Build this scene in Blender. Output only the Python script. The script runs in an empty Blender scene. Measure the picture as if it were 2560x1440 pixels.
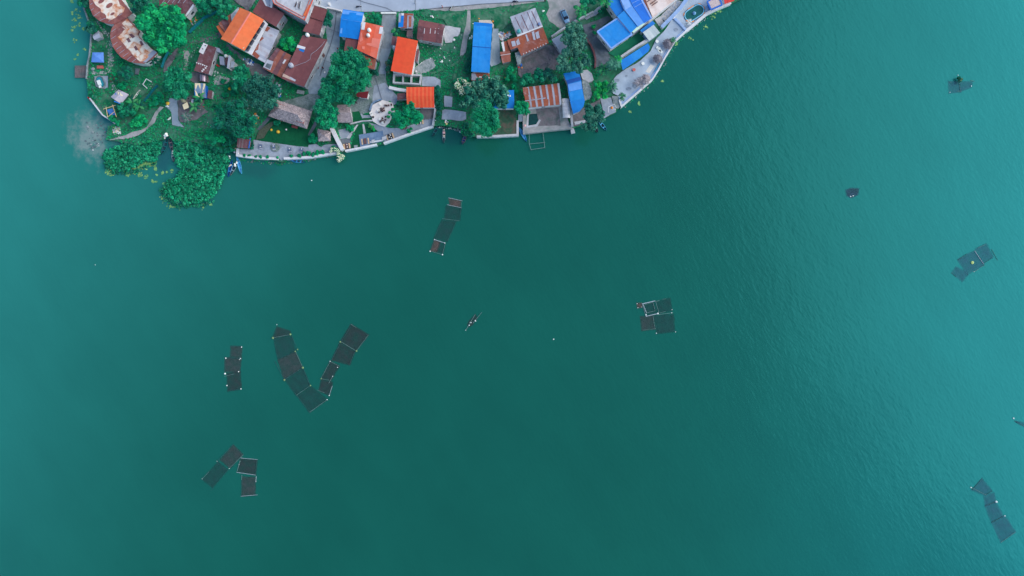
import bpy, bmesh, math, random
import numpy as np
from mathutils import Vector
S = bpy.context.scene
C = S.collection
R = math.radians
# ---------------------------------------------------------------- camera, sky, sun, exposure
HC = 213.33                       # height of the drone above the lake, metres
cam = bpy.data.cameras.new('drone_camera'); cam.lens = 24; cam.sensor_width = 36; cam.clip_end = 6000; cam.clip_start = 1
camo = bpy.data.objects.new('drone_camera', cam); camo.location = (0, 0, HC); C.objects.link(camo); S.camera = camo
SUN_EL, SUN_AZ = 38.0, 12.0       # azimuth counted from +X towards +Y
w = bpy.data.worlds.new("World"); S.world = w; w.use_nodes = True
nt = w.node_tree; bg = nt.nodes['Background']
sky = nt.nodes.new('ShaderNodeTexSky'); sky.sky_type = 'NISHITA'; sky.sun_disc = False
sky.sun_elevation = R(SUN_EL); sky.sun_rotation = R(90 - SUN_AZ); sky.air_density = 1.0; sky.dust_density = 1.0; sky.ozone_density = 2.0
nt.links.new(sky.outputs[0], bg.inputs[0]); bg.inputs[1].default_value = 0.15
sl = bpy.data.lights.new('sun', 'SUN'); sl.energy = 1.3; sl.angle = R(62); sl.color = (1.0, 0.96, 0.9)
so = bpy.data.objects.new('sun', sl); C.objects.link(so)
sd = Vector((math.cos(R(SUN_EL))*math.cos(R(SUN_AZ)), math.cos(R(SUN_EL))*math.sin(R(SUN_AZ)), math.sin(R(SUN_EL))))
so.rotation_euler = sd.to_track_quat('Z', 'Y').to_euler()
S.view_settings.view_transform = 'Standard'; S.view_settings.look = 'None'; S.view_settings.gamma = 1; S.view_settings.exposure = 0.7
S.cycles.max_bounces = 5; S.cycles.transparent_max_bounces = 12
K = (0.92, 1.05, 1.28)            # what a white horizontal sheet returns under this light (for choosing base colours)
G = 1.0                           # level of the land above the lake
rng = np.random.default_rng(7); random.seed(7)

# ---------------------------------------------------------------- helpers
def W(px, py, z=G):               # a plan position read off the survey picture, at height z
    s = (HC - z)/HC/8.0
    return Vector(((px-1280)*s, (720-py)*s, z))
def lin(c):
    c = c/255.0
    return c/12.92 if c <= .04045 else ((c+.055)/1.055)**2.4
def base(rgb):
    return tuple(min(.85, lin(v)/k) for v, k in zip(rgb, K)) + (1,)
MATS = {}
def M(name, rgb, rough=.7, var=.18, scale=1.2, spec=.3, alt=None, amt=.5, soft=.12, altscale=.5, stretch=None, rot=0, bump=0, bscale=6, alpha=None, metal=0):
    """noise-varied surface: rgb is lightened/darkened by var; alt = a second colour that covers about amt of it in blotches"""
    if name in MATS: return MATS[name]
    m = bpy.data.materials.new(name); m.use_nodes = True; MATS[name] = m
    n, l = m.node_tree.nodes, m.node_tree.links
    b = n['Principled BSDF']; b.inputs['Roughness'].default_value = rough; b.inputs['Specular IOR Level'].default_value = spec; b.inputs['Metallic'].default_value = metal
    tc = n.new('ShaderNodeTexCoord'); mp = n.new('ShaderNodeMapping'); l.new(tc.outputs['Object'], mp.inputs[0])
    if stretch: mp.inputs['Scale'].default_value = stretch
    mp.inputs['Rotation'].default_value = (0, 0, rot)
    nz = n.new('ShaderNodeTexNoise'); nz.inputs['Scale'].default_value = scale; nz.inputs['Detail'].default_value = 5; l.new(mp.outputs[0], nz.inputs[0])
    c = base(rgb); mx = n.new('ShaderNodeMix'); mx.data_type = 'RGBA'
    mr = n.new('ShaderNodeMapRange'); mr.inputs[1].default_value = .3; mr.inputs[2].default_value = .7; l.new(nz.outputs[0], mr.inputs[0])
    l.new(mr.outputs[0], mx.inputs[0])
    mx.inputs[6].default_value = tuple(v*(1-var) for v in c[:3])+(1,); mx.inputs[7].default_value = tuple(min(.9, v*(1+var)) for v in c[:3])+(1,)
    out = mx.outputs[2]
    if alt:
        n2 = n.new('ShaderNodeTexNoise'); n2.inputs['Scale'].default_value = altscale; n2.inputs['Detail'].default_value = 6; n2.inputs['Roughness'].default_value = .62
        l.new(mp.outputs[0], n2.inputs[0])
        m2 = n.new('ShaderNodeMapRange'); t = .5+(.5-amt)*.5; m2.inputs[1].default_value = t-soft; m2.inputs[2].default_value = t+soft; l.new(n2.outputs[0], m2.inputs[0])
        mx2 = n.new('ShaderNodeMix'); mx2.data_type = 'RGBA'; l.new(m2.outputs[0], mx2.inputs[0]); l.new(out, mx2.inputs[6]); mx2.inputs[7].default_value = base(alt); out = mx2.outputs[2]
    l.new(out, b.inputs['Base Color'])
    if bump:
        n3 = n.new('ShaderNodeTexNoise'); n3.inputs['Scale'].default_value = bscale; n3.inputs['Detail'].default_value = 4; l.new(mp.outputs[0], n3.inputs[0])
        bp = n.new('ShaderNodeBump'); bp.inputs['Distance'].default_value = bump; l.new(n3.outputs[0], bp.inputs['Height']); l.new(bp.outputs[0], b.inputs['Normal'])
    if alpha is not None:
        tr = n.new('ShaderNodeBsdfTransparent'); ms = n.new('ShaderNodeMixShader')
        n4 = n.new('ShaderNodeTexNoise'); n4.inputs['Scale'].default_value = .45; n4.inputs['Detail'].default_value = 3; l.new(tc.outputs['Object'], n4.inputs[0])
        m4 = n.new('ShaderNodeMapRange'); m4.inputs[1].default_value = .3; m4.inputs[2].default_value = .7; m4.inputs[3].default_value = alpha*.72; m4.inputs[4].default_value = min(1, alpha*1.25); l.new(n4.outputs[0], m4.inputs[0])
        at = n.new('ShaderNodeAttribute'); at.attribute_name = 'weave'; mm = n.new('ShaderNodeMath'); mm.operation = 'MULTIPLY'   # fewer threads towards the frayed hem
        l.new(m4.outputs[0], mm.inputs[0]); l.new(at.outputs['Fac'], mm.inputs[1]); l.new(mm.outputs[0], ms.inputs[0]); l.new(tr.outputs[0], ms.inputs[1]); l.new(b.outputs[0], ms.inputs[2]); l.new(ms.outputs[0], n['Material Output'].inputs['Surface'])
    return m

def tag(o, label, cat, group=None, kind=None):
    o['label'] = label; o['category'] = cat
    if group: o['group'] = group
    if kind: o['kind'] = kind
    return o
def thing(name, label, cat, loc, group=None, kind=None):
    o = bpy.data.objects.new(name, None); o.empty_display_size = .3; o.location = loc; C.objects.link(o)
    return tag(o, label, cat, group, kind)
def root_of(o):
    while o.parent: o = o.parent
    return o
class MB:
    """collects faces (world coordinates) and links them as ONE mesh object"""
    def __init__(s): s.v, s.f, s.m = [], [], []
    def add(s, vs, fs, mi=0):
        k = len(s.v); s.v += [tuple(p) for p in vs]; s.f += [tuple(i+k for i in f) for f in fs]; s.m += [mi]*len(fs); return s
    def prism(s, pts, z0, z1, mi=0):           # pts 2D/3D ring (any direction); z1 number or list
        pts = [(p[0], p[1]) for p in pts]
        a = sum(pts[i-1][0]*pts[i][1]-pts[i][0]*pts[i-1][1] for i in range(len(pts)))
        zt = list(z1) if hasattr(z1, '__len__') else [z1]*len(pts)
        zb = list(z0) if hasattr(z0, '__len__') else [z0]*len(pts)
        if a < 0: pts = pts[::-1]; zt = zt[::-1]; zb = zb[::-1]
        n = len(pts)
        vs = [(x, y, z) for (x, y), z in zip(pts, zb)]+[(x, y, z) for (x, y), z in zip(pts, zt)]
        fs = [tuple(range(n, 2*n)), tuple(range(n-1, -1, -1))]+[(i, (i+1) % n, n+(i+1) % n, n+i) for i in range(n)]
        return s.add(vs, fs, mi)
    def box(s, c, sx, sy, sz, rz=0, mi=0):      # c = centre of its bottom
        ca, sa = math.cos(rz), math.sin(rz)
        p = [(c[0]+ca*x-sa*y, c[1]+sa*x+ca*y) for x, y in ((-sx/2, -sy/2), (sx/2, -sy/2), (sx/2, sy/2), (-sx/2, sy/2))]
        return s.prism(p, c[2], c[2]+sz, mi)
    def tube(s, a, b, r, r2=None, n=6, mi=0):
        a, b = Vector(a), Vector(b); d = (b-a).normalized(); u = d.orthogonal().normalized(); v = d.cross(u); r2 = r if r2 is None else r2
        vs = [a+(u*math.cos(t)+v*math.sin(t))*r for t in [2*math.pi*i/n for i in range(n)]]+[b+(u*math.cos(t)+v*math.sin(t))*r2 for t in [2*math.pi*i/n for i in range(n)]]
        return s.add(vs, [(i, (i+1) % n, n+(i+1) % n, n+i) for i in range(n)]+[tuple(range(n-1, -1, -1)), tuple(range(n, 2*n))], mi)
    def lathe(s, c, prof, n=14, mi=0):          # prof = [(r,z)...] bottom to top, relative to c
        vs = [(c[0]+r*math.cos(2*math.pi*i/n), c[1]+r*math.sin(2*math.pi*i/n), c[2]+z) for r, z in prof for i in range(n)]
        fs = [(k*n+i, k*n+(i+1) % n, (k+1)*n+(i+1) % n, (k+1)*n+i) for k in range(len(prof)-1) for i in range(n)]
        fs += [tuple(range(n-1, -1, -1)), tuple(range((len(prof)-1)*n, len(prof)*n))]
        return s.add(vs, fs, mi)
    def ball(s, c, r, mi=0, sq=1):
        return s.lathe(c, [(r*math.sin(t)+.004, -r*sq*math.cos(t)) for t in [math.pi*i/6 for i in range(7)]], 10, mi)
    def quads(s, Q, mis):                       # Q (n,4,3) array
        k = len(s.v); n = len(Q); s.v += [tuple(p) for p in Q.reshape(-1, 3)]
        s.f += [(k+4*i, k+4*i+1, k+4*i+2, k+4*i+3) for i in range(n)]; s.m += list(mis); return s
    def build(s, name, mats, parent=None, smooth=False):
        if not isinstance(mats, (list, tuple)): mats = [mats]
        me = bpy.data.meshes.new(name)
        v = s.v
        if parent:
            L = root_of(parent).location; v = [(x-L.x, y-L.y, z-L.z) for x, y, z in v]
            loc = None
        else:                                   # origin at the foot of the thing
            A = np.array(v); loc = Vector(((A[:, 0].min()+A[:, 0].max())/2, (A[:, 1].min()+A[:, 1].max())/2, A[:, 2].min())); v = [(x-loc.x, y-loc.y, z-loc.z) for x, y, z in v]
        me.from_pydata(v, [], s.f)
        for m in mats: me.materials.append(m)
        me.polygons.foreach_set('material_index', s.m)
        if smooth: me.polygons.foreach_set('use_smooth', [True]*len(me.polygons))
        me.update()
        o = bpy.data.objects.new(name, me); C.objects.link(o)
        if parent: o.parent = parent
        else: o.location = loc
        return o
def dup(o, parent=None):
    c = o.copy(); C.objects.link(c)
    if parent: c.parent = parent
    for ch in list(o.children): dup(ch, c)
    return c
def ctr(pts):
    return Vector((sum(p[0] for p in pts)/len(pts), sum(p[1] for p in pts)/len(pts), 0))
def inset(pts, d):
    """move every edge of a ring inwards by d (falls back on shrinking towards the centre)"""
    n = len(pts); a = sum(pts[i-1][0]*pts[i][1]-pts[i][0]*pts[i-1][1] for i in range(n)); sg = 1 if a > 0 else -1; out = []
    for i in range(n):
        p0, p1, p2 = [Vector((q[0], q[1], 0)) for q in (pts[i-1], pts[i], pts[(i+1) % n])]
        e1, e2 = (p1-p0).normalized(), (p2-p1).normalized()
        n1, n2 = Vector((-e1.y, e1.x, 0))*sg, Vector((-e2.y, e2.x, 0))*sg
        k = 1+n1.dot(n2)
        out.append(p1+(n1+n2)*(d/max(k, .35)))
    return out
def wob(pts, amp, step=12):
    """irregular outline (pixel units)"""
    out = []
    n = len(pts)
    for i in range(n):
        a, b = pts[i], pts[(i+1) % n]; L = math.hypot(b[0]-a[0], b[1]-a[1]); k = max(1, int(L/step))
        for j in range(k):
            t = j/k; q = amp if j else amp*.3
            out.append((a[0]+(b[0]-a[0])*t+random.uniform(-q, q), a[1]+(b[1]-a[1])*t+random.uniform(-q, q)))
    return out
def inside(p, poly):
    x, y = p; r = False; j = len(poly)-1
    for i in range(len(poly)):
        a, b = poly[i], poly[j]
        if (a[1] > y) != (b[1] > y) and x < (b[0]-a[0])*(y-a[1])/(b[1]-a[1])+a[0]: r = not r
        j = i
    return r
def strip_wall(name, label, pts, width, h, mats, cat='wall', z0=None, cap=None, group=None, close=False, zg=G):
    """a wall that follows a polyline (pixels), width in metres"""
    P = [W(x, y, zg) for x, y in pts]; n = len(P); Lf, Rt = [], []
    for i in range(n):
        d1 = (P[i]-P[i-1]).normalized() if i or close else (P[1]-P[0]).normalized()
        d2 = (P[(i+1) % n]-P[i]).normalized() if i < n-1 or close else d1
        d = (d1+d2).normalized(); nn = Vector((-d.y, d.x, 0)); s = width/2/max(.5, d.dot(d1)); Lf.append(P[i]+nn*s); Rt.append(P[i]-nn*s)
    o = thing(name, label, cat, P[0], group, 'thing')
    def run(a, b, zb, zt):
        m = MB(); vs = []
        for p, q in zip(a, b): vs += [(p.x, p.y, zb), (q.x, q.y, zb), (q.x, q.y, zt), (p.x, p.y, zt)]
        fs = []
        for i in range(n if close else n-1):
            k, l = 4*i, 4*((i+1) % n)
            fs += [(k+e, l+e, l+(e+1) % 4, k+(e+1) % 4) for e in range(4)]
        if not close: fs += [(0, 1, 2, 3), (4*n-1, 4*n-2, 4*n-3, 4*n-4)]
        return m.add(vs, fs)
    zb = zg-.15 if z0 is None else z0
    run(Lf, Rt, zb, zg+h).build('wall_body', mats, o)
    if cap:
        m4 = [p+(p-q)*.12 for p, q in zip(Lf, Rt)]; m5 = [q+(q-p)*.12 for p, q in zip(Lf, Rt)]
        run(m4, m5, zg+h, zg+h+.09).build('coping', cap, o)
    return o
def leaf_cloud(cen, rad, n_per, size, up=.5, spread=.4, asp=.55, lo=-.35):
    """leaf quads over the surface of clumps. cen (k,3), rad (k,)"""
    k = len(cen); N = k*n_per
    d = rng.normal(size=(N, 3)); d /= np.linalg.norm(d, axis=1)[:, None]
    bad = d[:, 2] < lo; d[bad, 2] *= -1
    c = np.repeat(cen, n_per, 0); r = np.repeat(rad, n_per)
    p = c+d*(r*(.72+.4*rng.random(N)))[:, None]
    nn = d*.75+np.array([0, 0, up])+rng.normal(size=(N, 3))*spread; nn /= np.linalg.norm(nn, axis=1)[:, None]
    t = np.cross(nn, rng.normal(size=(N, 3))); t /= np.linalg.norm(t, axis=1)[:, None]; b = np.cross(nn, t)
    L = (size*(.65+.7*rng.random(N)))[:, None]
    return np.stack([p-t*L*.5, p+b*L*asp*.5, p+t*L*.5, p-b*L*asp*.5], 1)
# ---------------------------------------------------------------- materials
def water_material():
    m = bpy.data.materials.new('lake_water'); m.use_nodes = True; n, l = m.node_tree.nodes, m.node_tree.links
    n.remove(n['Principled BSDF'])
    tc = n.new('ShaderNodeTexCoord'); sep = n.new('ShaderNodeSeparateXYZ'); l.new(tc.outputs['Object'], sep.inputs[0])
    def mth(op, a, b=None, clamp=False):
        x = n.new('ShaderNodeMath'); x.operation = op; x.use_clamp = clamp
        for i, v in enumerate((a, b)):
            if v is None: continue
            if isinstance(v, (int, float)): x.inputs[i].default_value = v
            else: l.new(v, x.inputs[i])
        return x.outputs[0]
    def noise(scale, detail=3, stretch=None, rot=0, rough=.5):
        mp = n.new('ShaderNodeMapping'); l.new(tc.outputs['Object'], mp.inputs[0]); mp.vector_type = 'TEXTURE'; mp.inputs['Rotation'].default_value = (0, 0, rot)
        if stretch: mp.inputs['Scale'].default_value = stretch
        z = n.new('ShaderNodeTexNoise'); z.inputs['Scale'].default_value = scale; z.inputs['Detail'].default_value = detail; z.inputs['Roughness'].default_value = rough
        l.new(mp.outputs[0], z.inputs[0]); return z.outputs[0]
    def ramp(v, a, b, lo=0, hi=1):
        x = n.new('ShaderNodeMapRange'); x.interpolation_type = 'SMOOTHSTEP'; x.inputs[1].default_value = a; x.inputs[2].default_value = b; x.inputs[3].default_value = lo; x.inputs[4].default_value = hi
        l.new(v, x.inputs[0]); return x.outputs[0]
    def mix(f, a, b):
        x = n.new('ShaderNodeMix'); x.data_type = 'RGBA'; l.new(f, x.inputs[0])
        for i, v in ((6, a), (7, b)):
            if isinstance(v, tuple): x.inputs[i].default_value = v
            else: l.new(v, x.inputs[i])
        return x.outputs[2]
    X, Y = sep.outputs[0], sep.outputs[1]
    big = noise(.006, 3); mid = noise(.03, 4)
    # body colour holds painted light: sky sheen over silty north-west water, glint in east
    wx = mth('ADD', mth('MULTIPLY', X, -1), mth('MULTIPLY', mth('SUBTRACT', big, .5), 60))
    silt_sheen = ramp(mth('ADD', wx, mth('MULTIPLY', Y, .56)), 20, 235)
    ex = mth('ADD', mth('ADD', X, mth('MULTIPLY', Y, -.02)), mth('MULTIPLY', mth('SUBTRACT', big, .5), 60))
    east_glint = ramp(ex, 40, 235)
    body = mix(silt_sheen, base(WATER_DEEP), base(WATER_SILT_SHEEN)); body = mix(east_glint, body, base(WATER_EAST_GLINT))
    mot = mth('ADD', mth('MULTIPLY', mth('SUBTRACT', mid, .5), .3), mth('MULTIPLY', mth('SUBTRACT', noise(.11, 4, (1, 3.5, 1), R(34)), .5), .16))
    hs = n.new('ShaderNodeHueSaturation'); l.new(body, hs.inputs['Color']); l.new(mth('ADD', mot, 1.0), hs.inputs['Value']); body = hs.outputs[0]
    def plume(px, py, rx, ry, rot, col, strength, soft=.55, ns=.12):
        c = W(px, py, 0); mp = n.new('ShaderNodeMapping'); mp.vector_type = 'TEXTURE'; l.new(tc.outputs['Object'], mp.inputs[0])
        mp.inputs['Location'].default_value = (c.x, c.y, 0); mp.inputs['Rotation'].default_value = (0, 0, R(rot)); mp.inputs['Scale'].default_value = (rx, ry, 1000)
        ln = n.new('ShaderNodeVectorMath'); ln.operation = 'LENGTH'; l.new(mp.outputs[0], ln.inputs[0])
        d = mth('ADD', ln.outputs['Value'], mth('MULTIPLY', mth('SUBTRACT', noise(ns, 5, rough=.65), .5), 2.0))
        return mix(ramp(d, 1.0, 1.0-soft, 0, strength), body, base(col))
    body = plume(226, 342, 8.5, 11, 20, (132, 154, 160), .95, 1.1, .3)      # sandy shallow off the point
    body = plume(262, 300, 4.2, 5, 10, (42, 84, 108), .65, .9)
    body = plume(412, 392, 4, 8, -10, (34, 80, 98), .65, .8)
    body = plume(640, 425, 14, 3.2, -6, (34, 84, 90), .45, 1.0)
    body = plume(1115, 342, 7.5, 3.5, 0, (26, 70, 80), .5, 1.0)
    body = plume(300, 372, 7, 2.5, 12, (60, 98, 116), .6, .9)
    # ripples: short wind waves, steeper where the breeze reaches the open east
    wave = mth('ADD', noise(1.25, 3, (1, 2.6, 1), R(30)), mth('MULTIPLY', noise(.33, 2, (1, 2.0, 1), R(24)), 1.1))
    gust = mth('ADD', ramp(mth('ADD', X, mth('MULTIPLY', mth('SUBTRACT', mid, .5), 130)), -60, 150, .62, 1.0), 0)
    bp = n.new('ShaderNodeBump'); bp.inputs['Distance'].default_value = WAVE_H; l.new(gust, bp.inputs['Strength']); l.new(wave, bp.inputs['Height'])
    df = n.new('ShaderNodeBsdfDiffuse'); l.new(body, df.inputs[0]); l.new(bp.outputs[0], df.inputs['Normal'])
    g1 = n.new('ShaderNodeBsdfGlossy'); g1.inputs['Roughness'].default_value = .38; g1.inputs[0].default_value = WATER_TINT; l.new(bp.outputs[0], g1.inputs['Normal'])
    g2 = n.new('ShaderNodeBsdfGlossy'); g2.inputs['Roughness'].default_value = .17; g2.inputs[0].default_value = (.14, .9, 1, 1); l.new(bp.outputs[0], g2.inputs['Normal'])
    fr = n.new('ShaderNodeFresnel'); fr.inputs[0].default_value = 1.33; l.new(bp.outputs[0], fr.inputs['Normal'])
    a = n.new('ShaderNodeMixShader'); l.new(mth('MULTIPLY', fr.outputs[0], WATER_GLINT, True), a.inputs[0]); l.new(df.outputs[0], a.inputs[1]); l.new(g1.outputs[0], a.inputs[2])
    b = n.new('ShaderNodeMixShader'); l.new(mth('MULTIPLY', fr.outputs[0], WATER_MIRROR, True), b.inputs[0]); l.new(a.outputs[0], b.inputs[1]); l.new(g2.outputs[0], b.inputs[2])
    l.new(b.outputs[0], n['Material Output'].inputs['Surface']); return m
WATER_MIRROR = 1.5; WATER_DEEP = (20, 93, 83); WATER_SILT_SHEEN = (44, 136, 135); WATER_EAST_GLINT = (30, 128, 134); WATER_TINT = (.18, .85, 1, 1); WATER_GLINT = .12; WAVE_H = .046  # west and east body tones carry sky light painted in

GRASS = M('grass_ground', (34, 118, 88), .95, .4, .9, .1, alt=(86, 124, 118), amt=.36, altscale=.22, soft=.2)
LAWN = M('mown_lawn', (14, 86, 62), .95, .25, 1.6, .1, alt=(24, 104, 72), amt=.4, altscale=.3, soft=.2)
TURF = M('green_turf', (34, 124, 100), .95, .12, .5, .1)
DRY = M('dry_grass', (104, 144, 130), .95, .25, 1.1, .1, alt=(24, 106, 78), amt=.62, altscale=.3, soft=.16)
DIRT = M('dirt', (94, 98, 112), .95, .3, 1.2, .1, alt=(140, 144, 154), amt=.3, altscale=.3, soft=.15)
PALE_DIRT = M('pale_dirt', (160, 166, 176), .95, .2, 1.4, .1, alt=(100, 128, 128), amt=.3, altscale=.35)
MUD = M('dark_mud', (116, 116, 128), .95, .3, .9, .1, alt=(74, 96, 98), amt=.35, altscale=.5)
ROAD = M('road_concrete', (174, 194, 222), .9, .1, .4, .15, alt=(150, 168, 194), amt=.4, altscale=.12, soft=.25)
LANE = M('lane_concrete', (148, 170, 192), .9, .2, .7, .15, alt=(118, 144, 168), amt=.4, altscale=.2, soft=.15)
PAVE = M('paving', (154, 172, 196), .9, .16, .8, .15, alt=(126, 144, 168), amt=.35, altscale=.3)
PAVE_DK = M('paving_dark', (104, 118, 136), .9, .22, .8, .15, alt=(72, 92, 100), amt=.4, altscale=.3)
PLAZA = M('plaza_concrete', (174, 198, 226), .9, .08, .4, .15, alt=(140, 162, 190), amt=.35, altscale=.25, soft=.2)
GRAVEL = M('gravel', (126, 146, 156), .95, .35, 3, .1, alt=(78, 108, 108), amt=.4, altscale=.4)
STONE = M('stone', (150, 166, 178), .9, .3, 2.2, .1, alt=(104, 128, 136), amt=.4, altscale=.8)
CREAM = M('cream_slab', (232, 232, 242), .8, .06, .6, .2, alt=(196, 200, 208), amt=.3, altscale=.3)
BLUEDECK = M('blue_tiles', (98, 130, 170), .7, .18, 2.5, .25, alt=(124, 154, 190), amt=.4, altscale=.9)
WHITE = M('white_paint', (212, 222, 238), .6, .08, 1, .3, alt=(180, 190, 204), amt=.2, altscale=.6)
PLASTER = M('grey_plaster', (172, 186, 206), .85, .14, .8, .15, alt=(118, 132, 150), amt=.35, altscale=.5)
PALEBLUE = M('pale_blue_paint', (138, 176, 232), .6, .1, .8, .3, alt=(168, 196, 238), amt=.3, altscale=.5)
MINT = M('mint_paint', (196, 232, 220), .7, .08, 1)
CONC = M('raw_concrete', (190, 200, 216), .9, .14, .5, .15, alt=(158, 168, 184), amt=.4, altscale=.35)
GLASS = M('dark_glass', (40, 50, 72), .15, .2, 1, .6)
DARK = M('dark_timber', (44, 46, 56), .8, .3, 2)
WOOD = M('weathered_wood', (122, 110, 118), .85, .3, 3, .1, stretch=(1, 6, 1))
WOODL = M('pale_wood', (214, 190, 160), .7, .15, 3, .2)
BROWNWOOD = M('brown_wood', (104, 82, 88), .7, .25, 3, .2)
BAMBOO = M('bamboo', (104, 140, 144), .6, .2, 2, .3)
BAMBOO_DK = M('wet_bamboo', (44, 88, 96), .5, .3, 2, .3)
BAMBOO_W = M('bleached_bamboo', (164, 184, 202), .6, .15, 2, .3)
FLOATM = M('white_float', (240, 244, 250), .5, .03, 1, .4)
WEED = M('float_weed', (120, 150, 110), .9, .3, 2)
YEL = M('yellow_plastic', (226, 190, 70), .6, .1); RED = M('red_plastic', (206, 60, 58), .6, .1); ORG = M('orange_plastic', (240, 140, 50), .6, .1)
BLUEP = M('blue_plastic', (30, 104, 206), .6, .15); TEAL = M('teal_net', (6, 116, 136), .8, .25, 2)
STRAW = M('thatch', (164, 158, 170), .95, .3, 2.5, .05, alt=(126, 122, 136), amt=.4, altscale=1.0)
STRAW2 = M('thatch_light', (192, 182, 190), .95, .25, 2.5, .05)
SKIN = M('skin', (120, 84, 70), .6, .05); BLACK = M('black_rubber', (24, 26, 32), .6, .2); HAIR = M('black_hair', (18, 16, 20), .6, .1)
def tones(name, rgbs, **k):
    return [M(f'{name}_{i}', c, **k) for i, c in enumerate(rgbs)]
ROOFK = dict(rough=.55, var=.09, scale=.8, spec=.3)
BROWN = tones('brown_roof', [(122, 76, 82), (116, 72, 78), (128, 82, 88)], **ROOFK, alt=(138, 94, 98), amt=.18, altscale=.6)
OLDBR = tones('old_brown_roof', [(106, 70, 78), (112, 78, 88), (96, 66, 76)], rough=.8, var=.2, scale=1.2, alt=(128, 112, 128), amt=.25, altscale=.9)
RUST = tones('rust_roof', [(154, 88, 68), (142, 82, 70), (160, 96, 78), (148, 92, 82)], rough=.8, var=.15, scale=1, alt=(176, 150, 156), amt=.16, altscale=.7)
SILV = tones('silver_roof', [(168, 180, 204), (156, 168, 192), (178, 190, 212)], rough=.5, var=.12, scale=1, alt=(132, 100, 104), amt=.2, altscale=.5)
RUSTSIL = RUST[:2]+SILV[:2]
ORANGE = tones('orange_roof', [(250, 122, 76), (246, 118, 72)], **ROOFK)
ORANGE2 = tones('red_orange_roof', [(234, 88, 52), (230, 84, 50)], **ROOFK)
ORANGE3 = tones('bright_orange_roof', [(250, 104, 66), (224, 80, 50)], **ROOFK)
SALM = tones('salmon_roof', [(220, 104, 80), (214, 98, 74), (224, 112, 92)], **ROOFK, alt=(228, 138, 128), amt=.2, altscale=.3)
SALM_L = tones('faded_salmon', [(228, 132, 120)], **ROOFK)
BLUE = tones('blue_roof', [(6, 134, 228), (10, 140, 234), (4, 128, 222)], **ROOFK, alt=(54, 154, 240), amt=.3, altscale=.35, soft=.25)
BLUE_D = tones('deep_blue_roof', [(6, 122, 222), (12, 128, 226)], **ROOFK)
BLUE_L = tones('pale_blue_roof', [(92, 158, 244), (100, 166, 246)], **ROOFK)
BLUE_LL = tones('faded_blue_roof', [(128, 176, 246)], **ROOFK)
GREYR = tones('grey_roof', [(156, 170, 196), (148, 162, 190)], **ROOFK)
PANEL = M('white_sheet', (214, 222, 236), .6, .08, 1, .3)
LEAF = dict(rough=.75, var=.22, scale=.35, spec=.15)
LG = tones('bright_leaf', [(6, 158, 106), (10, 138, 94), (30, 178, 110), (4, 118, 86)], **LEAF)
LM = tones('mid_leaf', [(8, 126, 96), (18, 140, 104), (8, 106, 84), (38, 150, 114)], **LEAF)
LD = tones('dark_leaf', [(20, 98, 88), (32, 112, 98), (14, 82, 78), (50, 126, 110)], **LEAF)
LGR = tones('grey_leaf', [(52, 116, 106), (70, 132, 118), (36, 98, 92), (80, 146, 128)], **LEAF)
LH = tones('hyacinth_leaf', [(10, 138, 102), (22, 154, 116), (8, 108, 86), (46, 172, 130), (28, 114, 90)], **LEAF)
LP = tones('palm_leaf', [(20, 104, 84), (40, 140, 88), (14, 84, 74), (70, 150, 100)], **LEAF)
LL = tones('lime_leaf', [(20, 176, 92), (50, 190, 96), (10, 140, 84)], **LEAF)
LF = tones('white_blossom', [(230, 242, 222), (206, 228, 196)], **LEAF)
LILY = tones('lily_pad', [(118, 178, 112), (98, 160, 108), (140, 190, 120)], **LEAF)
BARK = M('bark', (96, 84, 84), .9, .3, 3)
for m_ in LG+LM+LD+LGR+LH+LL: pass

# ---------------------------------------------------------------- lake and land
wm = MB(); wm.add([(-2500, -2500, 0), (2500, -2500, 0), (2500, 2500, 0), (-2500, 2500, 0)], [(0, 1, 2, 3)])
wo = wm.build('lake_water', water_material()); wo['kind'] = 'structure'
SHORE = [(-400, -1400), (100, -500), (190, -60), (204, 0), (211, 21), (223, 53), (229, 84), (226, 141), (220, 165), (217, 197), (220, 238), (232, 256), (258, 287), (290, 309), (270, 316), (264, 349), (284, 351), (308, 356), (340, 362), (408, 348), (414, 338), (422, 338), (432, 352), (470, 352), (560, 374), (592, 378), (594, 391), (640, 396), (690, 402), (704, 405), (720, 398), (773, 396), (820, 388), (843, 384), (865, 378), (943, 363), (960, 359), (1083, 315), (1090, 314), (1121, 315), (1152, 322), (1156, 338), (1192, 342), (1294, 340), (1296, 300), (1306, 300), (1310, 333), (1378, 325), (1432, 319), (1472, 310), (1499, 301), (1540, 281), (1548, 268), (1553, 268), (1630, 201), (1645, 180), (1660, 150), (1687, 105), (1715, 80), (1737, 60), (1766, 35), (1785, 25), (1805, 16), (1825, 10), (1850, -2), (1920, -40), (2050, -120), (2500, -400), (3200, -900), (3600, -1800), (-400, -1800)]
g = MB(); ring = [W(x, y, G) for x, y in wob(SHORE, 1.0, 14)]
g.prism(ring, -3, G); go = g.build('ground', GRASS); go['kind'] = 'structure'
PATCHES = []; NOGROW = []
def patch(name, mat, pts, amp=1.5, grow=False, lift=None):
    k = len(PATCHES)
    z = G+.012+.006*k if lift is None else G+lift
    P = wob(pts, amp) if amp else pts
    P = [W(x, y, z) for x, y in P]; m = MB(); n = len(P)
    a = sum(P[i-1].x*P[i].y-P[i].x*P[i-1].y for i in range(n))
    if a < 0: P = P[::-1]
    m.add(P, [tuple(range(n))]) if lift is None else m.prism(P, G-.2, z)
    o = m.build(name, mat); o['kind'] = 'structure'; PATCHES.append(o)
    if not grow: NOGROW.append(pts)
    return o
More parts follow.
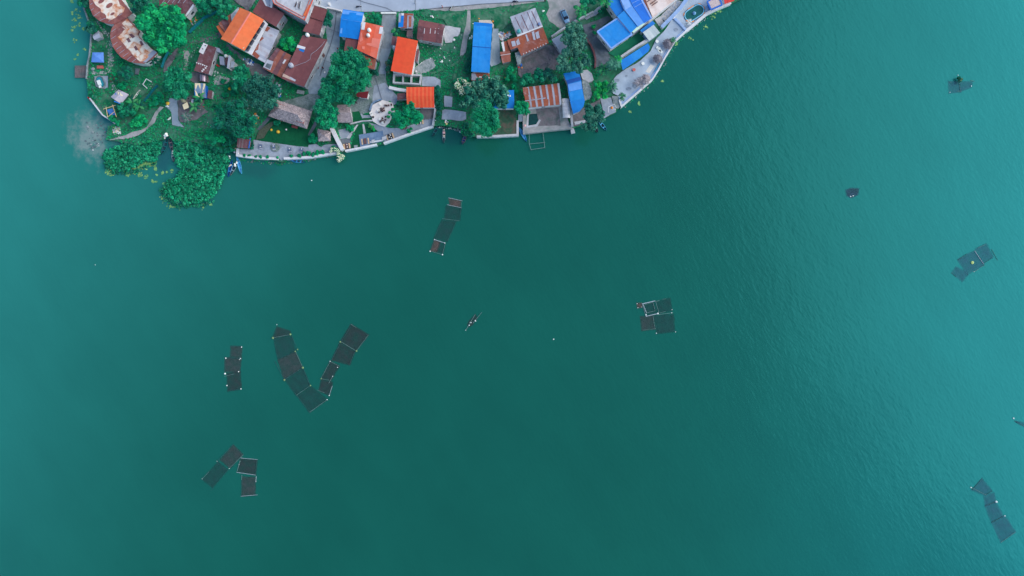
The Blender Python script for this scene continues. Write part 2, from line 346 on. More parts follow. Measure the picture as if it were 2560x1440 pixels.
patch('road', ROAD, [(250, -210), (500, -60), (700, -24), (776, 2), (790, 10), (819, 21), (857, 29), (911, 30), (996, 29), (1037, 26), (1131, 16), (1357, 1), (1470, -14), (1640, -60), (2000, -220), (2040, -330), (1680, -170), (1470, -118), (1131, -88), (996, -76), (860, -78), (700, -120), (500, -160), (250, -320)], .6)
patch('road_shoulder', PALE_DIRT, [(1060, 24), (1138, 28), (1170, 24), (1226, 20), (1328, 7), (1362, 3), (1357, 1), (1240, 8), (1131, 16)], 1.5)
patch('dirt_parking', PALE_DIRT, [(1360, -20), (1373, 20), (1366, 36), (1374, 52), (1398, 72), (1420, 64), (1438, 50), (1452, 20), (1446, -20)], 3)
patch('lane', LANE, [(819, 22), (857, 30), (850, 92), (848, 130), (832, 150), (818, 185), (802, 215), (798, 245), (785, 272), (764, 268), (772, 235), (768, 212), (800, 140), (818, 100), (813, 60)], 1)
patch('gravel_yard', GRAVEL, [(712, 252), (745, 243), (772, 235), (802, 236), (792, 272), (770, 288), (690, 262)], 3)
patch('stair_lane', LANE, [(953, 30), (992, 28), (986, 90), (976, 130), (970, 146), (964, 188), (966, 236), (934, 234), (942, 188), (950, 157), (945, 131), (952, 100), (960, 66)], .8)
patch('courtyard', GRAVEL, [(918, 205), (935, 188), (962, 185), (975, 234), (975, 252), (956, 250), (925, 280), (900, 285), (877, 302), (872, 262), (890, 255)], 2)
patch('courtyard_paving', PAVE, [(962, 206), (993, 240), (1000, 256), (984, 262), (975, 252), (930, 268), (935, 214)], 1)
patch('garden_path', PAVE, [(902, 284), (912, 288), (926, 288), (927, 294), (908, 295), (897, 304), (893, 300)], .8)
patch('garden_lawn', LAWN, [(880, 280), (898, 278), (906, 296), (928, 296), (934, 302), (882, 310)], 1.5)
patch('patio', PAVE, [(921, 306), (946, 312), (974, 320), (1000, 320), (1030, 312), (1084, 286), (1084, 315), (960, 358), (956, 330), (944, 328)], .8)
patch('lake_lawn', LAWN, [(890, 313), (924, 308), (943, 330), (900, 338), (903, 368), (876, 372), (884, 345)], 1)
patch('lawn_path', CONC, [(906, 310), (910, 309), (915, 333), (909, 335)], .3)
patch('slab_patio', PAVE, [(846, 325), (868, 320), (876, 336), (877, 344), (850, 348)], .6)
patch('slab_path', CONC, [(896, 312), (892, 311), (866, 345), (874, 348)], .4)
patch('stone_patio', PAVE_DK, [(850, 348), (876, 346), (878, 372), (862, 377), (856, 370)], .6)
patch('palapa_garden', LAWN, [(668, 295), (690, 300), (765, 322), (776, 300), (790, 320), (795, 352), (776, 365), (745, 366), (634, 350), (650, 325)], 2)
patch('palapa_path', PAVE_DK, [(670, 292), (677, 296), (650, 326), (642, 323)], .5)
patch('palapa_path', PAVE_DK, [(788, 300), (792, 312), (775, 339), (769, 338)], .5)
patch('lakeside_patio', PAVE, [(634, 349), (661, 354), (731, 364), (746, 366), (770, 368), (772, 362), (790, 360), (803, 368), (810, 362), (846, 360), (848, 378), (773, 393), (712, 396), (704, 402), (697, 396), (597, 388), (597, 372), (634, 374)], .6)
patch('back_yard', MUD, [(618, 150), (650, 160), (690, 196), (680, 220), (640, 200), (610, 160)], 3)
patch('shack_yard', MUD, [(480, 178), (520, 186), (525, 205), (487, 207), (472, 200)], 2)
patch('rocky_path', PALE_DIRT, [(458, 122), (478, 128), (468, 160), (462, 190), (456, 182), (460, 150)], 3, True)
patch('rocky_path', DIRT, [(540, 84), (556, 78), (552, 92), (508, 104), (478, 112), (470, 104), (500, 96)], 3, True)
patch('dirt_mound', DIRT, [(412, 158), (424, 140), (446, 118), (440, 140), (424, 165), (416, 185), (408, 178)], 2)
patch('house_path', DIRT, [(566, 100), (582, 122), (604, 138), (622, 150), (640, 162), (630, 166), (590, 140), (566, 118)], 2, True)
patch('sand_track', PALE_DIRT, [(272, 350), (300, 342), (330, 330), (352, 325), (366, 318), (378, 300), (388, 280), (400, 266), (410, 268), (396, 282), (386, 308), (368, 324), (346, 338), (320, 346)], 1.5)
patch('boat_ramp', LANE, [(424, 246), (444, 246), (446, 300), (460, 318), (430, 312), (428, 280), (418, 270)], 1.5)
patch('shack_yard', MUD, [(444, 248), (486, 238), (512, 252), (508, 268), (520, 280), (505, 290), (490, 300), (450, 306), (444, 280)], 2)
patch('stony_ground', PALE_DIRT, [(536, 196), (546, 188), (574, 196), (572, 206), (556, 212), (536, 212)], 2.5, True)
def stones(poly, step, r, lift=.09):
    m = MB(); xs = [p[0] for p in poly]; ys = [p[1] for p in poly]; y = min(ys); k = 0
    while y < max(ys):
        x = min(xs)+(step/2 if k % 2 else 0)
        while x < max(xs):
            if inside((x, y), poly):
                a0 = random.random()*6; q = [(x+random.uniform(-.6, .6)+r*random.uniform(.75, 1.1)*math.cos(a0+i*1.047), y+random.uniform(-.3, .3)+r*random.uniform(.75, 1.1)*math.sin(a0+i*1.047)) for i in range(6)]
                m.prism([W(*p) for p in q], G-.05, G+lift+random.uniform(0, .03), random.randrange(2))
            x += step
        y += step*.87; k += 1
    o = m.build('stepping_path', [M('path_stone', (166, 178, 184), .9, .2, 2, .1), STONE]); o['kind'] = 'structure'; return o
stones([(272, 104), (282, 104), (284, 162), (276, 182), (258, 187), (228, 188), (228, 180), (262, 180), (271, 165)], 4.6, 2.5)
stones([(236, 50), (244, 54), (262, 74), (275, 86), (272, 96), (258, 82), (240, 60)], 5.5, 2.4)
stones([(256, 122), (270, 100), (276, 102), (264, 128)], 5, 1.9)
stones([(274, 204), (280, 202), (292, 222), (290, 232), (282, 226)], 5, 2.4)
stones([(322, 204), (356, 208), (356, 212), (322, 207)], 6, 1.2)
stones([(366, 212), (384, 206), (382, 222), (370, 222)], 6, 1.4)
patch('pale_grass', DRY, [(236, 218), (262, 226), (290, 256), (296, 268), (262, 274), (240, 250)], 2.5, True)
patch('pale_grass', DRY, [(238, 104), (262, 96), (266, 126), (240, 126)], 2.5, True)
patch('pale_grass', DRY, [(316, 224), (352, 216), (372, 226), (350, 250), (330, 250)], 2.5, True)
patch('pond_apron', PAVE, [(236, 190), (270, 190), (270, 218), (262, 222), (240, 216)], 1.5)
patch('village_green', DRY, [(1120, 34), (1300, 16), (1340, 12), (1300, 40), (1270, 60), (1245, 90), (1235, 56), (1180, 54), (1170, 80), (1130, 78), (1110, 50), (1064, 40)], 5, True)
patch('footpath', PALE_DIRT, [(1168, 26), (1176, 26), (1176, 60), (1176, 78), (1168, 100), (1164, 130), (1158, 138), (1150, 142), (1154, 110), (1160, 80), (1166, 62)], 1.2)
patch('footpath', DRY, [(1152, 138), (1146, 150), (1128, 162), (1104, 172), (1078, 182), (1078, 187), (1110, 176), (1136, 165), (1148, 154), (1158, 138)], .8, True)
patch('footpath', DRY, [(1139, 160), (1134, 185), (1130, 215), (1124, 240), (1130, 240), (1138, 210), (1143, 180), (1144, 158)], 1.2, True)
patch('broken_slab', CONC, [(1113, 64), (1152, 70), (1150, 80), (1145, 90), (1134, 92), (1130, 106), (1113, 107), (1110, 95)], 1.5)
patch('rubble_ground', STONE, [(1064, 148), (1082, 146), (1088, 166), (1070, 180), (1040, 186), (1036, 170)], 2)
patch('long_house_yard', LANE, [(1232, 72), (1246, 72), (1250, 130), (1252, 156), (1228, 167), (1224, 160)], 1.5)
patch('long_house_step', M('sand_slab', (200, 196, 196), .9, .1), [(1197, 50), (1226, 50), (1235, 62), (1233, 72), (1226, 58), (1197, 56)], .5)
patch('house_yard', MUD, [(1300, 140), (1372, 112), (1394, 118), (1404, 140), (1394, 172), (1330, 185), (1316, 205), (1296, 186), (1290, 150)], 2.5)
patch('yard_path', DIRT, [(1376, 146), (1350, 165), (1310, 172), (1298, 168), (1310, 190), (1330, 175), (1376, 160)], 2)
patch('resort_drive', PAVE_DK, [(1456, 62), (1480, 55), (1520, 40), (1530, 46), (1490, 78), (1520, 130), (1528, 150), (1508, 162), (1488, 170), (1484, 140), (1468, 100)], 1)
patch('resort_drive', PAVE, [(1482, 30), (1500, 14), (1512, 4), (1506, 22), (1490, 38), (1466, 50), (1460, 44)], 1.5)
patch('resort_turf', TURF, [(1530, 127), (1580, 87), (1601, 78), (1615, 98), (1551, 148), (1519, 132)], .5)
patch('plaza', PLAZA, [(1556, 178), (1600, 152), (1626, 128), (1640, 98), (1660, 78), (1686, 40), (1716, -4), (1730, -60), (1800, -60), (1812, 12), (1785, 24), (1765, 34), (1736, 59), (1714, 79), (1686, 104), (1658, 150), (1643, 178), (1628, 200), (1552, 266), (1546, 240), (1530, 232), (1526, 210), (1540, 190)], .6)
patch('slipway', STONE, [(1530, 240), (1545, 240), (1552, 264), (1546, 272), (1536, 268)], .8)
patch('slipway', PAVE, [(1500, 246), (1528, 244), (1536, 268), (1540, 280), (1500, 300), (1508, 280)], 1)
patch('shore_yard', MUD, [(1432, 284), (1470, 262), (1500, 248), (1500, 300), (1432, 318)], 1.5)
patch('concrete_yard', PALE_DIRT, [(1311, 274), (1340, 270), (1400, 262), (1416, 262), (1420, 300), (1428, 318), (1378, 324), (1312, 331)], 1)
patch('walled_yard', MUD, [(1340, 272), (1396, 268), (1402, 314), (1340, 316)], 1.5)
patch('walled_lawn', M('garden_dry_lawn', (56, 92, 78), .95, .25, 1, .1, alt=(112, 92, 92), amt=.32, altscale=.4), [(1238, 276), (1288, 272), (1292, 336), (1226, 339), (1250, 300)], 1.5)
patch('boat_channel', LANE, [(1296, 262), (1308, 264), (1308, 304), (1295, 304)], 1)
patch('mossy_slab', PAVE, [(1110, 239), (1131, 242), (1130, 268), (1111, 266), (1110, 254)], 1)
patch('mossy_slab', PAVE, [(1106, 276), (1112, 273), (1165, 280), (1166, 298), (1156, 302), (1104, 298)], 1)
patch('mossy_slab', PAVE, [(1056, 192), (1088, 192), (1101, 200), (1102, 220), (1086, 216), (1054, 215)], 1)
patch('rear_yard', DIRT, [(555, -40), (640, -40), (640, 0), (618, 30), (598, 12)], 3)
patch('kitchen_yard', MUD, [(1040, 275), (1084, 272), (1084, 296), (1050, 300)], .8)
patch('garden_bed', M('garden_soil', (78, 92, 84), .95, .3, 2, .1), [(648, 326), (676, 306), (690, 300), (660, 345), (640, 350)], 2, True)
def line(name, mat, pts, w, z):
    m = MB(); P = [W(x, y, z) for x, y in pts]
    for p, q in zip(P, P[1:]):
        d = (q-p).normalized(); s = Vector((-d.y, d.x, 0))*w/2; m.add([p-s, q-s, q+s, p+s], [(0, 1, 2, 3)])
    o = m.build(name, mat); o['kind'] = 'structure'
JOINT = M('dark_joint', (92, 104, 124), .95, .2, 1)
line('road_joint', JOINT, [(886, -4), (912, 6), (940, 13), (966, 20), (984, 29)], .14, G+.16); line('road_joint', JOINT, [(1039, -20), (1039, 25)], .1, G+.161); line('road_joint', JOINT, [(900, -20), (903, 28)], .07, G+.159)
line('road_edge_line', JOINT, [(1050, 24), (1131, 17), (1200, 10), (1280, 6), (1357, 1)], .16, G+.162); line('road_edge_line', JOINT, [(819, 20), (857, 28), (911, 29.5), (996, 28.5)], .12, G+.158)
line('lane_gutter', JOINT, [(841, 30), (838, 60), (834, 84), (824, 120), (812, 150), (800, 190)], .22, G+.17); line('lane_joint', JOINT, [(822, 72), (848, 82)], .08, G+.171); line('lane_joint', JOINT, [(808, 150), (826, 156)], .08, G+.172)
line('courtyard_joint', JOINT, [(938, 194), (944, 212), (955, 250)], .14, G+.23); line('courtyard_joint', JOINT, [(948, 150), (952, 160), (944, 186)], .2, G+.231)
STAIN = M('damp_stain', (136, 156, 182), .9, .2, 1, .1)
for x_, y_, a_, b_ in ((1541, 201, 8, 4.5), (1566, 190, 3, 3), (1588, 213, 6, 8), (1572, 222, 7, 4), (1690, 74, 5, 4), (1718, 66, 6, 3)): patch('damp_stain', STAIN, [(x_+a_*math.cos(t), y_+b_*math.sin(t)) for t in [i*.524 for i in range(12)]], 1.2)
line('plaza_joint', JOINT, [(1616, 20), (1620, 40)], .06, G+.3) if False else None
# raised white terrace, blue tiled deck
patch('terrace', CREAM, [(956, 250), (981, 257), (987, 276), (973, 306), (961, 317), (946, 312), (932, 303), (926, 281), (932, 262)], 0, False, .55)
patch('lake_deck', BLUEDECK, [(897, 337), (957, 327), (961, 352), (929, 359), (901, 369)], 0, False, .35)
def steps(name, a, b, c, d, n, mat, rise):
    for i in range(n):
        t0, t1 = i/n, (i+1)/n
        L = lambda p, q, t: (p[0]+(q[0]-p[0])*t, p[1]+(q[1]-p[1])*t)
        pts = [W(*q) for q in (L(a, d, t0), L(b, c, t0), L(b, c, t1), L(a, d, t1))]
        yield pts, G+rise*(n-i)/n
st = MB()
for pts, z in steps('stairs', (957, 38), (990, 38), (976, 130), (946, 130), 22, CONC, .4): st.prism(pts, G-.1, z)
o = st.build('concrete_stairs', M('stair_concrete', (140, 156, 172), .9, .15, 1)); tag(o, 'long flight of grey concrete stairs climbing from the alley up to the road', 'stairs')
st = MB()
for pts, z in steps('stairs', (1636, 50), (1650, 42), (1662, 58), (1648, 66), 7, CONC, .5): st.prism(pts, G-.1, z)
tag(st.build('resort_stairs', CONC), 'short pale steps below the stone strip at the resort plaza', 'stairs')
# ---------------------------------------------------------------- houses
FOOT = []          # roof outlines in pixels, for keeping weeds off
def lerp(a, b, t): return a+(b-a)*t
def pick(mats, n): return [random.randrange(len(mats)) for _ in range(n)]
def windows(o, wallpts, ztop, every=5.5, mat=None):
    """windows with panes on the walls that face the lake side, one door"""
    n = len(wallpts); a = sum(wallpts[i-1][0]*wallpts[i][1]-wallpts[i][0]*wallpts[i-1][1] for i in range(n)); P = wallpts if a > 0 else wallpts[::-1]
    cc = ctr(P); door = False
    for i in range(n):
        p, q = Vector((P[i][0], P[i][1], 0)), Vector((P[(i+1) % n][0], P[(i+1) % n][1], 0)); L = (q-p).length
        if L < 2.6: continue
        d = (q-p)/L; nn = Vector((d.y, -d.x, 0))
        if nn.dot(-cc.normalized()) < .25: continue
        k = max(1, int(L/every)); rz = math.atan2(d.y, d.x)
        for s in range(int((ztop-G)//2.6)):
            for j in range(k):
                c = p+d*(L*(j+.5)/k)+nn*.03; zb = G+1.0+2.7*s
                if not door and s == 0 and k > 1 and j == k-1:
                    door = True; dr = MB().box((c.x, c.y, G+.02), .95, .08, 2.05, rz).build('door', BROWNWOOD, o)
                    MB().box((c.x+nn.x*.07+d.x*.35, c.y+nn.y*.07+d.y*.35, G+1.0), .05, .06, .16, rz).build('handle', SILV[0], dr); continue
                fr = MB()
                for dx, w_, zz, hh in ((0, 1.3, zb, .08), (0, 1.3, zb+1.02, .08), (-.61, .08, zb+.08, .94), (.61, .08, zb+.08, .94)):
                    fr.box((c.x+d.x*dx, c.y+d.y*dx, zz), w_, .1, hh, rz)
                f = fr.build('window', WHITE, o)
                MB().box((c.x+nn.x*.005, c.y+nn.y*.005, zb+.08), 1.13, .04, .94, rz).build('pane', GLASS, f)
def house(name, label, q, eave, roof, kind='shed', drop=.35, rh=.9, ridge=.5, wall=None, over=.3, sheet=1.0, cap=None, cat='house', wins=True, group=None, border=None, seq=False, z0=G, posts=False, th=.07, ang=None):
    wall = wall or PLASTER; E = z0+eave; FOOT.append(q); n = len(q)
    if kind == 'shed': P = [W(*q[0], E+drop), W(*q[1], E+drop), W(*q[2], E), W(*q[3], E)]
    else: P = [W(x, y, E) for x, y in q]
    if kind in ('shed', 'gable', 'hip'):
        a, b, c, d = P; m1, m2 = (a+b)/2, (c+d)/2; ax = Vector((m2.x-m1.x, m2.y-m1.y, 0)); LL2 = ax.length_squared
        def tpar(x, y): return ((x-m1.x)*ax.x+(y-m1.y)*ax.y)/LL2
    if kind == 'shed': zf = lambda x, y: E+drop*(1-tpar(x, y))
    elif kind in ('gable', 'hip'):
        def zf(x, y):
            t = tpar(x, y); t = t/ridge if t < ridge else (1-t)/(1-ridge); return E+rh*max(-.4, t)
    else:
        cc = ctr(P); sx, sy = (math.cos(R(ang or 0)), math.sin(R(ang or 0))); zf = lambda x, y: E+drop*((x-cc.x)*sx+(y-cc.y)*sy)/10.0
        P = [Vector((p.x, p.y, zf(p.x, p.y))) for p in P]
    base_c = ctr(P); o = thing(name, label, cat, (base_c.x, base_c.y, z0), group)
    rf = MB()
    def slab(A, B, Cc, D, mi, j):
        up = Vector((0, 0, j)); dn = Vector((0, 0, j-th)); v = [A+dn, B+dn, Cc+dn, D+dn, A+up, B+up, Cc+up, D+up]
        if ((B-A).cross(D-A)).z < 0: v = [v[i] for i in (3, 2, 1, 0, 7, 6, 5, 4)]
        rf.add(v, [(4, 5, 6, 7), (3, 2, 1, 0), (0, 1, 5, 4), (1, 2, 6, 5), (2, 3, 7, 6), (3, 0, 4, 7)], mi)
    if kind in ('shed', 'gable'):
        ns = max(1, int(round((b-a).length/sheet))); halves = [(0, 1, 0, 1)] if kind == 'shed' else [(0, ridge, 0, 1), (ridge, 1, 1, 0)]
        r1, r2 = lerp(a, d, ridge), lerp(b, c, ridge)
        for hi in range(len(halves)):
            A0, B0, C0, D0 = (a, b, c, d) if kind == 'shed' else ((a, b, r2, r1) if hi == 0 else (r1, r2, c, d))
            A0, B0, C0, D0 = [p.copy() for p in (A0, B0, C0, D0)]
            if kind == 'gable':
                for p in ((C0, D0) if hi == 0 else (A0, B0)): p.z = E+rh
            for i in range(ns):
                t0, t1 = i/ns, (i+1)/ns
                slab(lerp(A0, B0, t0), lerp(A0, B0, t1), lerp(D0, C0, t1), lerp(D0, C0, t0), (i if seq else random.randrange(len(roof))) % len(roof), .012+(i % 2)*.03)
    elif kind == 'hip':
        hl = min(.5, .5*ax.length/(b-a).length); r1 = lerp(lerp(a, d, ridge), lerp(b, c, ridge), hl); r2 = lerp(lerp(a, d, ridge), lerp(b, c, ridge), 1-hl); r1.z = r2.z = E+rh
        vs = [a, b, c, d, r1, r2]; lo = [p+Vector((0, 0, -.25)) for p in (a, b, c, d)]
        fl = 1 if ((b-a).cross(d-a)).z > 0 else -1
        fs = [(0, 1, 5, 4), (1, 2, 5), (2, 3, 4, 5), (3, 0, 4), (0, 6, 7, 1), (1, 7, 8, 2), (2, 8, 9, 3), (3, 9, 6, 0)]
        rf.add(vs+lo, [f[::fl] for f in fs])
        Q = []; mi = []
        for tri in ((a, b, r2, r1), (b, c, r2, r2), (c, d, r1, r2), (d, a, r1, r1)) if roof[0] is STRAW else ():
            e0, e1, t1_, t0_ = tri; nn = (e1-e0).cross(t0_-e0).normalized(); nn = nn if nn.z > 0 else -nn; ar = (e1-e0).length*(lerp(t0_, t1_, .5)-lerp(e0, e1, .5)).length
            for _ in range(int(ar*9)):
                u, v = random.random(), random.random()*.88+.08; p = lerp(lerp(e0, e1, u), lerp(t0_, t1_, u), v); dn = (lerp(e0, e1, u)-lerp(t0_, t1_, u)).normalized()
                dn = (dn+Vector((random.gauss(0, .12), random.gauss(0, .12), 0))).normalized(); s_ = dn.cross(nn).normalized()*random.uniform(.03, .08); L_ = random.uniform(.25, .5)
                h0 = nn*.03; h1 = nn*random.uniform(.04, .08); Q.append([p+h0-s_, p+h0+s_, p+dn*L_+h1+s_, p+dn*L_+h1-s_]); mi.append(random.randrange(len(roof)))
        if Q: rf.quads(np.array([[tuple(x) for x in q_] for q_ in Q]), mi)
    else:
        bm = bmesh.new(); vs = [bm.verts.new(p) for p in P]; f = bm.faces.new(vs)
        if f.normal.z < 0 or (f.normal_update() or f.normal.z < 0): f.normal_flip()
        if sheet and sheet < 20:
            sd_ = Vector((-sy, sx, 0)) if ang is not None else (P[1]-P[0]).normalized(); lo_ = min(p.dot(sd_) for p in P); hi_ = max(p.dot(sd_) for p in P)
            t = lo_+sheet
            while t < hi_:
                bmesh.ops.bisect_plane(bm, geom=bm.verts[:]+bm.edges[:]+bm.faces[:], plane_co=sd_*t, plane_no=sd_); t += sheet
        bm.verts.index_update()
        for fc in bm.faces: rf.add([v.co for v in fc.verts], [tuple(range(len(fc.verts)))], random.randrange(len(roof)))
        bm.free(); k = n; lo = [p-Vector((0, 0, .16)) for p in P]; up = [p.copy() for p in P]
        rf.add(up+lo, [(i, (i+1) % k, k+(i+1) % k, k+i) for i in range(k)]+[tuple(range(k, 2*k))])
    if posts:
        pm = inset([(p.x, p.y) for p in P], over+.15)
        for p in pm: MB().tube((p.x, p.y, z0-.05), (p.x, p.y, zf(p.x, p.y)-.08), .07).build('post', BROWNWOOD, o)
    else:
        wp = inset([(p.x, p.y) for p in P], over); 
        if kind == 'gable':
            A_, B_, C_, D_ = wp; wp = [A_, B_, lerp(B_, C_, ridge), C_, D_, lerp(D_, A_, 1-ridge)]
        wp = [Vector((p.x, p.y, 0)) for p in wp]
        MB().prism(wp, z0-.2, [zf(p.x, p.y)-.1 for p in wp]).build('wall', wall, o)
        if wins: windows(o, [(p.x, p.y) for p in (wp if kind != 'gable' else [wp[i] for i in (0, 1, 3, 4)])], E)
    r_ = rf.build('roof', roof, o)
    if cap and kind == 'gable':
        r1.z = r2.z = E+rh; dd = (r2-r1).normalized(); sn = Vector((-dd.y, dd.x, 0))*.28; m = MB()
        m.add([r1-sn+Vector((0, 0, .02)), r2-sn+Vector((0, 0, .02)), r2+Vector((0, 0, .12)), r1+Vector((0, 0, .12)), r2+sn+Vector((0, 0, .02)), r1+sn+Vector((0, 0, .02))], [(0, 1, 2, 3), (3, 2, 4, 5)]); m.build('ridge_cap', cap, r_)
    if border:
        m = MB()
        for i in range(n):
            p, s2 = P[i], P[(i+1) % n]; dd = (s2-p).normalized(); sn = Vector((-dd.y, dd.x, 0))*.22
            u = Vector((0, 0, .10+.004*i)); m.add([p-sn+u, s2-sn+u, s2+sn+u, p+sn+u, p-sn-u*2, s2-sn-u*2, s2+sn-u*2, p+sn-u*2], [(0, 1, 2, 3), (7, 6, 5, 4), (0, 4, 5, 1), (1, 5, 6, 2), (2, 6, 7, 3), (3, 7, 4, 0)])
        m.build('roof_edge', border, r_)
    o_zf[o.name] = zf
    return o
o_zf = {}
def onroof(o, px, py):
    z = G+4
    for _ in range(5):
        p = W(px, py, z); z = o_zf[o.name](p.x, p.y)
    return W(px, py, z)
def rpatch(o, mat, pts, lift=.075, name='roof_patch', amp=0):
    P = [onroof(o, x, y)+Vector((0, 0, lift)) for x, y in (wob(pts, amp, 6) if amp else pts)]; n = len(P)
    a = sum(P[i-1].x*P[i].y-P[i].x*P[i-1].y for i in range(n)); P = P if a > 0 else P[::-1]
    rf = [c for c in o.children if c.name.startswith('roof')][0]
    m = MB(); lo = [p-Vector((0, 0, .035)) for p in P]; m.add(P+lo, [tuple(range(n))]+[(n+i, n+(i+1) % n, (i+1) % n, i) for i in range(n)]); return m.build(name, mat, rf)
def onhouse(o, name, label, cat, px, py, fn, group=None):
    """something standing on a roof: a thing of its own"""
    p = onroof(o, px, py); return fn(p)
def tank(p, r, h, mat, label, name='water_tank'):
    o = thing(name, label, 'water tank', p); MB().lathe(p, [(r*.96, -.05), (r, .12), (r, h*.8), (r*.8, h*.94), (r*.3, h)], 16).build('tank_body', mat, o, True); MB().lathe(p+Vector((0, 0, h)), [(r*.3, -.02), (r*.3, .1), (r*.1, .13)], 12).build('lid', mat, o, True); return o

CURV = tones('warm_brown_roof', [(142, 90, 88), (132, 82, 84), (152, 96, 92)], rough=.75, var=.14, scale=1, alt=(160, 118, 118), amt=.25, altscale=.6)
def streaks(o, segs, mt, w=1.1):
    for x0, y0, x1, y1 in segs:
        d = math.hypot(x1-x0, y1-y0); nx, ny = -(y1-y0)/d*w/2, (x1-x0)/d*w/2; rpatch(o, mt, [(x0-nx, y0-ny), (x1-nx, y1-ny), (x1+nx*.5, y1+ny*.5), (x0+nx*.5, y0+ny*.5)], .1, 'roof_streak')
# the curved brown house at the point
h = house('curved_house', 'round-fronted house with brown roof streaked white and rust at the top of the point', [(223, -30), (224, 0), (225, 20), (233, 39), (248, 52), (268, 59), (285, 60), (317, 42), (329, 32), (304, 0), (290, -30)], 4.2, CURV, 'poly', drop=.5, ang=150, wall=WHITE, sheet=1.6)
WR = M('whitewashed_sheet', (236, 228, 226), .8, .1, 1, .1, alt=(214, 140, 96), amt=.42, altscale=.35, soft=.12)
WR2 = M('peeling_sheet', (204, 132, 92), .8, .2, 1, .1, alt=(236, 226, 220), amt=.5, altscale=.5, soft=.1)
rpatch(h, WR, [(230, -26), (232, 0), (240, 13), (252, 22), (253, 30), (262, 35), (266, 40), (284, 24), (300, 14), (298, 6), (292, -10), (270, -26)], .06, amp=.6)
rpatch(h, WR2, [(266, 38), (276, 26), (286, 10), (298, 10), (312, 20), (310, 30), (298, 36), (290, 44), (276, 50), (266, 46)], .08, amp=.8)
rpatch(h, WR, [(272, 42), (275, 34), (282, 24), (286, 26), (278, 38), (280, 44), (288, 44), (280, 50), (272, 48)], .11, amp=.5)
def ell(cx, cy, a, b, rot): return [(cx+a*math.cos(t)*math.cos(rot)-b*math.sin(t)*math.sin(rot), cy+a*math.cos(t)*math.sin(rot)+b*math.sin(t)*math.cos(rot)) for t in [i*.6283 for i in range(10)]]
rpatch(h, CURV[1], ell(254, 3, 9, 4.5, -.6), .15); rpatch(h, CURV[0], ell(274, 14, 9.5, 5, -.6), .15); rpatch(h, CURV[1], ell(282, 35, 6, 3, -.5), .15)
streaks(h, [(227.7, 26.7, 234.7, 21), (234.7, 40.8, 251, 29.5), (250, 52, 264, 46), (272, 54, 282, 46.4), (226, 12, 232, 8), (297, 40, 306, 34)], GREYR[0])
h = house('curved_house', 'crescent-roofed brown house with a checkered patch of white and rust sheets beside the big tree', [(285, 62), (279, 72), (276, 86), (277, 98), (283, 117), (292, 131), (304, 144), (322, 154), (340, 158), (359, 159), (380, 147), (393, 132), (383, 124), (367, 113), (345, 88), (350, 77), (318, 44)], 3.8, CURV, 'poly', drop=.5, ang=215, wall=WHITE, sheet=1.5)
rpatch(h, WR2, [(305, 58), (318, 48), (335, 66), (348, 78), (344, 86), (350, 96), (384, 126), (392, 132), (368, 150), (350, 154), (335, 140), (320, 122), (306, 106), (293, 93), (318, 74)], .06, amp=.7)
for pts in ([(304, 66), (313, 73), (296, 92), (301, 96), (330, 68), (318, 74)], [(308, 108), (320, 98), (340, 90), (352, 98), (372, 116), (382, 126), (374, 132), (352, 112), (334, 104), (318, 122)], [(322, 122), (340, 118), (352, 134), (344, 142), (334, 136)], [(356, 140), (372, 134), (380, 130), (366, 148)]): rpatch(h, WR, pts, .09, amp=.8)
streaks(h, [(282.5, 114, 294, 105.5), (291, 124, 304, 115), (299, 134, 312, 124), (308, 142, 322, 132), (318, 150, 329, 141), (278, 98, 290, 90), (279, 80, 290, 72), (330, 156, 340, 148)], GREYR[0])
rpatch(h, GREYR[0], [(370, 138), (384, 125), (393, 131), (382, 142), (366, 156), (358, 156), (372, 142)], .1)
for pts in ([(316, 98), (322, 94), (328, 104), (322, 107)], [(335, 118), (340, 114), (346, 124), (340, 127)], [(349, 104), (354, 102), (360, 112), (354, 115)], [(322, 86), (330, 84), (338, 92), (332, 96)]): rpatch(h, OLDBR[1], pts, .12)
h = house('brown_house', 'brown ribbed roof with a white fascia north of the big bright tree', [(398, -6), (470, -9), (487, 12), (464, 44), (440, 26), (398, 14)], 3.4, OLDBR, 'poly', drop=.4, ang=100, sheet=1.9, wall=WHITE)
rpatch(h, WHITE, [(483, 10), (487, 15), (466, 42), (462, 40)], .1, 'fascia_board')
for x in (405, 418, 430, 444, 458): rpatch(h, SILV[1], [(x, 8), (x+1.4, 8), (x+12, -7), (x+10.6, -7)], .085, 'skylight')
# houses of the western lane
h = house('orange_house', 'two-storey house with a bright orange pitched roof and a pale ridge', [(600, 19), (552, 97), (611, 127), (660, 49)], 6.2, ORANGE, 'gable', rh=1.1, wall=M('mint_wall', (196, 228, 210), .8, .06), cap=SALM_L[0], over=.5)
h2 = house('lean_to', 'rusty lean-to with stepped brown sheets behind the orange-roofed house', [(599, 18), (546, 58), (562, 82), (590, 62)], 3.0, OLDBR+RUST[1:2], 'shed', drop=1.2, sheet=.9, cat='lean-to', over=.2)
h2 = house('awning', 'narrow orange awning over a side door of the two-storey house', [(548, 62), (541, 66), (556, 92), (562, 85)], 2.8, ORANGE, 'shed', drop=.2, posts=True, cat='awning', over=.0)
BAL = MB(); BAL.prism([W(*p, G+4.8) for p in ((660, 50), (669, 59), (628, 137), (613, 129))], G+4.4, G+4.8); bo = BAL.build('balcony', WHITE, h)
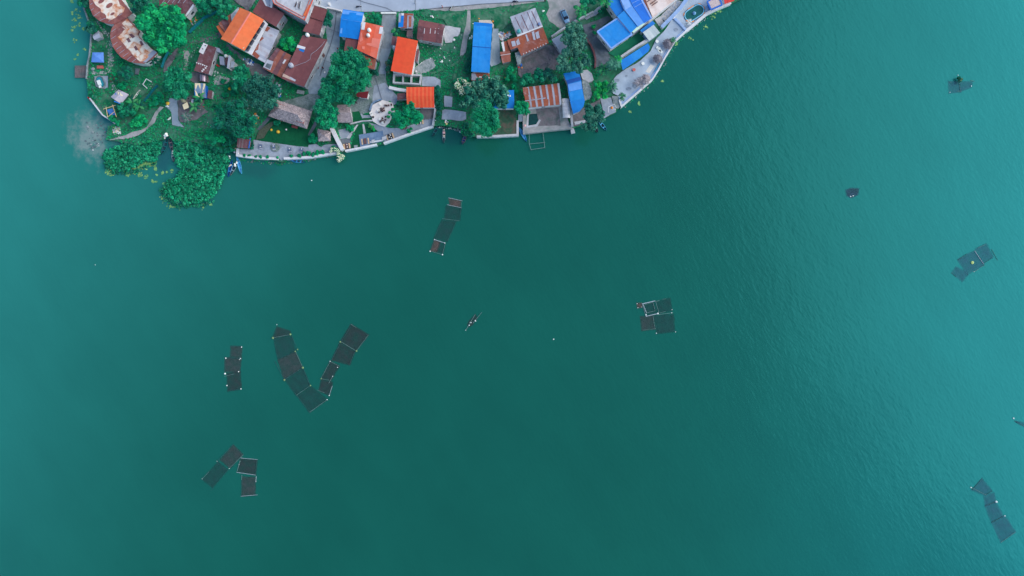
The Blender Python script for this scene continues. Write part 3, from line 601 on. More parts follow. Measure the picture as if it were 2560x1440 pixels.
for i in range(5):
    t0, t1 = (i+.08)/5, (i+.86)/5; a, b = (658, 53), (614, 127); L = lambda t: (a[0]+(b[0]-a[0])*t, a[1]+(b[1]-a[1])*t)
    p0, p1 = W(*L(t0), G+5.8), W(*L(t1), G+5.8); dd = (p1-p0).normalized(); sn = Vector((dd.y, -dd.x, 0)); sn = sn if sn.dot(-ctr([p0])) > 0 else -sn
    f = MB().prism([p0-sn*.1, p1-sn*.1, p1+sn*.35, p0+sn*.35], G+4.82, G+5.75).build('balcony_window', GLASS, h)
h = house('rusty_shed', 'long lean-to of pale weathered sheets with rust blotches below the white balcony', [(626, 137), (668, 64), (699, 77), (662, 157)], 3.2, SILV, 'shed', drop=.5, sheet=.8, cat='shed')
for pts in ([(668, 66), (676, 70), (668, 80), (662, 76)], [(650, 96), (656, 92), (660, 96), (650, 104)], [(640, 116), (648, 108), (646, 124), (634, 130)], [(628, 134), (636, 128), (650, 140), (644, 147)]): rpatch(h, RUST[1], pts, .085, amp=1)
h = house('brown_house', 'square brown roof with a grey wall and red wall mark beside the terrace building', [(650, -2), (711, 34), (690, 67), (631, 30)], 4.6, BROWN, 'shed', drop=.3, sheet=2)
MB().box(W(697.5, 58.5, G+2.6)+Vector((0, 0, 0)), .9, .9, .9, 0).build('red_wall_mark', RED, h)  # red mark on the grey wall, built as a small block
h = house('small_hut', 'pale hut with a flat sheet roof beside the brown square roof', [(652, -8), (684, -2), (680, 20), (664, 14)], 4.9, [GREYR[0], PANEL], 'shed', drop=.1, wins=False, cat='hut')
h = house('terrace_building', 'tall building with a flat concrete roof terrace and red-orange parapet', [(672, -20), (686, 10), (762, 51), (781, 4), (790, -30)], 7.2, [CONC], 'poly', drop=0, sheet=30, wall=PLASTER, over=.15)
TZ = G+7.2
for pts, w_, hh, mt in (([(672, -20), (686, 10), (762, 51), (781, 4), (790, -30)], .16, .45, M('red_parapet', (204, 92, 78), .7, .1)), ([(682, -20), (692, 6), (757, 42), (773, 4), (780, -26)], .12, .2, M('orange_trim', (196, 104, 92), .7, .15))):
    P = [W(x, y, TZ) for x, y in pts]; m = MB()
    for p, q in zip(P, P[1:]):
        d_ = (q-p).normalized(); s_ = Vector((-d_.y, d_.x, 0))*w_/2; m.prism([p-s_-d_*.1, q-s_+d_*.1, q+s_+d_*.1, p+s_-d_*.1], TZ-.05, TZ+hh)
    m.build('parapet', mt, h)
MB().prism([W(x, y, TZ) for x, y in ((759, 39), (766, 42), (777, 16), (774, 12))], TZ, TZ+.3).build('planter_bed', ORANGE[0], h)
sk = thing('roof_scaffold', 'stack of pale boards and frames on the concrete roof terrace', 'scaffold', W(746, 16, TZ))
for i in range(9):
    p = W(738+i*2.2+random.uniform(-1, 1), 4+random.uniform(0, 4), TZ+.02); q = W(734+i*2.4, 16+i*1.2+random.uniform(-2, 4), TZ+.02)
    MB().tube(p+Vector((0, 0, .1+.05*i)), q+Vector((0, 0, .1+.05*i)), .09).build('board', [SILV[2], WOOD, DARK, WHITE][i % 4], sk)
h = house('brown_house', 'flat brown roof between the terrace building and the small yard tree', [(785, 13), (819, 24), (808, 54), (772, 42)], 4.3, BROWN, 'shed', drop=.25, sheet=2.2)
rpatch(h, WHITE, [(786, 9), (818, 20), (818, 23), (786, 12)], .12, 'fascia_board')
h = house('brown_house', 'lower brown roof with a thick white side wall next to the alley', [(773, 44), (808, 55), (799, 88), (757, 78)], 3.8, BROWN, 'shed', drop=.25, sheet=2.2)
strip_wall('boundary_wall', 'thick white wall along the brown roof beside the alley', [(815, 54), (806, 87)], .9, 3.4, WHITE)
h = house('brown_house', 'long brown roof crossed by a thin cable and carrying a round grey tank', [(757, 88), (819, 99), (760, 217), (704, 196)], 4.0, BROWN, 'shed', drop=.5, sheet=2.4)
rpatch(h, PANEL, [(744, 112), (764, 118), (762, 124), (742, 119)]); rpatch(h, BLUE_D[0], [(748, 122), (762, 125), (759, 131), (748, 126)])
rpatch(h, M('tan_panel', (196, 176, 170), .7, .15), [(709, 184), (740, 200), (737, 204), (706, 191)]); rpatch(h, SILV[2], [(726, 192), (740, 200), (738, 204), (724, 196)], .09)
tank(onroof(h, 729, 165), .75, 1.2, SILV[0], 'round grey tank on the long brown roof'); tank(onroof(h, 770, 89), .55, 1.1, FLOATM, 'small white tank at the upper end of the long brown roof')
cb = MB(); pr = None
for x, y in [(736, 166), (752, 160), (764, 156), (776, 148), (778, 136), (792, 126), (806, 112), (812, 104)]:
    p = onroof(h, x, y)+Vector((0, 0, .12))
    if pr: cb.tube(pr, p, .05, n=4)
    pr = p
tag(cb.build('cable', SILV[0]), 'thin pale cable snaking over the long brown roof', 'cable')
h = house('rusty_shack', 'low rusty shack littered with scraps beside the long brown roof', [(692, 119), (729, 139), (704, 195), (656, 170)], 2.9, OLDBR+RUST[3:], 'shed', drop=.3, sheet=1.2)
rpatch(h, SILV[2], [(668, 148), (684, 154), (676, 176), (658, 168)]); rpatch(h, PAVE_DK, [(668, 158), (680, 162), (675, 173), (663, 167)], .1); rpatch(h, PANEL, [(712, 148), (716, 150), (710, 160), (706, 158)]); rpatch(h, RUST[3], [(716, 132), (728, 140), (720, 154), (708, 146)], .06)
h = house('rusty_shack', 'brown shack with a white sheet at its top corner beside the rocky path', [(509, 108), (541, 120), (521, 186), (485, 177)], 2.9, OLDBR, 'shed', drop=.3, sheet=1.5)
rpatch(h, PANEL, [(509, 107), (520, 112), (508, 136), (497, 130)])
for x, y in ((512, 113), (505, 121), (514, 123)): rpatch(h, DARK, [(x, y), (x+4, y+1), (x+3, y+3), (x, y+2)], .11)
for x, y, s in ((492, 157, 3), (497, 159, 3.4), (502, 160, 3), (507, 162, 3.6), (512, 164, 3), (517, 166, 3.4), (514, 170, 4), (509, 174, 4.5), (506, 178, 4)): rpatch(h, PANEL, [(x-s/2, y-s/2), (x+s/2, y-s/3), (x+s/2, y+s/2), (x-s/3, y+s/2)], .1, amp=.5)
for i, (q, mt, lb) in enumerate((([(548, 140), (559, 142), (562, 163), (550, 161)], [GREYR[1]], 'bent grey sheet shelter in the scrap yard'), ([(565, 143), (573, 145), (569, 164), (563, 161)], [OLDBR[2]], 'narrow brown shelter in the scrap yard'), ([(578, 152), (588, 155), (583, 168), (575, 170)], [PAVE], 'pale crumpled sheet leaning in the scrap yard'), ([(537, 117), (549, 121), (552, 132), (540, 128)], [SILV[0]], 'small grey box hut north of the scrap yard'), ([(572, 137), (577, 140), (572, 172), (567, 170)], [SILV[0]], 'thin grey sheet fence in the scrap yard'))):
    house('scrap_shelter', lb, q, 1.6+.3*i, mt, 'shed', drop=.4, sheet=3, cat='shelter', wins=False, over=.1)
tank(W(563.5, 139, G+1.9)-Vector((0, 0, 1.9)), .55, 2.0, FLOATM, 'white round drum beside the scrap shelters', 'drum')
dm = thing('dome_shelter', 'small arched grey shelter with a shiny top between shack and tarp hut', 'shelter', W(511, 199)); m = MB(); c = W(511, 199)
for i in range(9):
    t0, t1 = math.pi*i/9, math.pi*(i+1)/9; f = lambda t, y: (c.x-1.2*math.cos(t), c.y+y, G+.6+1.3*math.sin(t)); m.add([f(t0, -1), f(t1, -1), f(t1, 1), f(t0, 1)], [(0, 1, 2, 3)])
m.build('arched_roof', M('shiny_tin', (128, 122, 146), .25, .15, 1, .6, metal=.6), dm, True)
for sx_ in (-1.15, 1.15): MB().box((c.x+sx_, c.y, G-.05), .1, 2, .7).build('side_panel', OLDBR[1], dm)
TC = [M('cream_tarp', (226, 222, 196), .7, .06), M('blue_grey_tarp', (110, 142, 182), .7, .1)]
h = house('tarp_hut', 'hut covered by cream and blue tarpaulins under the round green tree', [(487, 207), (514, 209), (516, 245), (488, 243)], 2.4, [TC[1]], 'gable', rh=.5, ridge=.55, wall=BLUEP, sheet=4, cat='hut', wins=False)
rpatch(h, TC[0], [(487.5, 208), (501, 208.5), (503, 243), (490, 242.5)], .1, 'tarp', .3); rpatch(h, TC[0], [(509, 209), (514, 210), (509, 232), (506, 232)], .12, 'tarp', .3); rpatch(h, BLUE_D[0], [(486.5, 222), (489, 222), (491, 244), (487, 243)], .14, 'tarp')
house('side_shelter', 'brown rounded lid shelter on the east side of the tarp hut', [(521, 225), (531, 227), (529, 247), (518, 245)], 1.4, [OLDBR[1]], 'shed', drop=.3, sheet=5, cat='shelter', wins=False, over=.1)
house('canvas_canopy', 'cream square canvas on short poles above the boat ramp', [(456, 262), (468, 255), (473, 269), (460, 274)], 1.7, [TC[0]], 'shed', drop=.15, sheet=5, cat='canopy', posts=True, over=0, th=.04)
house('canvas_canopy', 'blue and white cloth canopy below the tarp hut', [(479, 248), (494, 248), (492, 260), (478, 259)], 1.7, [M('cloth_mix', (120, 160, 210), .8, .2, 1, .1, alt=(222, 226, 236), amt=.4, altscale=1)], 'shed', drop=.15, sheet=5, cat='canopy', posts=True, over=0, th=.04)
house('canvas_canopy', 'tattered patchwork canopy at the edge of the dark tree', [(450, 246), (464, 248), (468, 256), (455, 256)], 1.6, [M('patched_cloth', (186, 178, 160), .8, .25, 2, .1, alt=(60, 110, 80), amt=.4, altscale=1.2)], 'shed', drop=.15, sheet=5, cat='canopy', posts=True, over=0, th=.04)
h = house('gazebo', 'small gazebo with a blue roof beside the waterside wall', [(231, 131), (258, 131), (259, 156), (228, 155)], 2.4, [M('gazebo_blue', (92, 146, 234), .6, .08)], 'hip', rh=.7, posts=True, cat='gazebo')
h = house('tarp_tent', 'grey tarp tent with blue edges on the grass of the point', [(277, 242), (296, 224), (322, 236), (303, 260)], 2.0, [M('grey_tarp', (182, 184, 204), .7, .12, 1, .2, alt=(150, 158, 190), amt=.3)], 'gable', rh=.8, posts=True, cat='tent', sheet=4)
rpatch(h, BLUE_D[0], [(289, 233), (299, 243), (298, 244), (287, 235)], .1, 'tarp'); rpatch(h, TC[0], [(294, 228), (308, 233), (307, 241), (296, 236)], .1, 'tarp', .4); rpatch(h, BLUE_D[0], [(286, 252), (302, 259), (300, 260), (285, 254)], .1, 'tarp')
h = house('tin_kiosk', 'tiny kiosk with a folded grey tin roof by the waterside tree', [(232, 88), (247, 76), (252, 93), (236, 100)], 2.1, [GREYR[0]], 'gable', rh=.4, cat='kiosk', wins=False, sheet=3, over=.12)
# centre
h = house('blue_house', 'house with a pitched blue roof by the road below the parked motorbike', [(858, 23), (910, 31), (897, 99), (848, 91)], 3.9, BLUE_D, 'gable', rh=1.0, ridge=.38, sheet=2.5, wall=WHITE)
rpatch(h, BLUE_L[0], [(857, 25), (909, 33), (905, 56), (855, 48)], .055); rpatch(h, BLUE_L[1], [(852, 70), (856, 71), (855, 84), (850, 83)], .06)
h = house('brown_annex', 'small plain brown roof between blue roof and dark tree', [(865, 94), (896, 99), (892, 127), (860, 127)], 3.1, BROWN, 'shed', sheet=2, cat='annex')
h = house('salmon_house', 'long faded salmon roof with two white tanks above the alley stairs', [(906, 54), (958, 66), (941, 147), (892, 124)], 4.4, SALM, 'shed', drop=.5, sheet=2.2, wall=PLASTER)
rpatch(h, SALM_L[0], [(930, 95), (951, 98), (947, 121), (916, 112), (917, 108), (929, 108)]); rpatch(h, SALM_L[0], [(905, 116), (912, 116), (911, 124), (905, 122)]); rpatch(h, PANEL, [(906, 55), (914, 56), (911, 75), (903, 74)], .085); rpatch(h, PANEL, [(950, 67), (958, 68), (955, 85), (947, 84)], .085); rpatch(h, SALM_L[0], [(901, 86), (905, 80), (908, 100), (900, 105)], .06, amp=1)
tank(onroof(h, 924, 77), .55, 1.2, FLOATM, 'upper of two white tanks on the salmon roof'); tank(onroof(h, 921.5, 90), .5, 1.2, FLOATM, 'lower of two white tanks on the salmon roof')
h = house('rusty_porch', 'striped rusty porch roof below the salmon roof', [(897, 135), (941, 148), (936, 174), (908, 166)], 3.0, [RUST[3], SILV[2], OLDBR[0], SALM_L[0], RUST[0]], 'shed', drop=.4, sheet=.9, cat='porch')
h = house('patchwork_house', 'small house roofed with blue, white and rust sheets by the road', [(997, 33), (1034, 34), (1031, 71), (996, 69)], 3.2, [SILV[2], RUST[1], SILV[1]], 'shed', drop=.3, sheet=.9)
rpatch(h, BLUE_D[0], [(1003, 39), (1010, 39), (1008, 68), (996, 67), (997, 56), (1002, 56)]); rpatch(h, RUST[0], [(1012, 34), (1033, 35), (1033, 39), (1012, 38)], .085); rpatch(h, PANEL, [(1003, 33), (1010, 33), (1010, 39), (1004, 39)], .085); rpatch(h, RUST[2], [(1022, 41), (1029, 41), (1028, 68), (1022, 68)], .085)
house('crate_shed', 'tiny open shed of grey boards under the patchwork house', [(1018, 74), (1031, 75), (1031, 92), (1016, 91)], 1.8, [WOOD, SILV[0]], 'shed', sheet=.7, cat='shed', wins=False, over=.1)
h = house('brown_house', 'brown pitched roof with four white skylight strips beside the broken slab', [(1048, 49), (1113, 62), (1104, 109), (1042, 98)], 3.8, BROWN[:2]+OLDBR[:1], 'gable', rh=.9, ridge=.36, sheet=2, wall=CONC)
for x in (1061, 1076, 1088, 1096): rpatch(h, PANEL, [(x, 71), (x+1.3, 71), (x, 84), (x-1.4, 84)], .07, 'skylight')
h = house('red_orange_house', 'long plain red-orange roof above the walled foundations', [(994, 91), (1045, 102), (1029, 187), (977, 177)], 4.4, ORANGE2, 'shed', drop=.4, sheet=3, wall=WHITE)
house('brown_annex', 'narrow brown side roof hugging the long red-orange roof', [(981, 90), (993, 92), (989, 114), (978, 112)], 2.9, OLDBR, 'shed', sheet=2, cat='annex', over=.1, wins=False)
tank(W(984.5, 117, G+4.2)-Vector((0, 0, 4.2)), .65, 4.2, GREYR[0], 'tall grey tank against the long red-orange roof')
house('brown_annex', 'thin brown side porch east of the long red-orange roof', [(1043, 122), (1048, 124), (1044, 155), (1038, 152)], 2.6, OLDBR, 'shed', sheet=2, cat='porch', over=.08, wins=False)
h = house('orange_cottage', 'small cottage with a ribbed orange pitched roof by the lakeside patio', [(1016, 218), (1085, 217), (1086, 269), (1018, 269)], 3.0, ORANGE3, 'gable', rh=.9, ridge=.48, sheet=.62, wall=WHITE, seq=True)
house('brown_annex', 'brown arched porch at the west gable of the orange cottage', [(993, 234), (1016, 232), (1016, 247), (993, 250)], 2.4, OLDBR, 'shed', sheet=3, cat='porch', over=.1, wins=False)
house('dark_red_shed', 'dark red shed roof half hidden under the large dark tree', [(890, 232), (922, 228), (918, 246), (892, 242)], 2.6, tones('dark_red_roof', [(112, 36, 46)], **ROOFK), 'shed', sheet=3, cat='shed', wall=WHITE)
TH = [STRAW, STRAW2]
house('thatched_pavilion', 'large thatched hip-roofed pavilion behind the lakeside lawn', [(692, 250), (780, 278), (767, 322), (670, 290)], 3.2, TH, 'hip', rh=2.6, cat='pavilion', wall=M('brick_red', (150, 92, 92), .85, .15), over=1.0)
house('thatched_hut', 'long thatched hut under the trees west of the white terrace', [(843, 262), (875, 262), (882, 306), (845, 306)], 2.8, [STRAW], 'gable', rh=1.2, cat='hut', wall=WHITE, over=.5)
house('thatched_hut', 'small square thatched hut at the lakeside patio', [(794, 322), (826, 329), (826, 352), (796, 353)], 2.6, TH, 'hip', rh=1.0, cat='hut', posts=True)
h = house('wooden_shelter', 'small boarded shelter with a blue plank at the patio end', [(594, 345), (626, 349), (621, 371), (592, 369)], 2.4, [WOOD, OLDBR[1]], 'shed', drop=.3, sheet=.5, cat='shelter', wall=WOOD)
MB().box(W(624, 358, G+2.5), .25, 3.2, .2, R(-8)).build('blue_plank', BLUEP, h)
# foundations
for nm, pts, cl in (('foundation_wall', [(987, 190), (1054, 192), (1051, 214), (986, 210)], True),):
    o = strip_wall(nm, 'unfinished white room walls of a roofless house under the red-orange roof', pts, .45, 1.7, CONC, 'walls', close=True)
    for a, b in (((1009, 192), (1009, 211)), ((1030, 192), (1029, 212))):
        p, q = W(*a), W(*b); d_ = (q-p).normalized(); s_ = Vector((-d_.y, d_.x, 0))*.2; MB().prism([p-s_, q-s_, q+s_, p+s_], G-.1, G+1.66).build('cross_wall', CONC, o)
strip_wall('retaining_wall', 'thick white retaining wall leading to the orange cottage', [(974, 221), (995, 226), (1016, 229)], .9, 1.3, WHITE)
# east of centre
h = house('blue_longhouse', 'long narrow blue roof with a step across its middle', [(1185, 55), (1231, 59), (1224, 182), (1178, 179)], 4.6, BLUE, 'gable', rh=.6, ridge=.49, sheet=2, wall=WHITE)
rpatch(h, M('navy_seam', (22, 84, 176), .6, .06), [(1181.5, 115.4), (1227, 119.2), (1227, 120.6), (1181.5, 116.8)], .09, 'roof_seam'); rpatch(h, BLUE_D[0], [(1185, 56), (1230.5, 60), (1230, 66), (1184, 63)], .06)
h = house('rusty_porch', 'rust and grey porch below the long blue roof', [(1179, 183), (1224, 184), (1224, 203), (1178, 201)], 3.0, RUST[:2], 'shed', sheet=2.4, cat='porch')
rpatch(h, SILV[1], [(1179, 184), (1188, 184), (1194, 196), (1192, 200), (1179, 200)], .085, amp=.5); rpatch(h, PANEL, [(1198, 191), (1224, 193), (1224, 196), (1198, 194)], .085)
h = house('grey_house', 'grey roof of overlapping pale sheets with a turquoise tank', [(1275, 42), (1320, 26), (1338, 20), (1357, 66), (1294, 90)], 3.9, SILV, 'poly', drop=.5, ang=70, sheet=1.3, wall=CONC)
for a, b in (((1287, 43), (1307, 83)), ((1302, 37), (1321, 78)), ((1317, 30), (1335, 73)), ((1328, 28), (1347, 68))):
    rpatch(h, OLDBR[1], [(a[0], a[1]), (a[0]+1.6, a[1]), (b[0]+1.6, b[1]), (b[0], b[1])], .05, amp=.5)
rpatch(h, WHITE, [(1293, 88), (1356, 64), (1357, 67), (1294, 92)], .12, 'fascia_board')
tank(onroof(h, 1297, 80), .55, 1.2, M('turquoise_tank', (70, 170, 186), .5, .08), 'turquoise tank on the corner of the grey roof'); tank(onroof(h, 1348, 61), .4, .7, M('blue_drum', (120, 146, 200), .5, .08), 'small blue drum on the grey roof', 'drum')
h = house('rusty_house', 'wide rusty red roof with grey patch sheets below the grey roof', [(1293, 92), (1357, 69), (1372, 108), (1303, 139), (1294, 118), (1276, 124), (1268, 100)], 3.6, RUST, 'poly', drop=.5, ang=70, sheet=1.4, wall=PLASTER)
for pts in ([(1278, 104), (1287, 102), (1290, 114), (1281, 117)], [(1290, 104), (1296, 96), (1301, 110), (1293, 114)], [(1313, 87), (1317, 86), (1323, 102), (1318, 104)], [(1329, 80), (1335, 78), (1339, 100), (1334, 100)], [(1338, 82), (1346, 78), (1350, 94), (1342, 98)]): rpatch(h, SILV[0], pts, .085, amp=.5)
for i in range(9):
    x = 1308+i*7; rpatch(h, PANEL, [(x, 134-i*3.2), (x+2, 133-i*3.2), (x+2, 136-i*3.2), (x, 136.5-i*3.2)], .1)
h = house('rusty_shed', 'small square rusty shed beside the grey house yard', [(1250, 130), (1275, 127), (1277, 153), (1256, 158)], 2.6, RUST[1:], 'shed', sheet=2.2, cat='shed')
rpatch(h, PANEL, [(1251, 138), (1277, 134), (1277, 135), (1251, 139)], .085)
h = house('rusty_shed', 'narrow rusty shed with a white panel beside the wide rusty roof', [(1254, 106), (1270, 101), (1275, 126), (1262, 129)], 2.7, RUST[:1], 'shed', sheet=2.2, cat='shed')
rpatch(h, PANEL, [(1253, 106), (1259, 104), (1263, 128), (1258, 129)], .085)
house('outhouse', 'thin littered concrete outhouse below the wide rusty roof', [(1287, 132), (1300, 128), (1304, 142), (1302, 160), (1294, 162)], 2.4, [STONE], 'poly', drop=.1, sheet=5, cat='outhouse', wins=False, over=.1)
h = house('grey_barn', 'pale grey pitched roof beside the twisted dark tree', [(1405, 84), (1379, 99), (1402, 132), (1430, 118)], 3.4, GREYR, 'gable', rh=.4, ridge=.5, sheet=2.5, cat='barn', wall=PLASTER)
h = house('striped_house', 'house with rust and white striped sheets above the walled yard', [(1307, 219), (1398, 208), (1404, 261), (1316, 270)], 3.4, [RUST[0], RUST[1], SILV[1]], 'gable', rh=.8, ridge=.6, sheet=.62, wall=WHITE, seq=True)
rpatch(h, SILV[1], [(1312, 252), (1364, 244), (1364, 246.5), (1312, 254)], .14, 'ridge_flashing'); rpatch(h, RUST[0], [(1362, 249), (1382, 246.5), (1384, 262), (1363, 265)], .06); rpatch(h, RUST[1], [(1307, 222), (1320, 220), (1322, 238), (1310, 240)], .07)
h = house('blue_house', 'small blue roof with a white mark half under the dark tree', [(1238, 226), (1285, 225), (1286, 271), (1234, 271)], 3.2, BLUE_D, 'gable', rh=.6, ridge=.48, sheet=2.2, wall=WHITE)
rpatch(h, FLOATM, [(1268, 238), (1272, 237), (1272, 241), (1268, 241)], .1); rpatch(h, FLOATM, [(1274, 238), (1277, 238), (1277, 242), (1274, 242)], .1)
h = house('blue_house', 'curved stepped blue roof ending in a rounded corner above the shore', [(1408, 184), (1446, 177), (1453, 200), (1455, 214), (1458, 232), (1462, 252), (1459, 266), (1449, 278), (1433, 284), (1426, 256), (1421, 232), (1419, 211)], 4.0, BLUE_D, 'poly', drop=.3, ang=100, sheet=2.6, wall=PLASTER)
rpatch(h, BLUE_L[0], [(1420, 211), (1453, 203), (1455, 222), (1423, 229)], .07); rpatch(h, BLUE[0], [(1423, 230), (1455, 223), (1460, 247), (1427, 253)], .06)
rpatch(h, M('navy_roof', (18, 84, 178), .6, .06), [(1415, 201), (1450, 192), (1453, 200), (1419, 210)], .05)
h = house('stone_terrace', 'rounded grey stone roof beside the curved blue roof', [(1455, 201), (1464, 199), (1476, 214), (1480, 236), (1477, 244), (1462, 249), (1458, 228)], 2.4, [STONE], 'poly', drop=0, sheet=30, cat='terrace', wins=False, over=.15)
h = house('stone_terrace', 'pale round-cornered slab roof below the twisted dark tree', [(1450, 178), (1468, 174), (1480, 184), (1484, 200), (1472, 206), (1456, 198)], 2.2, [CONC], 'poly', drop=0, sheet=30, cat='terrace', wins=False, over=.15)
h = thing('arched_canopy', 'shiny silver arched canopy between the striped house and curved blue roof', 'canopy', W(1414, 275)); m = MB(); c = W(1414, 275, G)
for j in range(5):
    for i in range(8):
        t0, t1 = math.pi*i/8, math.pi*(i+1)/8; y0, y1 = c.y-3+1.2*j, c.y-3+1.2*(j+1)-.06; f = lambda t, y: (c.x-1.15*math.cos(t)-.06*(y-c.y), y, G+1.8+.7*math.sin(t)); m.add([f(t0, y0), f(t1, y0), f(t1, y1), f(t0, y1)], [(0, 1, 2, 3)])
m.build('arched_roof', M('bright_tin', (206, 214, 230), .35, .15, 1, .6), h)
for dx in (-1, 1):
    for dy in (-2.6, 2.6): MB().tube((c.x+dx*1.1, c.y+dy, G-.05), (c.x+dx*1.1, c.y+dy, G+1.85), .05).build('post', SILV[0], h)
# blue resort
ED = M('pale_blue_edge', (128, 172, 244), .6, .06)
h = house('resort_building', 'square flat blue roof with a pale border at the resort', [(1493, 79), (1543, 46), (1580, 86), (1528, 121)], 4.4, BLUE, 'shed', drop=.15, sheet=2.6, wall=WHITE, border=ED)
h = house('resort_building', 'bright blue roof section touching the square bordered blue roof', [(1543, 41), (1560, 26), (1594, 66), (1577, 82)], 4.9, BLUE, 'shed', drop=.15, sheet=2.6, wall=WHITE, over=.05)
h = house('resort_building', 'deep blue roof section beside the palm at the road edge', [(1520, -10), (1545, -10), (1560, 25), (1542, 41), (1519, 8)], 4.6, BLUE_D, 'poly', drop=.1, ang=200, sheet=3, wall=WHITE, over=.2)
h = house('resort_building', 'pale blue middle strip of the large resort roof', [(1547, -10), (1568, -10), (1581, 16), (1610, 57), (1595, 66), (1561, 24)], 5.3, BLUE_L, 'poly', drop=.2, ang=130, sheet=3, wall=WHITE, over=.05)
rpatch(h, BLUE_LL[0], [(1548, -8), (1567, -8), (1578, 16), (1564, 25)], .07)
h = house('resort_building', 'royal blue ribbed roof slope next to the white construction deck', [(1569, -10), (1602, -10), (1630, 45), (1611, 57), (1582, 16)], 5.2, tones('royal_roof', [(26, 116, 228), (22, 110, 222)], **ROOFK), 'poly', drop=.6, ang=140, sheet=1.6, wall=WHITE, over=.05)
rpatch(h, ED, [(1597, -9), (1602, -9), (1630, 44), (1627, 47)], .08, 'roof_edge')
for t in (0, 1, 2): rpatch(h, BLUE_LL[0], [(1574+6*t, 10+10*t-12), (1600+4*t, -1+9*t-12), (1600+4*t, 0+9*t-12), (1574+6*t, 11.2+10*t-12)], .07, 'roof_seam')
h = house('construction_deck', 'unfinished white concrete deck with rust stains beside the royal blue roof', [(1606, -20), (1700, -20), (1690, -2), (1632, 44)], 4.0, [M('rust_stained_concrete', (226, 220, 224), .85, .08, .5, .1, alt=(176, 132, 112), amt=.3, altscale=.3, soft=.15)], 'poly', drop=0, sheet=30, cat='deck', wins=False)
for i, (a, b) in enumerate((((1608, -6), (1618, 24)), ((1612, -8), (1622, 30)), ((1626, 10), (1650, -8)), ((1618, 4), (1640, -10)), ((1630, 14), (1644, 4)))):
    tag(MB().tube(W(*a, G+4.12), W(*b, G+4.14+.03*i), .13).build('steel_beam', [RUST[0], RUST[1], BROWNWOOD, BROWNWOOD, BROWNWOOD][i]), ['orange rusty beam lying along the blue roof on the deck', 'shorter rust-red beam beside the orange one on the deck', 'long brown timber lying across the white deck', 'brown timber at the top edge of the white deck', 'stubby brown timber on the white deck'][i], 'beam')
strip_wall('parapet_wall', 'long white parapet dividing the blue roofs from the stone strip', [(1576, 85), (1600, 72), (1632, 48), (1690, 1)], .6, 3.6, WHITE)
strip_wall('terrace_wall', 'white and pale blue wall between stone strip and plaza', [(1652, 72), (1678, 46), (1700, 22), (1722, -8)], .9, 1.4, WHITE, cap=PALEBLUE)
patch('stone_strip', M('mixed_stones', (140, 158, 186), .85, .35, 2.2, .1, alt=(196, 200, 206), amt=.4, altscale=1.4), [(1650, 42), (1690, 0), (1708, 4), (1680, 34), (1664, 54)], .5)
h = house('blue_awning', 'long narrow blue awning roof along the plaza and green turf', [(1551, 152), (1620, 108), (1625, 118), (1621, 128), (1600, 145), (1557, 175)], 2.9, BLUE_D+BLUE[:1], 'poly', drop=.3, ang=120, sheet=3.2, cat='awning', posts=True)
strip_wall('awning_wall', 'low pale wall with mint posts between the turf and blue awning', [(1550, 148), (1585, 124), (1618, 104)], .7, 2.4, CONC)
house('pool_canopy', 'translucent silver canopy at the end of the green turf', [(1607, 81), (1634, 62), (1650, 82), (1623, 102)], 3.2, [M('milky_sheet', (184, 202, 214), .35, .08, 1, .5), M('milky_sheet_dim', (166, 188, 202), .35, .08, 1, .5)], 'shed', drop=.4, sheet=1.1, cat='canopy', wall=PALEBLUE, over=.35)
house('bar_roof', 'blue flat roof behind the translucent silver canopy', [(1600, 76), (1631, 52), (1638, 59), (1607, 82)], 2.9, BLUE_D, 'shed', drop=.1, sheet=3, cat='bar', over=.2, wins=False)
house('mint_parapet', 'narrow mint green rooftop ledge beside the long white parapet', [(1579, 78), (1609, 55), (1612, 60), (1584, 82)], 4.7, [MINT], 'shed', drop=.05, sheet=8, cat='ledge', over=.1, wins=False)
h = house('waterside_kiosk', 'stone-roofed kiosk with a blue frame beside the oval pool', [(1768, 4), (1795, -12), (1805, 12), (1778, 24)], 2.6, [STRAW2], 'shed', drop=.2, sheet=6, cat='kiosk', wall=BLUEP, over=.5, border=BLUEP)
house('red_stall', 'little red and orange stall at the end of the waterfront', [(1808, -10), (1830, -14), (1836, 2), (1812, 10)], 2.2, [RED, ORG, GREYR[0]], 'shed', sheet=.9, cat='stall', posts=True)
# walls along the water and lanes
strip_wall('sea_wall', 'white lake wall in front of the patio with the palapa', [(596, 372), (595, 389), (640, 395), (697, 398)], .7, .7, WHITE, z0=-1)
strip_wall('sea_wall', 'white lake wall from the patio steps to the flowering shrub', [(711, 397), (773, 394), (843, 383)], .7, .7, WHITE, z0=-1)
strip_wall('garden_wall', 'broad slanting white wall between two lakeside properties', [(832, 323), (845, 350), (859, 377)], 1.1, 1.8, WHITE)
strip_wall('sea_wall', 'white lake wall along the lawn up to the deck steps', [(864, 378), (900, 371), (943, 362)], .6, .6, WHITE, z0=-1)
strip_wall('sea_wall', 'long straight white lake wall beside the dining patio', [(960, 359), (1020, 337), (1083, 316)], .6, .6, WHITE, z0=-1)
strip_wall('garden_wall', 'grey wall running up from the lake beside the orange cottage', [(1083, 316), (1087, 292), (1089, 276), (1086, 262)], .5, 1.5, PLASTER)
strip_wall('garden_wall', 'low pale curb wall at the top of the lakeside lawn', [(876, 311), (905, 304), (934, 302)], .35, .7, CONC)
strip_wall('sea_wall', 'grey lake wall below the walled dry lawn', [(1192, 342), (1240, 341), (1294, 338), (1294, 302)], .7, .5, CONC, z0=-1)
strip_wall('sea_wall', 'rough pale lake wall below the walled yard', [(1311, 290), (1312, 331), (1345, 327), (1378, 323), (1430, 318)], 1.1, .5, PALE_DIRT, z0=-1)
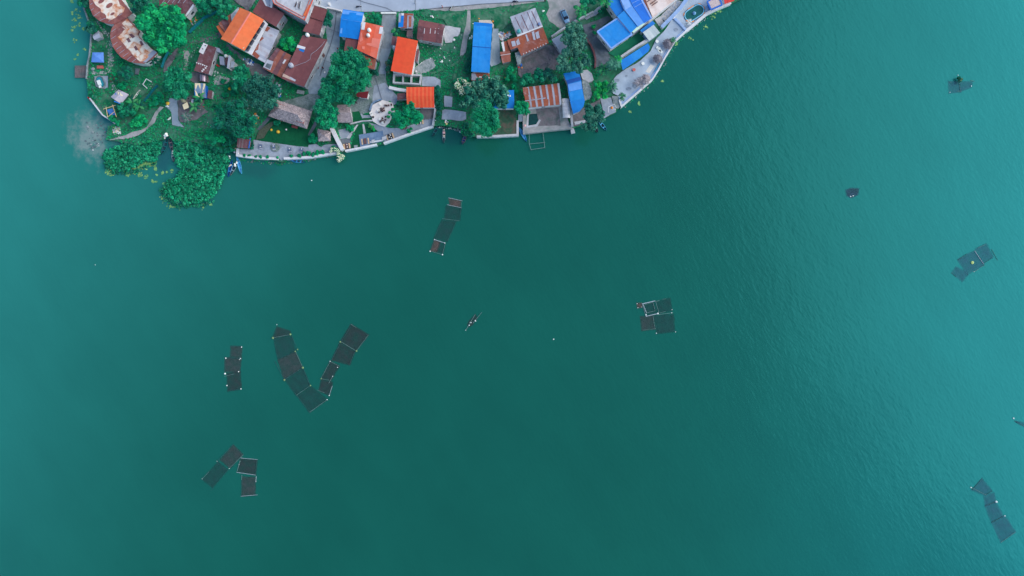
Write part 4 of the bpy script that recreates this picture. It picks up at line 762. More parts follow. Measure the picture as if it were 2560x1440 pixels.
strip_wall('garden_wall', 'low wall round the dark green pond', [(1320, 285), (1318, 318), (1342, 314), (1350, 300)], .6, .5, CONC)
patch('green_pond', M('pond_water', (8, 62, 62), .15, .2, 1, .5), [(1320, 286), (1342, 284), (1346, 300), (1340, 314), (1320, 317)], .8)
strip_wall('garden_wall', 'pale wall in front of the striped house', [(1318, 273), (1360, 268), (1402, 262)], .6, 1.3, WHITE)
strip_wall('garden_wall', 'grey wall running down to the small pier', [(1424, 262), (1428, 290), (1430, 318)], .7, 1.2, CONC)
o = MB().prism([W(*p, .75) for p in ((1426, 319), (1433, 318), (1438, 332), (1428, 334))], -1.5, .95).build('stone_pier', CONC); tag(o, 'short pale concrete pier sticking out into the lake', 'pier')
strip_wall('sea_wall', 'broken grey wall behind the moored boats under the shore tree', [(1436, 309), (1462, 305), (1472, 309)], .9, .6, CONC, z0=-1)
strip_wall('sea_wall', 'white and pale blue lake wall around the resort plaza', [(1548, 251), (1553, 267), (1590, 235), (1630, 200), (1644, 178), (1659, 150), (1686, 105), (1714, 79)], .5, .7, WHITE, z0=-1)
strip_wall('planter_ledge', 'pale blue ledge just inside the white resort lake wall', [(1549, 244), (1552, 262), (1588, 231), (1627, 197), (1641, 175), (1656, 148), (1683, 103), (1711, 77)], .65, .45, PALEBLUE, 'ledge')
strip_wall('sea_wall', 'white lake wall beside the oval pool', [(1714, 79), (1737, 60), (1766, 35), (1785, 25), (1806, 16), (1826, 8)], .8, .6, WHITE, z0=-1)
strip_wall('plaza_wall', 'low pale blue divider crossing the resort plaza', [(1685, 48), (1700, 62), (1713, 77)], .7, .8, PALEBLUE)
strip_wall('waterside_wall', 'thin stone wall at the water edge by the curved house', [(211, 21), (217, 36), (223, 54)], .4, .5, STONE, z0=-1)
strip_wall('waterside_wall', 'thin stone wall at the water edge by the gazebo', [(230, 86), (228, 115), (225, 142), (220, 165), (218, 198)], .4, .5, STONE, z0=-1)
strip_wall('waterside_wall', 'curved white edging along the tip of the point', [(226, 246), (240, 265), (258, 288), (276, 300), (290, 310)], .4, .4, WHITE, z0=-1)
strip_wall('boundary_wall', 'grey wall along the parking ground above the twisted tree', [(1378, 96), (1400, 80), (1440, 55), (1482, 34)], .5, 1.6, PLASTER)
strip_wall('boundary_wall', 'low wall across the top of the western alley', [(819, 22), (838, 26), (856, 31)], .4, 1.2, WHITE)
strip_wall('lane_wall', 'dark winding wall beside the resort driveway', [(1464, 98), (1476, 114), (1484, 132), (1488, 150), (1487, 172)], .5, 1.0, OLDBR[0])
for lab, pts in (('teal net fence in the grass below the large bright tree', [(553, 22), (539, 32), (513, 44), (490, 66), (474, 82)]), ('teal net fence along the banana plants', [(423, 131), (413, 148), (406, 170)]), ('teal net fence on the garden of the point', [(396, 214), (384, 226), (374, 240), (362, 254)])):
    o = thing('net_fence', lab, 'fence', W(*pts[0])); P = [W(*p) for p in pts]; m = MB()
    for p, q in zip(P, P[1:]):
        d_ = (q-p).normalized(); s_ = Vector((-d_.y, d_.x, 0)); wd = .45 if pts[0][0] > 500 else .25
        m.add([p-s_*wd+Vector((0, 0, .1)), q-s_*wd+Vector((0, 0, .1)), q+s_*.06+Vector((0, 0, 1.2)), p+s_*.06+Vector((0, 0, 1.2)), q+s_*wd+Vector((0, 0, .12)), p+s_*wd+Vector((0, 0, .12))], [(0, 1, 2, 3), (3, 2, 4, 5)])
    m.build('net', TEAL, o)
    for p in P: MB().tube(p+Vector((0, 0, -.1)), p+Vector((0, 0, 1.3)), .05).build('post', BAMBOO_DK, o)
# ---------------------------------------------------------------- trees and plants
def base_rgb(m): return m.node_tree.nodes['Mix'].inputs[6].default_value[:3]
def tree(name, label, lobes, h, mats, cat='tree', leaf=.55, dens=1.0, group=None, z0=G, trunk=True, flat=.62, extra=None, rag=.3):
    """lobes: (px, py, radius px) of the crown seen from above; h = height of the crown top"""
    cx = sum(l[0]*l[2] for l in lobes)/sum(l[2] for l in lobes); cy = sum(l[1]*l[2] for l in lobes)/sum(l[2] for l in lobes)
    foot = W(cx, cy, z0+h*.5); foot.z = z0
    o = thing(name, label, cat, foot, group); cen, rad = [], []; rmax = max(l[2] for l in lobes)/8
    tips = []
    for (lx, ly, lr) in lobes:
        r = lr/8*.97; zc = z0+max(h-r*flat*1.15-random.uniform(0, .12)*h, r*flat*.7); c = W(lx, ly, zc); tips.append(c)
        nc = max(5, int(4.6*r**1.4))
        for _ in range(nc):
            d = rng.normal(size=3); d /= np.linalg.norm(d); d[2] = abs(d[2])*1.0-.25
            q = rng.uniform(.45, .86+rag*.3) if rng.random() < .75 else rng.uniform(.1, .5); cr = min(r, 2.6)*rng.uniform(.24, .42)+.12
            cen.append((c.x+d[0]*r*q, c.y+d[1]*r*q, max(z0+.25, c.z+d[2]*r*flat*q))); rad.append(cr)
    cen, rad = np.array(cen), np.array(rad)
    if trunk:
        m = MB(); tr = max(.08, .022*h+.03*rmax); top = Vector((foot.x+random.uniform(-.3, .3), foot.y+random.uniform(-.3, .3), z0+h*.5))
        m.tube((foot.x, foot.y, z0-.3), top, tr*1.25, tr*.75, 8)
        for t in tips: m.tube(top-Vector((0, 0, .2)), t, tr*.6, tr*.25, 6)
        for i in range(0, len(cen), max(1, len(cen)//24)):
            t = min(tips, key=lambda q: (q-Vector(cen[i])).length); m.tube(t, cen[i], tr*.25, tr*.08, 5)
        m.build('trunk', BARK, o)
    n = max(14, int(66*dens)); Qs = []; ms = []; nm = len(mats)
    big = rad > np.median(rad)
    for grp in (big, ~big):
        if not grp.any(): continue
        k = n if grp is big else max(5, int(n*.6))
        Q = leaf_cloud(cen[grp], rad[grp], k, leaf*1.08, up=.3, spread=.32, asp=.66); Qs.append(Q)
        tone = rng.integers(0, nm, grp.sum()); t = np.repeat(tone, k); flip = rng.random(len(t)) < .12; t[flip] = rng.integers(0, nm, flip.sum()); ms.append(t)
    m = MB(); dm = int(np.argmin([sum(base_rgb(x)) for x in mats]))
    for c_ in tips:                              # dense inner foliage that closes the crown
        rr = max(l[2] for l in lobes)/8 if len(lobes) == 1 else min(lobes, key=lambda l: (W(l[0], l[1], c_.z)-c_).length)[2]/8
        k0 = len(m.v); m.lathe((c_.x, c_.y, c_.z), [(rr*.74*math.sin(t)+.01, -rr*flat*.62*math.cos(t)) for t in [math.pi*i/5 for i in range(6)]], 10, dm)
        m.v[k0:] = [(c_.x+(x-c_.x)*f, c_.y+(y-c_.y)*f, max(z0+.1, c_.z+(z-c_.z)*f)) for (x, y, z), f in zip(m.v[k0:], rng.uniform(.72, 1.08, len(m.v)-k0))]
    m.quads(np.concatenate(Qs), np.concatenate(ms).tolist())
    if extra:                                    # blossoms on the upper side
        em, en, es = extra; top = cen[cen[:, 2] > np.quantile(cen[:, 2], .3)]; idx = rng.integers(0, len(top), en); pr = rad[cen[:, 2] > np.quantile(cen[:, 2], .3)][idx]
        d = rng.normal(size=(en, 3)); d[:, 2] = np.abs(d[:, 2])+.3; d /= np.linalg.norm(d, axis=1)[:, None]; p = top[idx]+d*(pr*1.12)[:, None]
        a = rng.random(en)*6.28; L = es*(.7+.6*rng.random(en)); t = np.stack([np.cos(a), np.sin(a), a*0], 1)*L[:, None]; b = np.stack([-np.sin(a), np.cos(a), a*0+.15], 1)*L[:, None]
        fm = MB().quads(np.stack([p-t*.5, p+b*.5, p+t*.5, p-b*.5], 1), rng.integers(0, len(em), en).tolist()).build('blossom', em, o)
    m.build('crown', mats, o); return o
def palm(label, px, py, h, L, mats, nf=13, z0=G, droop=.5, name='palm_tree', cat='palm', seed=None, w=.5, dead=False):
    c = W(px, py, z0+h); foot = Vector((c.x+random.uniform(-.2, .2), c.y+random.uniform(-.2, .2), z0)); o = thing(name, label, cat, foot)
    MB().tube(foot-Vector((0, 0, .2)), c, .17, .11, 8).build('trunk', BARK, o); Q = []; mi = []
    for i in range(nf):
        a = 2*math.pi*i/nf+random.uniform(-.2, .2); LL = L*random.uniform(.75, 1.1); el = random.uniform(.1, .8); p = c.copy(); seg = 9
        for s in range(seg):
            d = Vector((math.cos(a)*math.cos(el), math.sin(a)*math.cos(el), math.sin(el))); q = p+d*LL/seg; el -= droop*random.uniform(.2, .42)
            sv = Vector((-math.sin(a), math.cos(a), 0)); mt = random.randrange(len(mats)); wd = w*LL*.36*math.sin(math.pi*min(1, (s+.9)/seg)**.8)+.05
            Q.append([p-sv*.03, p+sv*.03, q+sv*.03, q-sv*.03]); mi.append(mt)
            for k in range(2):
                pp = lerp(p, q, .25+.5*k)
                for sg in (1, -1):
                    tip = pp+d*wd*.75+sv*sg*wd-Vector((0, 0, wd*.35)); e = d*LL/seg*.22; Q.append([pp-e, pp+e, tip+e*.3, tip-e*.3]); mi.append(mt)
            p = q
    MB().quads(np.array([[tuple(v) for v in q] for q in Q]), mi).build('crown', mats, o); return o
def banana(label, px, py, h, L, mats, nf=8, z0=G, name='banana_plant', group=None):
    foot = W(px, py, z0); o = thing(name, label, 'banana plant', foot, group); c = foot+Vector((0, 0, h))
    MB().tube(foot-Vector((0, 0, .1)), c, .16, .1, 8).build('stem', LP[0], o); Q = []; mi = []
    for i in range(nf):
        a = 2*math.pi*i/nf+random.uniform(-.35, .35); LL = L*random.uniform(.7, 1.15); el = random.uniform(.4, 1.0); p = c.copy(); mt = random.randrange(len(mats)); w0 = .05
        for s in range(6):
            d = Vector((math.cos(a)*math.cos(el), math.sin(a)*math.cos(el), math.sin(el))); q = p+d*LL/6; el -= random.uniform(.2, .38); sv = Vector((-math.sin(a), math.cos(a), 0))
            w1 = .36*math.sin(math.pi*min(1, (s+1.1)/6.4)**.75)+.03; dz = Vector((0, 0, .1))
            Q += [[p, p+sv*w0-dz*(w0 > .1), q+sv*w1-dz, q], [p, q, q-sv*w1-dz, p-sv*w0-dz*(w0 > .1)]]; mi += [mt, mt]; p = q; w0 = w1
    MB().quads(np.array([[tuple(v) for v in q] for q in Q]), mi).build('crown', mats, o); return o
T = tree
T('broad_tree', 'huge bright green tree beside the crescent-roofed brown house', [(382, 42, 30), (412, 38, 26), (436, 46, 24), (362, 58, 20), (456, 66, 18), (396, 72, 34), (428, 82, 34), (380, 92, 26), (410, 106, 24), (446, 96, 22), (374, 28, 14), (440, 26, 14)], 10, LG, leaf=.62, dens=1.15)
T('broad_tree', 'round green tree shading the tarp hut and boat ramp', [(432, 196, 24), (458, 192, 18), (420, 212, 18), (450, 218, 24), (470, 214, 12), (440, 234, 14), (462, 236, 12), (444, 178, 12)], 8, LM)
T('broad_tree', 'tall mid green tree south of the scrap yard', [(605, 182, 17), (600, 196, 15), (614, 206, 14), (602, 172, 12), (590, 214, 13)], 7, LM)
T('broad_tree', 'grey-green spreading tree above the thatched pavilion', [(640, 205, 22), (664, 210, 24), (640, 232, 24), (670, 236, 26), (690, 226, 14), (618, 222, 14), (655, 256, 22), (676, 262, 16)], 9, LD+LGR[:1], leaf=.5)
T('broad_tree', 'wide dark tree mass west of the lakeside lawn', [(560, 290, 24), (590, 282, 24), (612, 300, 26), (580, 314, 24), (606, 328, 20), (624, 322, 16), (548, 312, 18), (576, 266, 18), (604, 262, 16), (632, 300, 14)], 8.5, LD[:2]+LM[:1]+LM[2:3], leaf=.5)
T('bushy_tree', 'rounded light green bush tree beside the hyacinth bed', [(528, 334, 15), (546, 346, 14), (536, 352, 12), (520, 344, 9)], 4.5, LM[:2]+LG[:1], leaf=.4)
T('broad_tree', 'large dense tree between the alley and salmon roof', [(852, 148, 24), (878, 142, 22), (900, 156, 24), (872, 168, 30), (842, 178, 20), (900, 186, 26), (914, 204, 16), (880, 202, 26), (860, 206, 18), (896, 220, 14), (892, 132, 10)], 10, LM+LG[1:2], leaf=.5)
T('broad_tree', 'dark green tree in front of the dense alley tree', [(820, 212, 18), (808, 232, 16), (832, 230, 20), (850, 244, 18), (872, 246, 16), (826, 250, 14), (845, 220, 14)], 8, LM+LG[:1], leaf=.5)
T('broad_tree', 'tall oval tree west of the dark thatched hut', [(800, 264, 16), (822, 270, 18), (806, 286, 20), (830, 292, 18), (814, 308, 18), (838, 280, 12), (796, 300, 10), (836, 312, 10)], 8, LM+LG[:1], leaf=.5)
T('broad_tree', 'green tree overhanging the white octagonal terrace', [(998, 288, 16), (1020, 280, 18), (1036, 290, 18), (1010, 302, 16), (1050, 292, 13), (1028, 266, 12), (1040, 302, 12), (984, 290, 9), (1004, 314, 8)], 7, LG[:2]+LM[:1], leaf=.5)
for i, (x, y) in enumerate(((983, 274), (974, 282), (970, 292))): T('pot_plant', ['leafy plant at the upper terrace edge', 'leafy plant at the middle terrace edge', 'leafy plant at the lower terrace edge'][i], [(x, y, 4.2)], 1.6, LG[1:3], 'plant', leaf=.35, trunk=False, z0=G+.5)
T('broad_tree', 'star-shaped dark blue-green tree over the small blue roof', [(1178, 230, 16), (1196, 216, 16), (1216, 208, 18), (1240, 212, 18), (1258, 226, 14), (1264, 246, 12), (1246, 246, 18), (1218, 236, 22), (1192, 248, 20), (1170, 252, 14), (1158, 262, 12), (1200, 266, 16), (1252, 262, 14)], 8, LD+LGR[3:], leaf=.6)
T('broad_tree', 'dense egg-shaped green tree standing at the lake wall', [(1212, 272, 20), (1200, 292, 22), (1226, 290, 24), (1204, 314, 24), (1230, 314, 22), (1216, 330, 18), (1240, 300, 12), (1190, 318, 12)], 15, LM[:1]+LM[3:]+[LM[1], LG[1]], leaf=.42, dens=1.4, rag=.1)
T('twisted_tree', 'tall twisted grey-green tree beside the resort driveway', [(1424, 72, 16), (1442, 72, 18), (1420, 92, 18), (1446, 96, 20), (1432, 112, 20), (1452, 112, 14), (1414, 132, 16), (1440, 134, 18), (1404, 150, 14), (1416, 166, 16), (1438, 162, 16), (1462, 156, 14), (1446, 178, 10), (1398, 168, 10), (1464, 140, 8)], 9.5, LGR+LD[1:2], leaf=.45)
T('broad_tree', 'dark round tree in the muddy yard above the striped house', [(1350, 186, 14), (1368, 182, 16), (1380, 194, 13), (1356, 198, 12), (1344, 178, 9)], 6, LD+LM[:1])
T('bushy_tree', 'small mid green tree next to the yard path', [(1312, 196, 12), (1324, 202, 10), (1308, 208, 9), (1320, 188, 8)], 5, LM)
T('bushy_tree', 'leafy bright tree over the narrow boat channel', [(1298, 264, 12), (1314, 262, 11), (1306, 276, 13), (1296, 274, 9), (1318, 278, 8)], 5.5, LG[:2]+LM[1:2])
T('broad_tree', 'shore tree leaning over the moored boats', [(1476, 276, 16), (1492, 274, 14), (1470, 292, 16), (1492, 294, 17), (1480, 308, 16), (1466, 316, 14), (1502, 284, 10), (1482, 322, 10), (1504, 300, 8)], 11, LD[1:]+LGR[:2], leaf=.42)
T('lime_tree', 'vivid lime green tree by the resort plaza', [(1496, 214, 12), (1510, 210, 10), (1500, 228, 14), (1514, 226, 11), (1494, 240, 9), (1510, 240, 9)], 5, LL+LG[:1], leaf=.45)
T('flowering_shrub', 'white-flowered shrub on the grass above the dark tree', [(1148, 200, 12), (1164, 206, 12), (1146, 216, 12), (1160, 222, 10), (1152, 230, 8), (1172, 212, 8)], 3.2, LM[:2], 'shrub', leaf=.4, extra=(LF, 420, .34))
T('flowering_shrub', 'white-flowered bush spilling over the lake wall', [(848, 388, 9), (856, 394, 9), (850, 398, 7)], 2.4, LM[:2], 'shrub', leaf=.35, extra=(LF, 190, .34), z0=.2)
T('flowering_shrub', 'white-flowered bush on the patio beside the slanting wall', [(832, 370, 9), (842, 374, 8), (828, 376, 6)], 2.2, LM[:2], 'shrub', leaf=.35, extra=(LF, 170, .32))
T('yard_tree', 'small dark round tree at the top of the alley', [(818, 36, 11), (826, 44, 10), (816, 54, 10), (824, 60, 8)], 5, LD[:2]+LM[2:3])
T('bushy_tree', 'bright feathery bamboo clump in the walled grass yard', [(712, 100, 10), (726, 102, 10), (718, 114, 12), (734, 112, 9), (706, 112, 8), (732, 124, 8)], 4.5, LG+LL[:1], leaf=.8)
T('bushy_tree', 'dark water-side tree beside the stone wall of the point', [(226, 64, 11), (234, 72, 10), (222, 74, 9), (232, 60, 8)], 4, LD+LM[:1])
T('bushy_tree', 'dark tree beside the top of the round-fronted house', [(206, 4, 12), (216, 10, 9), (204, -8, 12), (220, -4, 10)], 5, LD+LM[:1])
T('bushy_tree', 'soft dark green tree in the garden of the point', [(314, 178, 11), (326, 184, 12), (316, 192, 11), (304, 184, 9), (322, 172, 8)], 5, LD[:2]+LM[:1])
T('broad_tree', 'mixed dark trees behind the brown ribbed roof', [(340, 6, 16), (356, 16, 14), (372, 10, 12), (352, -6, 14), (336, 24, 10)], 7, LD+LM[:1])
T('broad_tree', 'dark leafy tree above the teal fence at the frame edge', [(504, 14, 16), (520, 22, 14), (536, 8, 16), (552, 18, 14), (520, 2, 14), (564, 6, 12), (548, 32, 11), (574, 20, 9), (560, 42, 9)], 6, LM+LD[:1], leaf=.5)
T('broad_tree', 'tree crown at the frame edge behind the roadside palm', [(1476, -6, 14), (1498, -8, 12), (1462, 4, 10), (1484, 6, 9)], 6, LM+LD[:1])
T('hedge', 'long dark hedge between orange cottage and mossy slabs', [(1094, 222, 7), (1096, 234, 8), (1100, 246, 9), (1097, 258, 9), (1098, 270, 8), (1096, 284, 7), (1094, 298, 6), (1104, 262, 7)], 2.2, LD[:2]+LM[2:3], 'hedge', leaf=.4, trunk=False)
T('hedge', 'tall green hedge by the yellow ball below the blue longhouse', [(1272, 182, 10), (1282, 196, 11), (1286, 212, 9), (1268, 196, 8), (1278, 172, 8), (1290, 226, 7)], 2.6, LM[:1]+LG[:2], 'hedge', leaf=.45, trunk=False)
T('hedge', 'dark hedge along the west side of the blue longhouse', [(1172, 160, 8), (1170, 174, 8), (1174, 146, 7), (1176, 134, 6), (1180, 122, 5)], 2.2, LM[2:3]+LD[:1], 'hedge', leaf=.4, trunk=False)
T('shrub', 'rounded green shrub by the road above the stair top', [(938, 42, 9), (948, 50, 9), (930, 52, 7), (944, 58, 7)], 2.6, LM[:2], 'shrub', leaf=.4)
T('shrub', 'olive bush between lane and long red-orange roof', [(972, 156, 8), (974, 168, 9), (970, 180, 8), (976, 146, 6)], 2.4, [LP[0], M('olive_leaf', (86, 102, 92), .8, .3, .5), LD[1]], 'shrub', leaf=.4)
T('shrub', 'dark shrub at the corner below the rusty porch', [(938, 180, 6), (944, 186, 5)], 1.8, LD[:2], 'shrub', leaf=.35)
T('shrub', 'low bright shrub beside the stone patio', [(872, 318, 8), (880, 322, 7)], 1.8, LG[:2], 'shrub', leaf=.35)
T('shrub', 'green bush in front of the small square thatched hut', [(782, 340, 10), (790, 350, 9), (778, 350, 7)], 2.4, LG[:2]+LM[:1], 'shrub', leaf=.4)
T('shrub', 'round garden shrub below the thatched pavilion', [(690, 308, 9), (698, 304, 6)], 2, LM[:2], 'shrub', leaf=.35)
T('shrub', 'dark shrub beside the brown porch of the orange cottage', [(996, 258, 7), (1006, 262, 7)], 1.8, LD[:2]+LG[:1], 'shrub', leaf=.35)
T('shrub', 'low shrubs under the bordered blue roof corner', [(1485, 66, 6), (1486, 82, 5)], 1.6, LM[:2]+LL[:1], 'shrub', leaf=.35)
T('shrub', 'dark shrub at the resort drive bend', [(1508, 24, 8), (1514, 18, 6), (1502, 30, 6)], 2.2, LM[1:3]+LD[:1], 'shrub', leaf=.35)
T('shrub', 'leafy shrub in the garden bed by the big stepping stones', [(300, 214, 9), (310, 218, 8), (314, 210, 7)], 2, LG[:2]+LM[:1], 'shrub', leaf=.45)
T('shrub', 'reddish green shrub beside the boat pond', [(280, 190, 8), (288, 198, 8), (278, 200, 5)], 1.8, [LP[0], LG[0], M('bronze_leaf', (86, 92, 80), .8, .3, .5)], 'shrub', leaf=.4)
T('shrub', 'big-leaved shrub clump north of the sand track', [(305, 268, 11), (320, 276, 12), (328, 266, 10), (310, 284, 10), (334, 282, 8)], 2.8, LM+LD[:1], 'shrub', leaf=.8)
T('shrub', 'bright weedy bush along the sand track', [(338, 300, 10), (352, 294, 10), (344, 312, 9), (362, 302, 8), (330, 310, 8)], 1.8, LG[:3], 'shrub', leaf=.5)
T('shrub', 'bushy bank below the teal fence of the point', [(386, 244, 10), (398, 236, 10), (390, 258, 9), (402, 250, 8), (376, 262, 8)], 2, LG[:2]+LM[:1], 'shrub', leaf=.45)
T('shrub', 'pale weedy bush at the waterside wall of the point', [(228, 232, 6), (236, 240, 7), (230, 220, 5)], 1.6, LM+LGR[:1], 'shrub', leaf=.4)
T('shrub', 'green shrub growing on the tip by the bamboo frame', [(276, 294, 7), (286, 300, 8), (294, 308, 7)], 1.6, LG[:2]+LM[1:2], 'shrub', leaf=.45)
T('shrub', 'green scrub by the parking ground and palm', [(1440, 18, 7), (1456, 36, 7), (1446, 46, 6)], 1.8, LM[:2]+LL[:1], 'shrub', leaf=.35)
T('shrub', 'patio planting along the lake wall steps', [(760, 386, 6), (772, 384, 7), (784, 386, 7), (794, 382, 6), (806, 382, 6), (748, 390, 5), (730, 390, 5)], 1.2, LM[:2]+LG[:1], 'shrub', leaf=.35, trunk=False)
T('shrub', 'thin row of patio plants beside the white lake wall corner', [(612, 388, 4), (624, 389, 4), (640, 391, 4), (652, 392, 4), (668, 393, 4), (694, 394, 3.5)], 1.0, LM[:2]+LG[:1], 'shrub', leaf=.3, trunk=False)
T('shrub', 'narrow green hedge by the boarded shelter', [(630, 356, 4), (631, 364, 4), (629, 371, 4)], 1.2, LD[:2], 'shrub', leaf=.3, trunk=False)
T('shrub', 'yellow-green clump at the lower lawn of the garden', [(930, 318, 5), (924, 314, 4), (934, 324, 4)], 1, LL[:1]+LP[3:], 'shrub', leaf=.35, trunk=False)
T('shrub', 'green tussock on the small pier wall of the dining patio', [(1022, 326, 5), (1028, 322, 4)], 1.1, LG[:2], 'shrub', leaf=.35, trunk=False)
T('shrub', 'shore bush overhanging the water beside the egg-shaped tree', [(1166, 316, 9), (1174, 326, 9), (1164, 332, 8), (1178, 338, 7), (1158, 326, 6)], 2.4, LM[2:3]+LG[1:2]+LD[:1], 'shrub', leaf=.45)
for i, (x, y, r, hh) in enumerate(((560, 338, 12, 3), (580, 346, 12, 2.6), (566, 356, 10, 2), (546, 372, 10, 1.8), (572, 372, 9, 1.8))):
    T('shrub', ['dark shrub under the wide tree mass', 'green shrub beside the boarded shelter path', 'low shrub with pale flowers by the hyacinth bed', 'weedy shrub at the hyacinth edge', 'low bush next to the moored canoes'][i], [(x, y, r), (x+r*.8, y+r*.4, r*.7), (x-r*.7, y+r*.5, r*.7)], hh, LM[:1]+LM[2:3]+LD[:1], 'shrub', leaf=.4, trunk=False)
for i, (x, y, r) in enumerate(((566, 216, 10), (584, 232, 11), (560, 240, 9), (545, 268, 10), (556, 204, 7))):
    T('shrub', ['grass bush beside the stony ground', 'leafy bush beside a yellow kayak', 'green bush on the open slope', 'wild shrub lower on the open slope', 'small bush near the drum lid'][i], [(x, y, r), (x+r*.7, y-r*.4, r*.6)], 1.5, LG[1:2]+LM[:1]+LM[2:3], 'shrub', leaf=.4, trunk=False)
banana('banana plant among the shrubs of the point', 342, 262, 2.4, 3.0, LP); banana('banana plant by the bamboo frame end of the shrubs', 358, 268, 2.2, 2.4, LP)
banana('banana plant beside the crescent-roofed house', 394, 154, 2.6, 3.0, LP); banana('banana plant half under the huge bright tree', 400, 136, 2.4, 2.4, LP)
banana('banana plant in front of the tarp hut', 508, 250, 2.3, 2.6, LP); banana('banana plant at the muddy shack yard', 494, 272, 2.0, 2.4, LP); banana('banana plant between tarp hut and mud', 500, 262, 2.0, 2.0, LP)
banana('banana plant behind the long red-orange roof', 991, 86, 2.2, 1.9, LP+LL[:1]); banana('dry banana leaves beside the brown ribbed roof', 494, 4, 2.4, 2.6, [LP[3], M('dry_leaf', (186, 190, 150), .8, .2), LP[1]])
palm('green coconut palm at the parking ground', 1452, 26, 6, 2.6, LP+LL[:1], 15); palm('bright palm crossing the deep blue resort roof', 1514, 2, 7, 2.6, LP[1:]+LL[:1], 13)
palm('grey-green palm at the corner of the blue awning', 1534, 160, 6.5, 2.8, LGR+LP[:1], 17); palm('small dark palm by the resort slope', 1508, 174, 5, 2.4, LP[:3], 14); palm('pale palm against the awning end', 1546, 150, 5, 2.0, LL+LP[1:2], 9)
palm('palm behind the lime green tree', 1530, 216, 6, 2.4, LP[:3], 14); palm('young palm in the corner of the plaza wall', 1556, 240, 3.2, 1.7, LP, 12); palm('small palm beside the upper palapa', 1683, 100, 2.2, 1.3, LP, 10)
palm('dead palm with grey drooping fronds on the plaza', 1599, 206, 3.5, 2.6, [M('dead_frond', (150, 152, 168), .9, .2), M('dead_frond_dim', (122, 126, 142), .9, .2)], 12)
palm('dry collapsed palm beside the mud yard', 466, 290, 1.2, 2.4, [M('dead_frond_grey', (128, 142, 150), .9, .2), LGR[1]], 10)
palm('small pale palm bent over the oval pool rim', 1722, 54, 2.0, 1.2, [M('pale_frond', (214, 220, 226), .9, .1)], 8, name='palm_plant')
# aquatic plants: nobody could count these leaves
def mat_plants(name, poly, clumps, mats, r0, r1, leaf, n, z, hump=.5, label=None):
    xs = [p[0] for p in poly]; ys = [p[1] for p in poly]; cen, rad = [], []
    while len(cen) < clumps:
        x, y = random.uniform(min(xs), max(xs)), random.uniform(min(ys), max(ys))
        if not inside((x, y), poly): continue
        p = W(x, y, z+random.uniform(.05, hump)); cen.append(tuple(p)); rad.append(random.uniform(r0, r1))
    Q = leaf_cloud(np.array(cen), np.array(rad), n, leaf, up=.7, spread=.35, asp=.8, lo=.0); t = np.repeat(rng.integers(0, len(mats), len(cen)), n); fl = rng.random(len(t)) < .3; t[fl] = rng.integers(0, len(mats), fl.sum())
    o = MB().quads(Q, t.tolist()).build(name, mats); o['kind'] = 'stuff'
    if label: o['label'] = label; o['category'] = 'water plants'
    return o
HY1 = wob([(258, 392), (264, 378), (282, 374), (300, 364), (330, 350), (356, 340), (378, 334), (396, 338), (404, 360), (398, 388), (388, 402), (368, 402), (350, 408), (336, 418), (312, 430), (284, 426), (262, 414)], 2, 8)
HY2 = wob([(436, 352), (470, 346), (500, 352), (530, 362), (556, 372), (574, 396), (570, 416), (556, 440), (546, 470), (530, 494), (502, 506), (470, 510), (438, 504), (414, 488), (408, 466), (428, 448), (446, 434), (450, 420), (438, 404), (434, 380)], 2, 8)
mat_plants('water_hyacinth', HY1, 520, LH, .28, .62, .55, 15, 0, .7, 'smaller bright green bed of water hyacinth off the sand track')
mat_plants('water_hyacinth', HY2, 1050, LH, .28, .62, .55, 15, 0, .7, 'larger bright green bed of water hyacinth reaching into the lake')
mat_plants('water_weeds', wob([(404, 470), (420, 492), (450, 510), (500, 512), (534, 500), (536, 506), (500, 518), (446, 520), (410, 500), (398, 476)], 2, 8), 130, LM+LD, .2, .4, .4, 9, 0, .2, 'thin dark weeds fringing the larger hyacinth bed')
mat_plants('water_weeds', wob([(262, 416), (300, 432), (340, 424), (390, 404), (388, 410), (340, 434), (300, 438), (268, 428)], 2, 8), 80, LM+LD, .2, .4, .4, 9, 0, .2, 'thin dark weeds fringing the smaller hyacinth bed')
def pads(label, spots, n, r=(.1, .3)):
    m = MB()
    for (px, py, sp) in spots:
        for _ in range(n):
            c = W(px+random.gauss(0, sp), py+random.gauss(0, sp), .03+random.random()*.05); rr = random.uniform(*r); k = 9; a0 = random.random()*6
            m.add([c]+[(c.x+rr*math.cos(a0+5.7*i/k), c.y+rr*math.sin(a0+5.7*i/k), c.z+.02*math.sin(i)) for i in range(k+1)], [(0, i+1, i+2) for i in range(k)], random.randrange(3))
    o = m.build('lily_pads', LILY); o['kind'] = 'stuff'; o['label'] = label; o['category'] = 'water plants'
pads('yellow-green lily pads drifting off the round-fronted house', [(190, 28, 4), (180, 32, 2.5), (186, 48, 2.5), (198, 42, 3), (180, 2, 2), (186, 66, 3), (200, 62, 3), (180, 76, 1.5), (208, 74, 2), (188, 100, 3), (195, 136, 1.5), (212, 122, 2), (188, 148, 1)], 9)
pads('yellow-green lily pads along the smaller hyacinth bed', [(272, 430, 4), (282, 434, 2.5), (320, 436, 3), (340, 428, 3.5), (336, 424, 2.5), (358, 414, 4), (366, 410, 4), (374, 410, 3.5), (384, 408, 3), (388, 421, 2), (350, 418, 3)], 40, (.12, .34))
pads('yellow-green lily pads round the larger hyacinth bed', [(410, 460, 3), (404, 492, 3), (408, 500, 3), (426, 514, 4), (434, 518, 3), (430, 426, 2.5), (406, 432, 2), (416, 430, 1), (446, 516, 3), (506, 514, 3), (526, 510, 2), (392, 438, 1), (390, 454, 1), (382, 454, 2), (366, 442, 3), (350, 437, 3)], 12)
